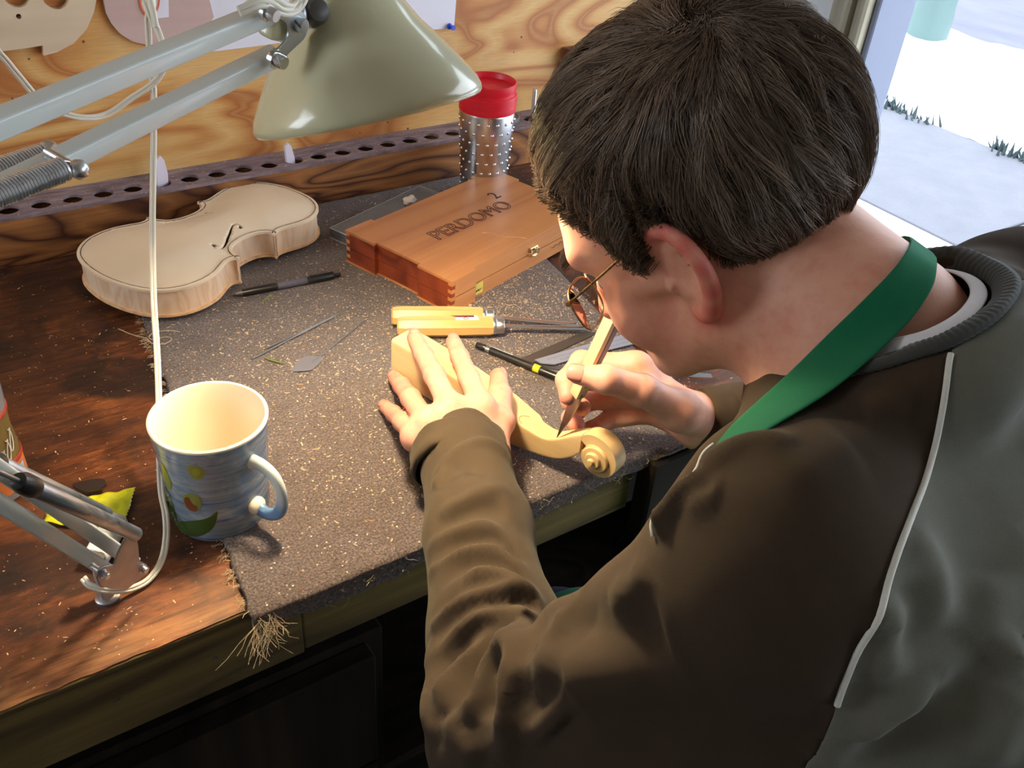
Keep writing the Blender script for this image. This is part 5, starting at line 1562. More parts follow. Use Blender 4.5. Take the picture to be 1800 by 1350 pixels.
# ------------------------------------------------------------------ implicit surfaces for the figure
class Sdf:
    def __init__(s): s.p = []
    def cone(s, a, b, ra, rb=None, k=.01, op='u'):
        a, b = np.asarray(a, float), np.asarray(b, float)
        s.p.append(('c', (a, b, ra, ra if rb is None else rb), k, op)); return s
    def chain(s, pts, rad, k=.01, op='u'):
        for i in range(len(pts) - 1): s.cone(pts[i], pts[i + 1], rad[i], rad[i + 1], k, op)
        return s
    def ell(s, c, r, B=None, k=.01, op='u'):
        s.p.append(('e', (np.asarray(c, float), np.asarray(r, float), np.eye(3) if B is None else np.asarray(B, float)), k, op)); return s
    def plane(s, p, n, k=.004, op='s'):      # removes what lies in front of the plane
        s.p.append(('p', (np.asarray(p, float), nrm(n)), k, op)); return s
    @staticmethod
    def _d(q, P):
        t, a = q[0], q[1]
        if t == 'c':
            A, B, ra, rb = a; ab = B - A; L2 = ab @ ab + 1e-12
            h = np.clip(((P - A) @ ab) / L2, 0, 1)
            d = P - A - h[:, None] * ab
            return np.sqrt(np.einsum('ij,ij->i', d, d)) - (ra + h * (rb - ra))
        if t == 'e':
            c, r, B = a; l = (P - c) @ B.T
            k0 = np.sqrt((l * l / (r * r)).sum(1)) + 1e-9; k1 = np.sqrt((l * l / r ** 4).sum(1)) + 1e-9
            return k0 * (k0 - 1) / k1
        return -((P - a[0]) @ a[1])
    def ev(s, P, sel=None):
        D = np.full(len(P), .5)
        for i, q in enumerate(s.p):
            if sel is not None and not sel[i]: continue
            d = s._d(q, P); k = q[2]
            if q[3] == 'u':
                h = np.maximum(k - np.abs(D - d), 0) / k
                D = np.minimum(D, d) - h * h * k * .25
            else:
                d = -d
                h = np.maximum(k - np.abs(D - d), 0) / k
                D = np.maximum(D, d) + h * h * k * .25
        return D
    def select(s, c, rad):
        out = []
        for q in s.p:
            d = float(s._d(q, c[None])[0])
            if q[0] == 'e': d *= .5 if d > 0 else 1.
            out.append(d < rad + q[2] + .002)
        return out
    def evb(s, P, cell=.035):
        # evaluates point by point, in spatial blocks with only the shapes near each block
        key = np.floor(P / cell).astype(np.int64)
        kk = (key[:, 0] * 73856093) ^ (key[:, 1] * 19349663) ^ (key[:, 2] * 83492791)
        o = np.argsort(kk, kind='stable'); D = np.empty(len(P))
        sp = np.flatnonzero(np.diff(kk[o])) + 1
        for idx in np.split(o, sp):
            c = (key[idx[0]] + .5) * cell
            D[idx] = s.ev(P[idx], s.select(c, cell * .9))
        return D
    def grad(s, P, e=.0004):
        T4 = np.array([[1, 1, 1], [1, -1, -1], [-1, 1, -1], [-1, -1, 1]], float)
        n = len(P)
        Q = (P[:, None] + e * T4[None]).reshape(-1, 3)
        d = s.evb(Q).reshape(n, 4)
        g = d @ T4
        s.last = d.mean(1)
        return g / (np.linalg.norm(g, axis=1)[:, None] + 1e-12)
    def settle(s, V, it=1):
        for _ in range(it):
            g = s.grad(V); V = V - g * s.last[:, None]
        return V
    def march(s, o, d, tmax=2., t=0.):
        o, d = np.asarray(o, float), nrm(d)
        sel = None
        for _ in range(160):
            v = float(s.ev((o + d * t)[None], sel)[0])
            if v < .0004: return o + d * t
            t += min(v * .9, .06)
            sel = s.select(o + d * t, .07)
            if t > tmax: return None
        return o + d * t
    def mesh(s, lo, hi, h, nb=14):
        lo, hi = np.asarray(lo, float), np.asarray(hi, float)
        n = (np.ceil((hi - lo) / h / nb).astype(int)) * nb + 1
        D = np.full(n, .05, np.float32)
        bl = nb * h; rad = bl * math.sqrt(3) / 2
        nbk = (n - 1) // nb
        C_ = np.stack(np.meshgrid(*[lo[i] + (np.arange(nbk[i]) + .5) * bl for i in range(3)], indexing='ij'), -1).reshape(-1, 3)
        dc = s.ev(C_)
        I_ = np.stack(np.meshgrid(*[np.arange(nbk[i]) for i in range(3)], indexing='ij'), -1).reshape(-1, 3)
        loc = np.stack(np.meshgrid(*[np.arange(nb + 1) * h] * 3, indexing='ij'), -1).reshape(-1, 3)
        neg = dc < 0
        for ib in np.flatnonzero(neg & (dc < -rad * 1.3)):
            i, j, k = I_[ib] * nb; D[i:i + nb + 1, j:j + nb + 1, k:k + nb + 1] = -.05
        for ib in np.flatnonzero(np.abs(dc) <= rad * 1.3 + .004):
            i, j, k = I_[ib] * nb
            P = loc + lo + I_[ib] * bl
            D[i:i + nb + 1, j:j + nb + 1, k:k + nb + 1] = s.ev(P, s.select(C_[ib], rad)).reshape(nb + 1, nb + 1, nb + 1)
        return surfnet(D, lo, h)
def surfnet(D, lo, h):
    S = D < 0
    c = S[:-1, :-1, :-1].astype(np.int8)
    cnt = np.zeros(tuple(np.array(D.shape) - 1), np.int8)
    for a in (0, 1):
        for b in (0, 1):
            for e in (0, 1):
                cnt += S[a:D.shape[0] - 1 + a, b:D.shape[1] - 1 + b, e:D.shape[2] - 1 + e]
    act = (cnt > 0) & (cnt < 8)
    idx = np.argwhere(act); n = len(idx)
    ID = np.full(act.shape, -1, np.int32); ID[act] = np.arange(n)
    pos = np.zeros((n, 3)); w = np.zeros(n)
    off = [(a, b, e) for a in (0, 1) for b in (0, 1) for e in (0, 1)]
    for a in range(8):
        for b in range(a + 1, 8):
            oa, ob = np.array(off[a]), np.array(off[b])
            if np.abs(oa - ob).sum() != 1: continue
            da = D[tuple((idx + oa).T)]; db = D[tuple((idx + ob).T)]
            m = (da < 0) != (db < 0)
            t = np.where(m, da / (da - db + 1e-20), 0)
            pos += np.where(m[:, None], oa + t[:, None] * (ob - oa), 0); w += m
    V = lo + (idx + pos / w[:, None]) * h
    F = []
    for ax in range(3):
        sl0 = [slice(None)] * 3; sl1 = [slice(None)] * 3
        sl0[ax] = slice(0, -1); sl1[ax] = slice(1, None)
        s0, s1 = S[tuple(sl0)], S[tuple(sl1)]
        e = np.argwhere(s0 != s1)
        o1, o2 = [a for a in range(3) if a != ax]
        ok = (e[:, o1] > 0) & (e[:, o2] > 0) & (e[:, o1] < D.shape[o1] - 1) & (e[:, o2] < D.shape[o2] - 1)
        e = e[ok]
        u1 = np.zeros(3, int); u1[o1] = 1; u2 = np.zeros(3, int); u2[o2] = 1
        q = np.stack([ID[tuple((e - u1 - u2).T)], ID[tuple((e - u2).T)], ID[tuple(e.T)], ID[tuple((e - u1).T)]], -1)
        flip = s0[tuple(e.T)] if ax != 1 else ~s0[tuple(e.T)]
        q[~flip] = q[~flip][:, ::-1]
        F.append(q)
    F = np.vstack(F)
    return V, F
def npmesh(name, V, F, m, parent=None, smooth=True):
    me = bpy.data.meshes.new(name)
    me.vertices.add(len(V)); me.vertices.foreach_set('co', np.asarray(V, np.float32).ravel())
    k = F.shape[1]
    me.loops.add(F.size); me.loops.foreach_set('vertex_index', F.astype(np.int32).ravel())
    me.polygons.add(len(F)); me.polygons.foreach_set('loop_start', np.arange(0, F.size, k, dtype=np.int32))
    me.polygons.foreach_set('loop_total', np.full(len(F), k, np.int32))
    me.update(calc_edges=True); me.validate()
    return link(name, me, m, parent, smooth)
def compact(V, F):
    u, inv = np.unique(F, return_inverse=True)
    return V[u], inv.reshape(F.shape), u

# ------------------------------------------------------------------ person: pose
person = root('person', (0, 0, 0), label='person with short brown hair and glasses in a grey brown pullover carving at the bench', cat='person')
HO_ = np.array([.485, .418, .361])
HL, HF, HU = np.array([-.868, -.495, -.043]), np.array([-.344, .662, -.666]), np.array([-.358, .563, .745])
HB = np.stack([nrm(HL), nrm(HF), nrm(HU)])
def hd3(l, f, u): return HO_ + l * HB[0] + f * HB[1] + u * HB[2]
NB = np.array([.512, .292, .335]); DN = np.array([.01, .0, -.035])
SL, SR = pd(1385, 1000, .575), pd(1790, 590, .80)
EL = pd(900, 1300, .715)
WL = hit(815, 800, .050)
ER = np.array([.86, .43, .045])
WR = pd(1236, 742, 1.015)
WR[2] = max(WR[2], .036)
PEL = np.array([.64, -.02, -.10])
CH = NB * .62 + PEL * .38 + np.array([.0, .0, .0])
body = Sdf()
# head
def E(l, f, u, rl, rf, ru, k=.015, op='u'): body.ell(hd3(l, f, u), (rl, rf, ru), HB, k, op)
def Cn(a, b, ra, rb=None, k=.012, op='u'): body.cone(hd3(*a), hd3(*b), ra, rb, k, op)
E(0, -.004, .048, .074, .096, .078)
E(0, .034, .040, .066, .070, .066)
E(0, .042, -.022, .058, .050, .062, .02)
for s_ in (-1, 1):
    Cn((s_ * .052, .0, -.046), (s_ * .016, .074, -.074), .018, .016, .03)
    Cn((s_ * .058, -.004, -.010), (s_ * .052, .0, -.048), .016, .018, .02)
    E(s_ * .040, .066, -.022, .022, .022, .026, .02)
    Cn((s_ * .012, .096, .036), (s_ * .044, .082, .038), .010, .009, .014)
    Cn((s_ * .048, .050, .006), (s_ * .062, .02, .004), .012, .010, .016)
Cn((0, .084, -.076), (0, .082, -.072), .015, .015, .02)
Cn((0, .096, .020), (0, .114, -.020), .0065, .0095, .010)
Cn((0, .110, -.022), (0, .098, -.030), .009, .009, .008)
for s_ in (-1, 1): Cn((s_ * .010, .103, -.024), (s_ * .011, .096, -.026), .0070, .0062, .006)
Cn((-.016, .088, -.048), (.016, .088, -.048), .0065, .0065, .008)
Cn((-.015, .087, -.058), (.015, .087, -.058), .0075, .0075, .008)
Cn((-.020, .0975, -.053), (.020, .0975, -.053), .0016, .0016, .003, 's')
for s_ in (-1, 1):
    E(s_ * .031, .098, .010, .016, .016, .012, .010, 's')
    E(s_ * .031, .074, .010, .0135, .0135, .0125, .004)
# neck and trapezius
body.cone(hd3(0, -.030, -.030), NB, .058, .060, .03)
body.cone(hd3(0, .03, -.060), NB * .6 + hd3(0, .03, -.060) * .4, .030, .04, .03)
body.cone(NB + DN, NB + DN + (SL - NB) * .55, .042, .046, .04)
body.cone(NB + DN, NB + DN + (SR - NB) * .55, .042, .046, .04)
# ears
ear_rim = [(.070, .012, .012), (.074, .012, .028), (.080, .002, .038), (.087, -.012, .036), (.093, -.022, .024), (.095, -.026, .006), (.091, -.021, -.012), (.086, -.012, -.026), (.081, -.003, -.034), (.077, .004, -.032)]
for s_ in (1, -1):
    R_ = [.0030, .0034, .0038, .0042, .0043, .0042, .0040, .0044, .0056, .0044]
    er2 = spline(ear_rim, 36); R_ = np.interp(np.linspace(0, 1, len(er2)), np.linspace(0, 1, 10), R_)
    pts = [hd3(s_ * (a - .002), b * .92 - .001, c * .93 + .002) for a, b, c in er2]
    body.chain(pts, R_, .004)
    body.ell(hd3(s_ * .078, -.006, .002), (.0048, .020, .026), np.stack([nrm(HB[0] * s_ + HB[1] * .55), nrm(HB[1] - HB[0] * s_ * .55), HB[2]]), .008)
    body.ell(hd3(s_ * .0845, -.003, .004), (.0085, .012, .019), HB, .004, 's')
    body.cone(hd3(s_ * .073, .012, -.006), hd3(s_ * .077, .011, -.002), .0035, .003, .004)
# torso and arms under the clothes
for s_, S_, E_, W_ in ((1, SL, EL, WL), (-1, SR, ER, WR)):
    body.cone(NB + DN + (S_ - NB) * .5, S_, .050, .050, .04)
    body.cone(S_, E_, .050, .040, .03)
    mid = E_ * .7 + W_ * .3
    body.cone(E_, mid, .040, .042, .02)
    body.cone(mid, W_, .042, .0275, .02)
body.cone(NB + DN * 1.2, CH, .055, .11, .06)
body.cone(CH, PEL, .12, .125, .06)
# hands: joints from wrist to fingertip
def fr_(*a): return [hit(px, py, z) for px, py, z in a]
lh = dict(
    index=(fr_((846, 716, .078), (824, 664, .085), (808, 627, .076), (797, 601, .0705)), (.0118, .0108, .0098, .0086)),
    middle=(fr_((792, 718, .080), (764, 660, .087), (745, 624, .078), (729, 593, .0725)), (.0118, .0110, .0100, .0088)),
    ring=(fr_((750, 742, .074), (722, 700, .055), (706, 678, .034), (694, 664, .020)), (.0112, .0104, .0094, .0082)),
    little=(fr_((730, 768, .062), (707, 742, .042), (692, 727, .026), (678, 715, .0165)), (.0105, .0094, .0085, .0076)),
    thumb=(fr_((860, 800, .054), (880, 742, .062), (878, 694, .064), (876, 661, .062)), (.0165, .0132, .0122, .0092)))
def pf_(*a): return [pd(px, py, d) for px, py, d in a]
rh = dict(
    thumb=(pf_((1195, 722, .955), (1128, 686, .915), (1066, 667, .893), (1016, 657, .897)), (.0190, .0150, .0132, .0100)),
    index=(pf_((1118, 645, .955), (1022, 636, .962), (995, 668, .948), (998, 697, .940)), (.0140, .0112, .0100, .0088)),
    middle=(pf_((1130, 668, .985), (1018, 668, .985), (1004, 704, .968), (1024, 716, .950)), (.0135, .0110, .0100, .0088)),
    ring=(pf_((1142, 695, 1.005), (1030, 705, 1.008), (1004, 735, .990), (1014, 746, .972)), (.0130, .0106, .0096, .0084)),
    little=(pf_((1160, 722, 1.015), (1070, 738, 1.015), (1040, 755, 1.00), (1050, 762, .985)), (.0120, .0098, .0088, .0078)))
def hand(h, W_, names, pad, k=.006):
    for nme, (P, R_) in h.items():
        body.chain(P, R_, .0035 if nme != 'thumb' else .006)
        # knuckle swellings and pads
        for q, r_ in ((1, 1.04), (2, 1.03)):
            body.ell(P[q], (R_[q] * r_,) * 3, None, .003)
    for nme in ('index', 'middle', 'ring', 'little'):
        P, R_ = h[nme]; body.cone(W_ + (P[0] - W_) * .12, P[0], .0165, .0118, .016)
    P4 = [h[n_][0][0] for n_ in ('index', 'middle', 'ring', 'little')]
    for a, b in zip(P4[:-1], P4[1:]): body.cone(a * .93 + W_ * .07, b * .93 + W_ * .07, .0105, .0100, .012)
    T0 = h['thumb'][0][0]
    body.cone(W_, T0, .022, .0175, .015)
    body.cone(T0, (P4[0] * .75 + W_ * .25), .012, .010, .016)
    body.cone(h['thumb'][0][1], P4[0] * .8 + W_ * .2, .0085, .0090, .012)
    return
hand(lh, WL, None, None)
hand(rh, WR, None, None)
body.cone(WR + np.array([-.01, 0, -.004]), rh['little'][0][0] + (WR - rh['little'][0][0]) * .25, .019, .016, .012)
body.cone(WL, WL + (EL - WL) * .1, .0285, .030, .01)
V, F = body.mesh((.08, -.22, -.26), (1.0, .86, .56), .0036)
bmh = bmesh.new()
# refine the hands and the head's ear: split their faces once more and settle them on the surface
hj = np.vstack([np.vstack(v[0]) for h in (lh, rh) for v in h.values()])
dmin = np.full(len(V), 9.)
for j in hj: dmin = np.minimum(dmin, np.linalg.norm(V - j, axis=1))
hl_ = (V - HO_) @ HB.T
sel = (dmin < .034) | ((np.linalg.norm(V - hd3(.085, -.005, 0), axis=1) < .045)) | ((np.linalg.norm(hl_ - (0, .09, -.02), axis=1) < .085) & (hl_[:, 0] > -.03))
me = bpy.data.meshes.new('tmp'); me.vertices.add(len(V)); me.vertices.foreach_set('co', V.astype(np.float32).ravel())
me.loops.add(F.size); me.loops.foreach_set('vertex_index', F.astype(np.int32).ravel()); me.polygons.add(len(F))
me.polygons.foreach_set('loop_start', np.arange(0, F.size, 4, dtype=np.int32)); me.polygons.foreach_set('loop_total', np.full(len(F), 4, np.int32)); me.update(calc_edges=True)
bmh.from_mesh(me); bmh.verts.ensure_lookup_table()
eds = [e for e in bmh.edges if sel[e.verts[0].index] and sel[e.verts[1].index]]
bmesh.ops.subdivide_edges(bmh, edges=eds, cuts=1, use_grid_fill=True)
bmh.to_mesh(me); bmh.free()
V = np.empty(len(me.vertices) * 3, np.float32); me.vertices.foreach_get('co', V); V = V.reshape(-1, 3).astype(float)
far_ = (V[:, 1] < .18) | (np.linalg.norm(V - EL, axis=1) < .1)
V[~far_] = body.settle(V[~far_])
me.vertices.foreach_set('co', V.astype(np.float32).ravel()); me.update()
me.name = 'body'
skin = link('body', me, m_skin, person)
# redder skin: ear, nose, knuckles, fingertips, palm of the carving hand
fl_ = np.zeros(len(V))
def flush(c, r, a): 
    global fl_
    fl_ = np.maximum(fl_, a * np.exp(-(np.linalg.norm(V - c, axis=1) / r) ** 2))
for a, b, c in ear_rim[2:]: flush(hd3(a + .002, b, c), .011, .75)
flush(hd3(0, .118, -.018), .016, .5); flush(hd3(.05, .06, -.03), .03, .2)
for h in (lh, rh):
    for nme, (P, R_) in h.items():
        flush(P[3], .011, .55); flush(P[2], .008, .2); flush(P[1], .009, .22)
at = me.attributes.new('flush', 'FLOAT', 'POINT'); at.data.foreach_set('value', fl_.astype(np.float32))
# nails
m_nail = plain('finger nail', srgb(222, 150, 132), .25, Coat_Weight=.2)
def nail(P1, P2, r, upv, parent=skin, w=.0062, l=.0115):
    d = nrm(P2 - P1); u = nrm(upv - d * (upv @ d)); s = np.cross(d, u)
    c = P2 + d * r * .10
    V, F = [], []
    n1, n2 = 8, 8
    for i in range(n1 + 1):
        for j in range(n2 + 1):
            a, b = i / n1 * 2 - 1, j / n2 * 2 - 1
            ww = w * (1 - .12 * max(0, a) ** 2) * math.sqrt(max(0, 1 - (max(0, abs(a) - .55) / .45) ** 2) * .8 + .2)
            x = b * ww; th = math.asin(max(-1, min(1, x / (r * 1.02))))
            rad = r * (1.035 if i not in (0,) else .99) - .0004 * abs(b) ** 3
            V.append(c + d * (a * l * .5) + s * (rad * math.sin(th)) + u * (rad * math.cos(th) * (1 - .10 * max(0, a) ** 2)))
    w_ = n2 + 1
    F = [(i * w_ + j, (i + 1) * w_ + j, (i + 1) * w_ + j + 1, i * w_ + j + 1) for i in range(n1) for j in range(n2)]
    o = pyd('nail', V, F, m_nail, parent, True)
    md = o.modifiers.new('s', 'SOLIDIFY'); md.thickness = .0009; md.offset = -.6
for nme in ('index', 'middle', 'ring', 'little'):
    P, R_ = lh[nme]
    side = nrm(lh['little'][0][0] - lh['index'][0][0])
    up_ = np.array([0, 0, 1.]) if nme in ('index', 'middle') else nrm(np.array([-.5, -.1, .85]))
    nail(P[2], P[3], R_[3], up_, w=R_[3] * .68, l=R_[3] * 1.25)
nail(lh['thumb'][0][2], lh['thumb'][0][3], lh['thumb'][1][3], np.array([.85, .25, .35]), w=.0066, l=.0125)
P, R_ = rh['thumb']
nail(P[2], P[3], R_[3], CAM - P[3] + np.array([0, 0, .15]), w=.0084, l=.0170)
# eyes
m_eye = plain('eye white', srgb(230, 226, 220), .15); m_iris = plain('iris', srgb(70, 80, 84), .1)
for s_ in (1, -1):
    e = lathe('eyeball', [(0, -.012)] + [(.012 * math.sin(a), -.012 * math.cos(a)) for a in np.linspace(.2, math.pi - .2, 18)] + [(0, .012)], m_eye, skin, 24, axis=HB[1] - HB[2] * .25, org=hd3(s_ * .031, .0765, .010))
    lathe('iris', [(.0055, .0108), (.0050, .0118), (.002, .0123), (0, .0124)], m_iris, e, 20, axis=HB[1] - HB[2] * .25, org=hd3(s_ * .031, .0765, .010))

# ------------------------------------------------------------------ glasses
m_gold = metal('antique gold wire', (.42, .27, .12), .25)
gl = root('glasses', (0, 0, 0)); gl.parent = person
glass = clear_mat('lens glass', (.985, .985, .985), .02, .02)
gd = .002; gu = .011
def rimpt(s_, a, rl=.0255, ru=.0185):
    ca_, sa_ = math.cos(a), math.sin(a)
    x = math.copysign(abs(ca_) ** .72, ca_) * rl; y = math.copysign(abs(sa_) ** .72, sa_) * ru
    l = .036 + x
    return hd3(s_ * l, .1085 + gd - .0028 * (l / .036) ** 2, .002 + y - .012 + gu)
for s_ in (1, -1):
    R_ = [rimpt(s_, a) for a in np.linspace(0, 2 * np.pi, 49)]
    rm = tube('lens_rim', R_, .0009, m_gold, gl, 8)
    inn = [rimpt(s_, a) for a in np.linspace(0, 2 * np.pi, 32, endpoint=False)]
    c = np.mean(inn, 0); n_ = HB[1] * .0006
    V_ = [c + n_] + [p + n_ * .5 for p in inn] + [c - n_] + [p - n_ * .5 for p in inn]; k = 32
    F_ = [(0, 1 + i, 1 + (i + 1) % k) for i in range(k)] + [(k + 1, k + 2 + (i + 1) % k, k + 2 + i) for i in range(k)] + [(1 + i, k + 2 + i, k + 2 + (i + 1) % k, 1 + (i + 1) % k) for i in range(k)]
    pyd('lens', V_, F_, glass, gl, True)
    hx0 = hd3(s_ * .0615, .0985 + gd, .002 + gu)
    hx1 = hd3(s_ * .0685, .0955 + gd, .004 + gu)
    tube('hinge', [hx0, hx1, hd3(s_ * .0700, .0905 + gd, .005 + gu)], [.0022, .0024, .0016], m_gold, gl, 10)
    tp = spline([hx1, hd3(s_ * .0735, .060, .024), hd3(s_ * .0765, .022, .034), hd3(s_ * .0790, -.006, .043), hd3(s_ * .0770, -.024, .036), hd3(s_ * .0740, -.032, .016)], 36)
    tube('temple_arm', tp, np.interp(np.linspace(0, 1, len(tp)), [0, .5, 1], [.0009, .0011, .0016]), m_gold, gl, 8)
tube('bridge', spline([rimpt(1, math.pi * .88), hd3(.006, .112 + gd, .004 + gu), hd3(-.006, .112 + gd, .004 + gu), rimpt(-1, math.pi * .88)], 16), .0010, m_gold, gl, 8)
# ------------------------------------------------------------------ pullover
shirt = Sdf()
shirt.cone(SL, SL + (EL - SL) * .30, .074, .057, .03).cone(SL + (EL - SL) * .30, EL, .057, .056, .03)
f1 = EL * .72 + WL * .28; f2 = EL * .35 + WL * .65; f3 = EL * .05 + WL * .95
shirt.chain([EL, f1, f2, f3], [.056, .052, .0465, .0430], .02)
shirt.cone(SR, ER, .070, .056, .03)
g3 = ER * .06 + WR * .94
shirt.cone(f3, WL + nrm(WL - EL) * .03, .043, .040, .01)
shirt.chain([ER, ER * .5 + WR * .5, g3], [.056, .048, .0385], .02)
N2 = NB + DN
shirt.cone(N2 + (SL - N2) * .2 + np.array([0, 0, -.01]), SL, .050, .066, .05)
shirt.cone(pd(1500, 1130, .68), pd(1330, 1480, .72), .11, .13, .05)
shirt.cone(N2 + (SR - N2) * .15, SR, .058, .068, .05)
shirt.cone(N2 + np.array([.01, -.01, -.03]), CH, .075, .135, .07)
shirt.cone(CH, PEL, .150, .150, .06)
shirt.cone(CH * .7 + SL * .3, PEL + np.array([-.05, -.02, 0]), .11, .13, .07)
shirt.cone(CH * .7 + SR * .3, PEL + np.array([.05, .03, 0]), .11, .13, .07)
shirt.cone(N2 * .5 + SL * .5 + np.array([.0, -.02, -.02]), CH + np.array([-.06, -.05, -.02]), .06, .10, .06)   # shoulder blade
# neck opening
ringp = [pd(*q) for q in ((1590, 632, .590), (1490, 664, .598), (1425, 702, .618), (1392, 722, .66), (1410, 690, .735), (1480, 580, .775), (1580, 490, .76), (1670, 476, .715), (1735, 490, .675), (1762, 525, .645), (1735, 570, .612), (1668, 610, .592))]
ringc = np.mean(ringp, 0)
_, _, vt = np.linalg.svd(np.array(ringp) - ringc); rn = vt[2]
if rn @ (HO_ - ringc) < 0: rn = -rn
rad_ = np.mean([np.linalg.norm(p - ringc) for p in ringp])
rb_ = [p * .97 + ringc * .03 - rn * .024 for p in ringp]
shirt.chain(rb_ + [rb_[0]], [.013] * 13, .04)
shirt.cone(ringc + rn * .012, ringc + rn * .10, rad_ * .86, rad_ * 1.0, .006, 's')
# sleeve ends
wdL = nrm(WL - EL); wdR = nrm(WR - ER)
shirt.cone(WL + wdL * .096, WL + wdL * .2, .080, .12, .004, 's')
cuffR = pd(1240, 745, 1.015)
shirt.cone(WR + wdR * .068, WR + wdR * .12, .058, .060, .004, 's')
V, F = shirt.mesh((.08, -.24, -.28), (1.02, .72, .52), .0036)
V = shirt.settle(V)
# folds: real ridges along lines laid over the cloth
def onshirt(px, py, s=None, lift=0.):
    d = np.array([px - 900., py - 675., FOC]); r = nrm(np.array([d @ AX, d @ AY, d @ AZ]))
    p = (s or shirt).march(CAM, r, 2., .36)
    return None if p is None else p - r * lift
def z1(*p): return [(650 + a / 2.077, 700 + b / 2.077) for a, b in p]
def z2(*p): return [(1100 + a / 1.588, 500 + b / 1.588) for a, b in p]
folds = [  # (line, height, width)
    (z1((225, 300), (330, 190), (440, 170), (515, 250)), .0030, .006), (z1((180, 470), (225, 330), (300, 250)), .0030, .009),
    (z1((250, 430), (330, 385), (400, 350), (505, 330)), .0028, .008), (z1((210, 570), (330, 480), (420, 465), (540, 560)), .0042, .008),
    (z1((215, 660), (350, 562), (460, 560), (575, 640)), .0042, .007), (z1((205, 745), (340, 655), (470, 650), (610, 735)), .0046, .008),
    (z1((215, 850), (330, 730), (480, 700), (640, 765)), .0048, .007), (z1((235, 960), (370, 800), (470, 780), (570, 790)), .0050, .008),
    (z1((290, 1150), (295, 1020), (380, 900), (560, 800)), .0080, .009), (z1((375, 1190), (385, 1080), (440, 960), (530, 890)), .0080, .009),
    (z1((470, 1340), (500, 1200), (498, 1050), (520, 920), (570, 820), (740, 740)), .0100, .011),
    (z1((250, 1250), (215, 1080), (205, 900)), .0050, .010), (z1((400, 1345), (330, 1240), (300, 1150)), .0050, .010),
    (z1((560, 985), (680, 1010), (850, 965), (1150, 925)), .0100, .022), (z1((640, 1120), (700, 1200)), .0060, .02),
    (z1((725, 735), (850, 745), (960, 690), (1010, 600)), .0050, .012), (z1((690, 870), (700, 780)), .0022, .004),
    (z2((80, 700), (150, 605), (260, 590)), .0070, .010), (z2((185, 535), (330, 450), (480, 455)), .0060, .010), (z2((100, 690), (165, 580), (205, 520)), .0050, .006),
    (z2((650, 360), (730, 330), (800, 360)), .0040, .012), (z2((420, 560), (560, 480), (640, 470)), .0030, .02),
    (z2((530, 1345), (750, 1180), (980, 1000)), .0090, .014), (z2((800, 1345), (930, 1230), (1060, 1070), (1110, 980)), .0080, .014),
    (z2((690, 1140), (740, 1000), (760, 860)), .0070, .012), (z2((990, 1345), (1060, 1230), (1110, 1130)), .0080, .012), (z2((800, 690), (860, 800), (850, 960)), .0050, .012),
    (z2((640, 1260), (720, 1180), (850, 1120)), .0050, .012), (z2((1000, 800), (1010, 920), (960, 1020)), .0050, .018), (z2((900, 1340), (985, 1250), (1040, 1160)), .0050, .009)]
valleys = [
    (z1((235, 340), (330, 250), (450, 290)), .0030, .010), (z1((250, 510), (400, 410), (500, 420)), .0032, .012), (z1((240, 620), (350, 520), (480, 515), (560, 600)), .0050, .010),
    (z1((250, 690), (380, 600), (500, 610), (590, 690)), .0040, .008), (z1((225, 800), (360, 700), (500, 680)), .0040, .008), (z1((240, 900), (370, 760), (500, 740), (610, 765)), .0050, .008),
    (z1((250, 1080), (320, 930), (420, 840), (540, 815)), .0070, .012), (z1((340, 1120), (350, 1020), (420, 900), (530, 840)), .0070, .010), (z1((440, 1180), (450, 1040), (490, 930)), .0080, .012),
    (z1((720, 775), (800, 850), (950, 890), (1100, 880)), .0120, .020), (z1((530, 1050), (620, 1090), (760, 1050)), .0080, .02), (z1((580, 970), (600, 860), (660, 790)), .0040, .014),
    (z2((60, 660), (130, 570), (220, 500)), .0060, .010), (z2((110, 660), (180, 590), (250, 560)), .0050, .008),
    (z2((600, 1340), (800, 1190), (1000, 1040)), .0080, .016), (z2((790, 1040), (800, 940), (790, 820)), .0050, .012), (z2((860, 1345), (990, 1200), (1100, 1040)), .0060, .013), (z2((640, 1200), (690, 1060), (710, 960)), .0060, .014)]
disp = np.zeros(len(V))
vis = np.ones(len(V), bool)
Nrm = shirt.grad(V)
for lst, sg in ((folds, 1), (valleys, -1)):
    for line, hgt, wid in lst:
        P = [onshirt(*q) for q in line]
        P = [p for p in P if p is not None]
        if len(P) < 2: continue
        P = spline(P, 24)
        lo_, hi_ = P.min(0) - wid * 3, P.max(0) + wid * 3
        m_ = np.all((V > lo_) & (V < hi_), axis=1)
        Q = V[m_]; d = np.full(len(Q), 9.); ft = np.zeros(len(Q))
        for i, (a, b) in enumerate(zip(P[:-1], P[1:])):
            ab = b - a; t = np.clip(((Q - a) @ ab) / (ab @ ab + 1e-12), 0, 1)
            dd = np.linalg.norm(Q - a - t[:, None] * ab, axis=1)
            u_ = dd < d; d[u_] = dd[u_]; ft[u_] = (i + t[u_]) / (len(P) - 1)
        tap = np.clip(np.minimum(ft, 1 - ft) / .22, 0, 1) ** .7
        disp[m_] += sg * hgt * (1.9 if P[0][1] > .30 and P[0][0] < .42 else 1.35) * tap * np.exp(-(d / wid) ** 2) * .85
# soft small scale crumpling everywhere
import mathutils.noise as mnn
axw = np.array([[mnn.noise(Vector((p[0] * 14, p[1] * 14, p[2] * 14))), mnn.noise(Vector((p[0] * 34 + 7, p[1] * 34, p[2] * 34)))] for p in V])
disp += .0032 * axw[:, 0] + .0010 * axw[:, 1]
V = V + Nrm * disp[:, None]
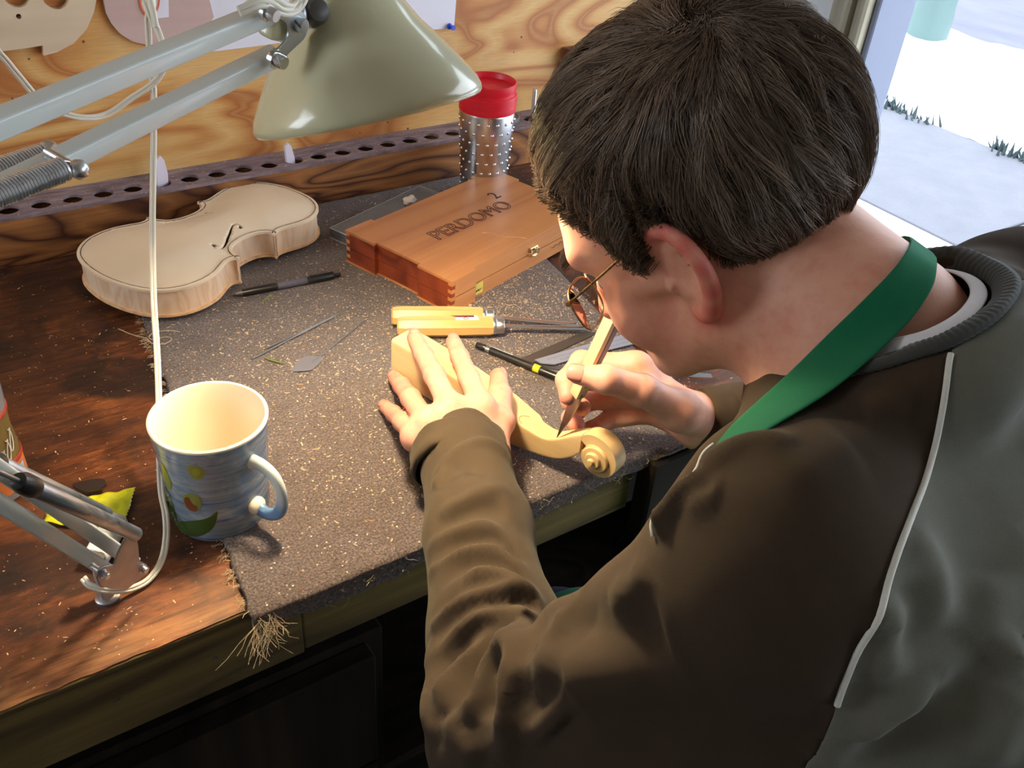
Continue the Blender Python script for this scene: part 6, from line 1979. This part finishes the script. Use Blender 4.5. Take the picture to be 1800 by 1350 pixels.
# gathered cuff: the fabric swells behind the cuff band
# raglan seam planes
def seamplane(a, b, c):
    n = nrm(np.cross(b - a, c - a)); return a, n
sa_, sb_ = onshirt(1668, 640), onshirt(1462, 1262)
scn = ringp[3]
pa, pn = seamplane(sa_, sb_, scn)
if (SL - pa) @ pn < 0: pn = -pn
mirror_c = NB
bn = nrm(SR - SL); mid_ = (SL + SR) / 2
def mir(p): return p - 2 * bn * ((p - mid_) @ bn)
qa = onshirt(1783, 492); qa = ringp[9] if qa is None else qa
pb_, pnb = seamplane(mir(sa_) * .3 + qa * .7, mir(sb_), mir(scn))
if (SR - pb_) @ pnb < 0: pnb = -pnb
class Disp:   # nearest vertex lookup on the displaced cloth
    from mathutils import kdtree as _k
    def __init__(s, V):
        s.t = s._k.KDTree(len(V))
        for i, v in enumerate(V): s.t.insert(v, i)
        s.t.balance(); s.V = V
    def near(s, p, n=6):
        r = s.t.find_n(Vector(p), n); I = [q[1] for q in r]; w = np.array([1 / (q[2] + 1e-4) for q in r]); return (s.V[I] * w[:, None]).sum(0) / w.sum(), I
seam_px = spline([(1672, 622), (1668, 640), (1657, 720), (1634, 820), (1594, 930), (1538, 1090), (1464, 1258), (1420, 1345)], 90)
raw = [onshirt(*q) for q in seam_px]
raw = np.array([p for p in raw if p is not None])
apx = scn * .45 + sb_ * .30 + (CH * .5 + SL * .5) * .25          # a point inside the chest; the seam is seen from it as a curve
Dv = nrm(raw.mean(0) - apx); e2_ = raw[-1] - raw[0]; e2_ = nrm(e2_ - Dv * (e2_ @ Dv)); e1_ = np.cross(e2_, Dv)
if (SL - apx) @ e1_ < 0: e1_ = -e1_
def gno(P):
    r = P - apx; w = r @ Dv
    return r @ e1_ / np.maximum(w, 1e-3), r @ e2_ / np.maximum(w, 1e-3), w
ra, rb2, _ = gno(raw); oo = np.argsort(rb2); ra, rb2 = ra[oo], rb2[oo]
def seam_side(P):
    a, b, w = gno(P)
    # extend the curve straight past both ends
    ac = np.interp(b, rb2, ra)
    s0 = (ra[5] - ra[0]) / (rb2[5] - rb2[0] + 1e-9); s1 = (ra[-1] - ra[-6]) / (rb2[-1] - rb2[-6] + 1e-9)
    ac = np.where(b < rb2[0], ra[0] + (b - rb2[0]) * np.clip(s0, -1, 1), ac); ac = np.where(b > rb2[-1], ra[-1] + (b - rb2[-1]) * np.clip(s1, -1, 1), ac)
    return a - ac, w
fc_ = V[F].mean(1)
sd_, w_f = seam_side(fc_)
sideL = np.where(w_f > .01, sd_ > 0, (fc_ - pa) @ pn > 0) & (((fc_ - mid_) @ bn) < -.02)
# move the vertices between the two cloths onto the seam
cls = np.zeros((len(V), 2), bool)
cls[F[sideL].ravel(), 0] = True; cls[F[~sideL].ravel(), 1] = True
bv_ = cls.all(1); sv_, wv_ = seam_side(V); bv_ &= (wv_ > .01) & (np.abs(sv_ * wv_) < .007)
V[bv_] -= e1_[None] * (sv_ * wv_)[bv_][:, None]
sideR = ((fc_ - pb_) @ pnb > 0) & (((fc_ - mid_) @ bn) > .02)
m_sleeve = fabric('dark brown sleeve cloth', srgb(60, 49, 39), tint=(.9, .85, .7), sheen=.06)
m_back = fabric('grey back cloth', srgb(104, 104, 94), tint=(.9, .95, 1.), sheen=.15)
m_rib = fabric('charcoal ribbing', srgb(62, 64, 62), sheen=.2)
m_pipe = fabric('pale piping', srgb(214, 214, 204), sheen=.2)
pull = root('pullover', (0, 0, 0)); pull.parent = person
for nme, msk, mm in (('sleeve', sideL, m_sleeve), ('sleeve', sideR, m_sleeve), ('body_panel', ~(sideL | sideR), m_back)):
    v_, f_, _ = compact(V, F[msk])
    o = npmesh(nme, v_, f_, mm, pull)
    md = o.modifiers.new('s', 'SOLIDIFY'); md.thickness = .0016; md.offset = -1
# piping along the left seam, marched onto the cloth
KD = Disp(V)
def seam_curve(P0, n, pts, lift=.001):
    out = []
    for p in pts:
        q = p - n * ((p - P0) @ n)
        for _ in range(3):
            v, I = KD.near(q, 8); nv = nrm(Nrm[I].mean(0)); q = q + nv * (((v - q) @ nv) + lift)
            q = q - n * ((q - P0) @ n)
        out.append(q)
    return out
sc_ = []
for p in raw[:-14] if len(raw) > 60 else raw:
    for _ in range(3):
        v, I = KD.near(p, 8); nv = nrm(Nrm[I].mean(0)); p = p + nv * ((v - p) @ nv)
    sc_.append(p + nv * .0012)
sc_ = np.array(sc_); k3 = np.ones(5) / 5
sm_ = np.stack([np.convolve(np.pad(sc_[:, i], 2, 'edge'), k3, 'valid') for i in range(3)], -1)
tube('piping', sm_, .0018, m_pipe, pull, 8)
# front seam piping of the left sleeve, seen against the bench
raw = [onshirt(*q) for q in spline([(1262, 788), (1242, 800), (1222, 820), (1185, 868), (1163, 915), (1152, 945)], 40)]
raw = [p for p in raw if p is not None]
fr_l = []
for p in raw:
    v, I = KD.near(p, 8); nv = nrm(Nrm[I].mean(0)); fr_l.append(v + nv * .0014)
fr_l = np.array(fr_l); fr_l = np.stack([np.convolve(np.pad(fr_l[:, i], 2, 'edge'), k3, 'valid') for i in range(3)], -1)
tube('piping', fr_l, .0011, m_pipe, pull, 8)
# collar rib and white undershirt edge
rp_ = spline(ringp, 96, True)
def band(name, path, m, parent, w, th, lean, off=0., ridges=0):
    # a soft band standing along a closed path; its width runs along the neck axis leaning outward
    n = len(path); V, F = [], []
    K = 10
    for i, p in enumerate(path):
        out = nrm((p - ringc) - rn * ((p - ringc) @ rn)); ax = nrm(rn * math.cos(lean) + out * -math.sin(lean)); nn = nrm(out * math.cos(lean) + rn * math.sin(lean))
        rg_ = 1 + (.0003 / th) * math.sin(i * ridges) if ridges else 1
        for j in range(K):
            a = 2 * math.pi * j / K
            V.append(p + ax * (off + w / 2 * math.cos(a)) + nn * (th * math.sin(a) * rg_))
    for i in range(n):
        for j in range(K):
            F.append((i * K + j, ((i + 1) % n) * K + j, ((i + 1) % n) * K + (j + 1) % K, i * K + (j + 1) % K))
    return pyd(name, V, F, m, parent, True)
rp3 = spline(ringp, 360, True)
Vc, Fc_ = [], []
nC = len(rp3); WJ = 8
for i, p in enumerate(rp3):
    out = nrm((p - ringc) - rn * ((p - ringc) @ rn))
    row = []
    for j in range(WJ):
        q = p + out * (-.012 + .024 * j / (WJ - 1))
        v, I = KD.near(q, 10); nv = nrm(Nrm[I].mean(0))
        q = q + nv * ((v - q) @ nv)
        row.append(q + nv * (.0022 - .0016 * (j in (0, WJ - 1))) + (rn * .004 if j == 0 else 0))
    Vc.append(row)
Vc = np.array(Vc)
for _ in range(10):
    Vc = (np.roll(Vc, 1, 0) + Vc * 2 + np.roll(Vc, -1, 0)) / 4
Vc += nrm(rn) * .0012
rg = .0003 * np.sin(np.arange(nC) * 1.57)[:, None, None] * nrm(rn)[None, None]
Vc = (Vc + rg).reshape(-1, 3)
for i in range(nC):
    for j in range(WJ - 1):
        Fc_.append((i * WJ + j, i * WJ + j + 1, ((i + 1) % nC) * WJ + j + 1, ((i + 1) % nC) * WJ + j))
cl_o = pyd('collar', Vc, Fc_, m_rib, pull, True)
md = cl_o.modifiers.new('s', 'SOLIDIFY'); md.thickness = .0026; md.offset = 0
inner_path = np.array([ringc + (p - ringc) * .865 + rn * .0085 for p in rp_])
us = band('undershirt_collar', inner_path, plain('white undershirt', srgb(226, 226, 232), .9), person, .010, .0010, math.radians(50), 0)
# cuffs
def cuff(C0, axis, r, ln, th, nose=None, ell=(1, 1), ref=(0, 0, 1)):
    E3 = nrm(axis); E1 = nrm(np.cross(E3, ref)); E2 = np.cross(E3, E1)
    prof = [(r, 0), (r + th * .7, -.001), (r + th, -.004), (r + th * 1.05, -ln * .5), (r + th * .9, -ln + .002), (r + th * 1.5, -ln - .004), (r, -ln - .012), (r - .001, -ln), (r - .001, -.002)]
    V, F = [], []; K = 64
    for rr_, z in prof:
        for j in range(K):
            a = 2 * math.pi * j / K; w = 1 + .012 * math.sin(5 * a) + .008 * math.sin(11 * a + 1)
            V.append(C0 + E1 * (rr_ * ell[0] * w * math.cos(a)) + E2 * (rr_ * ell[1] * w * math.sin(a)) + E3 * z)
    n = len(prof)
    for i in range(n):
        for j in range(K):
            F.append((i * K + j, i * K + (j + 1) % K, ((i + 1) % n) * K + (j + 1) % K, ((i + 1) % n) * K + j))
    return pyd('cuff', V, F, m_sleeve, pull, True)
axL = nrm(nrm(lh['middle'][0][0] - EL) + np.array([0, 0, -.0]))
cuff(WL + axL * .016 + np.array([-.005, -.002, .003]), axL, .0410, .024, .0030, ell=(1.13, .92))
cuff(WR + wdR * .002, wdR, .0345, .022, .0035)

# ------------------------------------------------------------------ apron strap
both = Sdf(); both.p = body.p + shirt.p[:-3]
m_green2 = fabric('green apron cloth', srgb(20, 104, 70), tint=(.5, 1, .8), sheen=.25)
ea = spline([(1600, 431), (1572, 470), (1520, 524), (1450, 592), (1385, 656), (1330, 706), (1282, 752), (1246, 800)], 28)
eb = spline([(1648, 466), (1640, 505), (1602, 562), (1538, 625), (1458, 690), (1385, 735), (1318, 774), (1266, 794)], 28)
n_ = min(len(ea), len(eb))
rows_ = []
for i in range(n_):
    r = []
    for j in range(7):
        q = ea[i] * (1 - j / 6) + eb[i] * (j / 6)
        r.append(onshirt(q[0], q[1], both, .004))
    rows_.append(r)
ok_ = [r for r in rows_ if all(p is not None for p in r)]
RW = np.array(ok_)
# the strap spans hollows: pull every row towards the straight line of its neighbours
for _ in range(30):
    sm2 = RW.copy(); sm2[1:-1] = (RW[:-2] + RW[1:-1] + RW[2:]) / 3
    view_ = CAM - RW; view_ /= np.linalg.norm(view_, axis=2)[..., None]
    gain = ((sm2 - RW) * view_).sum(2)
    RW = RW + view_ * np.maximum(gain, 0)[..., None]
# carry it on round the back of the neck and down the front of the chest
top_r = RW[0]; extra = []
for k_, (px_, py_, d_) in enumerate(((1618, 424, .70), (1590, 425, .745), (1560, 440, .775), (1520, 470, .79))):
    c = pd(px_, py_, d_); wv = nrm(top_r[-1] - top_r[0]); ww = np.linalg.norm(top_r[-1] - top_r[0]) * (1 - .0 * k_)
    extra.append([c + wv * ww * (j / 6 - .35) for j in range(7)])
RW = np.vstack([np.array(extra[::-1]), RW])
bot_r = RW[-1]; ex2 = []
for k_, (dx, dy, dz) in enumerate(((.0, .03, -.03), (.0, .045, -.08), (.01, .05, -.14), (.02, .05, -.20), (.02, .06, -.25))):
    ex2.append([p * .5 + np.mean(bot_r, 0) * .5 + np.array([dx + .022 + .012 * k_, dy * .4, dz * .8 - .01]) + (j - 3) * np.array([.006, .0, .0]) for j, p in enumerate(bot_r)])
RW = np.vstack([RW, np.array(ex2)])
nr_ = len(RW)
F_ = [(i * 7 + j, (i + 1) * 7 + j, (i + 1) * 7 + j + 1, i * 7 + j + 1) for i in range(nr_ - 1) for j in range(6)]
apron = root('apron', (0, 0, 0)); apron.parent = person
o = pyd('neck_strap', RW.reshape(-1, 3), F_, m_green2, apron, True)
md = o.modifiers.new('s', 'SOLIDIFY'); md.thickness = .0016; md.offset = 0
md = o.modifiers.new('u', 'SUBSURF'); md.levels = 1; md.render_levels = 1
# ------------------------------------------------------------------ legs, apron skirt, shoes, stool
m_jean = fabric('blue denim', srgb(34, 44, 74), sheen=.1)
leg = Sdf()
hl, hr_ = PEL + np.array([-.09, -.0, -.05]), PEL + np.array([.08, .06, -.05])
kl, kr = np.array([.52, .55, -.275]), np.array([.72, .58, -.275])
fl2, fr2 = np.array([.50, .44, -.82]), np.array([.75, .48, -.82])
leg.cone(hl, kl, .088, .066, .03).cone(hr_, kr, .088, .066, .03).cone(kl, fl2, .066, .050, .02).cone(kr, fr2, .066, .050, .02).cone(hl, hr_, .11, .11, .05)
v_, f_ = leg.mesh((.3, -.25, -.9), (.95, .64, .05), .009)
v_ = leg.settle(v_)
g_ = leg.grad(v_); v_ += g_ * np.array([.004 * mn.noise(Vector((p[0] * 20, p[1] * 20, p[2] * 26))) for p in v_])[:, None]
v_, f_, _ = compact(v_, f_); npmesh('jeans', v_, f_, m_jean, person)
ap = Sdf(); ap.cone(hl + np.array([.02, .08, 0]), kl, .094, .073, .05).cone(hr_ + np.array([-.02, .08, 0]), kr, .094, .073, .05).cone((hl + hr_) / 2 + np.array([0, .05, 0]), (kl + kr) / 2 + np.array([0, -.06, -.0]), .09, .07, .06)
ap.plane((0, 0, -.245), (0, 0, -1)).plane((kl + kr) / 2 + np.array([0, .02, 0]), (0, 1, .1))
v_, f_ = ap.mesh((.3, -.2, -.3), (.95, .64, .05), .009)
v_ = ap.settle(v_); v_, f_, _ = compact(v_, f_); npmesh('apron_skirt', v_, f_, m_green2, apron)
m_shoe = plain('dark leather shoe', srgb(40, 32, 28), .5)
for q in (fl2, fr2):
    s_ = Sdf(); s_.cone(q + np.array([0, -.03, -.035]), q + np.array([-.03, .12, -.045]), .042, .034, .02).cone(q, q + np.array([0, 0, -.03]), .05, .05, .02).plane((0, 0, -.893), (0, 0, -1))
    v_, f_ = s_.mesh(q - .12, q + np.array([.12, .22, .08]), .007); v_ = s_.settle(v_); v_, f_, _ = compact(v_, f_)
    npmesh('shoe', v_, f_, m_shoe, person)
stl = root('stool', (PEL[0], PEL[1] + .02, ZF + .009), label='round wooden work stool under the seated person', cat='stool')
sh_ = (PEL[2] - .135) - ZF - .009
lathe('seat', [(0, sh_ - .035), (.15, sh_ - .035), (.165, sh_ - .025), (.165, sh_ - .006), (.155, sh_), (0, sh_ - .003)], m_dark_wood, stl, 40)
for k_ in range(4):
    a = math.pi / 4 + k_ * math.pi / 2
    tube('leg', [(.12 * math.cos(a), .12 * math.sin(a), sh_ - .03), (.2 * math.cos(a), .2 * math.sin(a), 0)], [.018, .014], m_dark_wood, stl, 12)
lathe('foot_ring', [(.168, .22), (.176, .228), (.168, .236), (.160, .228)], m_dsteel, stl, 40, closed=True)

# ------------------------------------------------------------------ hair
hc, hrr = np.array([0, -.012, .056]), np.array([.092, .119, .105])
def hull(P, k=1.):     # P in head axes (left, forward, up); pushes points to the hair hull
    q = (P - hc) / hrr; n = np.linalg.norm(q, axis=-1, keepdims=True)
    return hc + q / n * hrr * k
def hair_edge(P):
    # > 0 where hair grows (head axes)
    l, f, u = P[..., 0], P[..., 1], P[..., 2]
    front = np.interp(f, [-.15, -.108, -.09, -.06, -.038, -.028, -.02, 0, .010, .017, .029, .033, .047, .064, .072, .09, .12], [-.052, -.052, -.050, -.042, -.030, -.004, .042, .048, .042, .004, .008, .032, .056, .072, .081, .088, .092])
    return u - front
gr = np.random.default_rng(11)
# under-cap
u_ = np.linspace(0, math.pi, 90); v_ = np.linspace(0, 2 * math.pi, 150, endpoint=False)
UU, VV_ = np.meshgrid(u_, v_, indexing='ij')
cp_ = np.stack([np.sin(UU) * np.cos(VV_), np.sin(UU) * np.sin(VV_), np.cos(UU)], -1) * hrr + hc
ed_ = hair_edge(cp_)
k_in = np.clip(ed_ / .05, 0, 1)
cap = hc + (cp_ - hc) * (.79 + .14 * k_in)[..., None]
V3 = (HO_ + cap.reshape(-1, 3) @ HB)
F3 = []
for i in range(89):
    for j in range(150):
        j2 = (j + 1) % 150
        if min(ed_[i, j], ed_[i, j2], ed_[i + 1, j], ed_[i + 1, j2]) > -.001: F3.append((i * 150 + j, (i + 1) * 150 + j, (i + 1) * 150 + j2, i * 150 + j2))
m_hair = NT('brown hair')
_g = m_hair.n('ShaderNodeNewGeometry').outputs['Random Per Island']
_at = m_hair.n('ShaderNodeAttribute', attribute_name='tone').outputs['Fac']
m_hair.P(Base_Color=m_hair.mix(_at, m_hair.ramp(_g, [(0, srgb(62, 47, 38)), (.5, srgb(97, 77, 62)), (1, srgb(138, 114, 95))]), srgb(172, 150, 130)), Roughness=.32, Specular_IOR_Level=.45)
m_hair = m_hair.m
m_cap = plain('hair underlayer', srgb(38, 28, 22), .8)
hair = root('hair', (0, 0, 0)); hair.parent = person
cp_o = pyd('hair_underlayer', V3, F3, m_cap, hair, True)
# locks: guide lines run from the whorl, then strands scatter round each guide
wh = hull(np.array([[.035, -.075, .133]]))[0]
def flow(P):
    d = P - wh; d = d / (np.linalg.norm(d, axis=-1, keepdims=True) + 1e-6)
    n = (P - hc) / hrr ** 2; n /= np.linalg.norm(n, axis=-1, keepdims=True)
    d = d - n * (d * n).sum(-1, keepdims=True)
    # a slight swirl at the whorl and a combing direction for sides and back
    sw = np.cross(n, d); r = np.linalg.norm(P - wh, axis=-1, keepdims=True)
    d = d + sw * (.9 * np.exp(-r / .03))
    l, f, u = P[..., 0:1], P[..., 1:2], P[..., 2:3]
    down = np.concatenate([np.zeros_like(l), -.25 * np.ones_like(l), -np.ones_like(l)], -1)
    down = down - n * (down * n).sum(-1, keepdims=True)
    sidew = np.clip((.09 - u) / .08, 0, 1) * np.clip((.05 - f) / .06, 0, 1)
    d = d * (1 - .75 * sidew) + down * .9 * sidew
    d /= np.linalg.norm(d, axis=-1, keepdims=True) + 1e-9
    return d, n
NL = 2300
pts = []
while len(pts) < NL:
    q = gr.normal(size=3); q /= np.linalg.norm(q); p = hc + q * hrr
    e = hair_edge(p)
    if e > .004 and not (p[0] < -.03 and p[1] > -.02 and p[2] < .03): pts.append(p)
for _ in range(260):
    q = wh + gr.normal(0, .012, 3); pts.append(hull(q[None])[0])
pts = np.array(pts); NL = len(pts)
NS = 11
Lk = gr.uniform(.050, .100, NL)
Lk *= np.clip(hair_edge(pts) / .05, .5, 1)
Lk[-260:] *= .55
fr_m = (pts[:, 1] > .045) & (pts[:, 2] > .04); Lk[fr_m] *= .8
G = np.zeros((NL, NS, 3)); G[:, 0] = pts
lk_h = gr.uniform(.965, 1.035, NL)
nz = np.array([[mn.noise(Vector(p * 38)), mn.noise(Vector(p * 38) + Vector((9, 2, 1)))] for p in pts])
for s in range(1, NS):
    P = G[:, s - 1]; t0_ = s / (NS - 1)
    d, n = flow(P)
    sd = np.cross(n, d)
    ang = (nz[:, 0] * .62 + .22 * np.sin(s * .55 + nz[:, 1] * 9) * (.3 + t0_))[:, None]
    d = d * np.cos(ang) + sd * np.sin(ang)
    e0 = hair_edge(P)
    slow = np.where((e0 < 0) & (P[:, 1] < .085), .12, 1.)
    Q = P + d * (Lk / (NS - 1) * slow)[:, None]
    e = hair_edge(Q)
    t_ = s / (NS - 1)
    hl_ = hull(Q, 1.) 
    thin = np.where(Q[:, 1] < -.05, .93, .87)
    kk = thin + (1 - thin) * np.clip(e / .045, 0, 1) ** .8
    hk = (lk_h * kk * (.93 + .085 * math.sin(min(1, t_ * 1.15) * math.pi * .62)))[:, None]
    H = hc + (hl_ - hc) * hk
    free = (e < -.003)[:, None]                 # beyond the hair line the lock leaves the head and hangs
    inward = -n * .0016
    G[:, s] = np.where(free, Q + inward, H)
# head axes -> world, fringe pulled down by gravity
GW = HO_ + G @ HB
SPL = 24
V4, F4, T4_ = [], [], []
ns = NL * SPL
gi = np.repeat(np.arange(NL), SPL)
base = GW[gi]                                              # ns, NS, 3
dN, nN = flow(G[:, NS // 2]); nW = nN @ HB; dW = dN @ HB; sW = np.cross(nW, dW)
spread0 = gr.normal(0, .0026, (ns, 1)); spread1 = gr.normal(0, .0016, (ns, 1)); sn = gr.normal(0, .0010, (ns, 1))
tt = np.linspace(0, 1, NS)[None, :, None]
offs = sW[gi][:, None] * (spread0[:, None] * (1 - .55 * tt) + spread1[:, None] * tt * .6) + nW[gi][:, None] * (sn[:, None] * (1 - .3 * tt) + .0012 * np.abs(spread1[:, None]) / .0016 * tt ** 2)
cut = gr.uniform(.72, 1.0, ns)
# resample each strand to its own length
tq = np.linspace(0, 1, NS)[None] * cut[:, None] * (NS - 1)
i0 = np.clip(np.floor(tq).astype(int), 0, NS - 2); fr_ = (tq - i0)[..., None]
full_ = base + offs + dW[gi][:, None] * gr.normal(0, .003, (ns, 1))[:, None]
ar = np.arange(ns)[:, None]
S_ = full_[ar, i0] * (1 - fr_) + full_[ar, i0 + 1] * fr_
# stray wave
S_ += sW[gi][:, None] * (.0009 * np.sin(tt * 7 + gr.uniform(0, 6, (ns, 1))[:, None])) * tt
K3 = 3
T = np.gradient(S_, axis=1); T /= np.linalg.norm(T, axis=2, keepdims=True) + 1e-9
N_ = nW[gi][:, None] - T * (nW[gi][:, None] * T).sum(2, keepdims=True); N_ /= np.linalg.norm(N_, axis=2, keepdims=True) + 1e-9
B_ = np.cross(T, N_)
RR = (.00030 * (1 - .75 * tt ** 2))
ring_ = []
for j in range(K3):
    a = 2 * math.pi * j / K3 + .5
    ring_.append(S_ + RR * (math.cos(a) * N_ + math.sin(a) * B_))
VV4 = np.stack(ring_, 2)                                   # ns, NS, 3, 3
V4 = VV4.reshape(-1, 3)
b_ = (np.arange(ns) * NS * K3)[:, None, None]
i_ = (np.arange(NS - 1) * K3)[None, :, None]; j_ = np.arange(K3)[None, None]; j2_ = (j_ + 1) % K3
F4 = np.stack([b_ + i_ + j_, b_ + i_ + j2_, b_ + i_ + K3 + j2_, b_ + i_ + K3 + j_], -1).reshape(-1, 4)
o = npmesh('hair_strands', V4, F4, m_hair, hair)
o['kind'] = 'stuff'
lt = np.clip(gr.normal(.02, .30, NL), 0, 1)[gi]
tone = np.repeat((lt + .15 * gr.uniform(size=ns))[:, None], NS * K3, 1).ravel()
at = o.data.attributes.new('tone', 'FLOAT', 'POINT'); at.data.foreach_set('value', np.clip(tone, 0, 1).astype(np.float32))
# eyebrows
V5, F5 = [], []
for s_ in (1, -1):
    yq = {}
    for k_ in range(260):
        t_ = gr.uniform(); l = s_ * (.012 + .038 * t_); p = np.array([l, .0 , .036 + .006 * math.sin(t_ * 2.6) + gr.normal(0, .0022)])
        ky = (round(p[0] / .004), round(p[2] / .003))
        if ky not in yq: yq[ky] = body.march(hd3(ky[0] * .004, .13, ky[1] * .003), -HB[1], .1)
        q = yq[ky]
        if q is None: continue
        q = q + HB[0] * (p[0] - ky[0] * .004) + HB[2] * (p[2] - ky[1] * .003)
        if q is None: continue
        dr = nrm(HB[0] * s_ * .9 - HB[2] * .15 + HB[1] * .25)
        v, f = tube_geo([q, q + dr * .004 + HB[1] * .0007, q + dr * .0085 + HB[1] * .0004], [.00022, .0002, .00006], 3, False)
        b = len(V5); V5 += v.tolist(); F5 += [tuple(i + b for i in x) for x in f]
eb_ = pyd('eyebrows', V5, F5, m_cap, hair, True); eb_['kind'] = 'stuff'
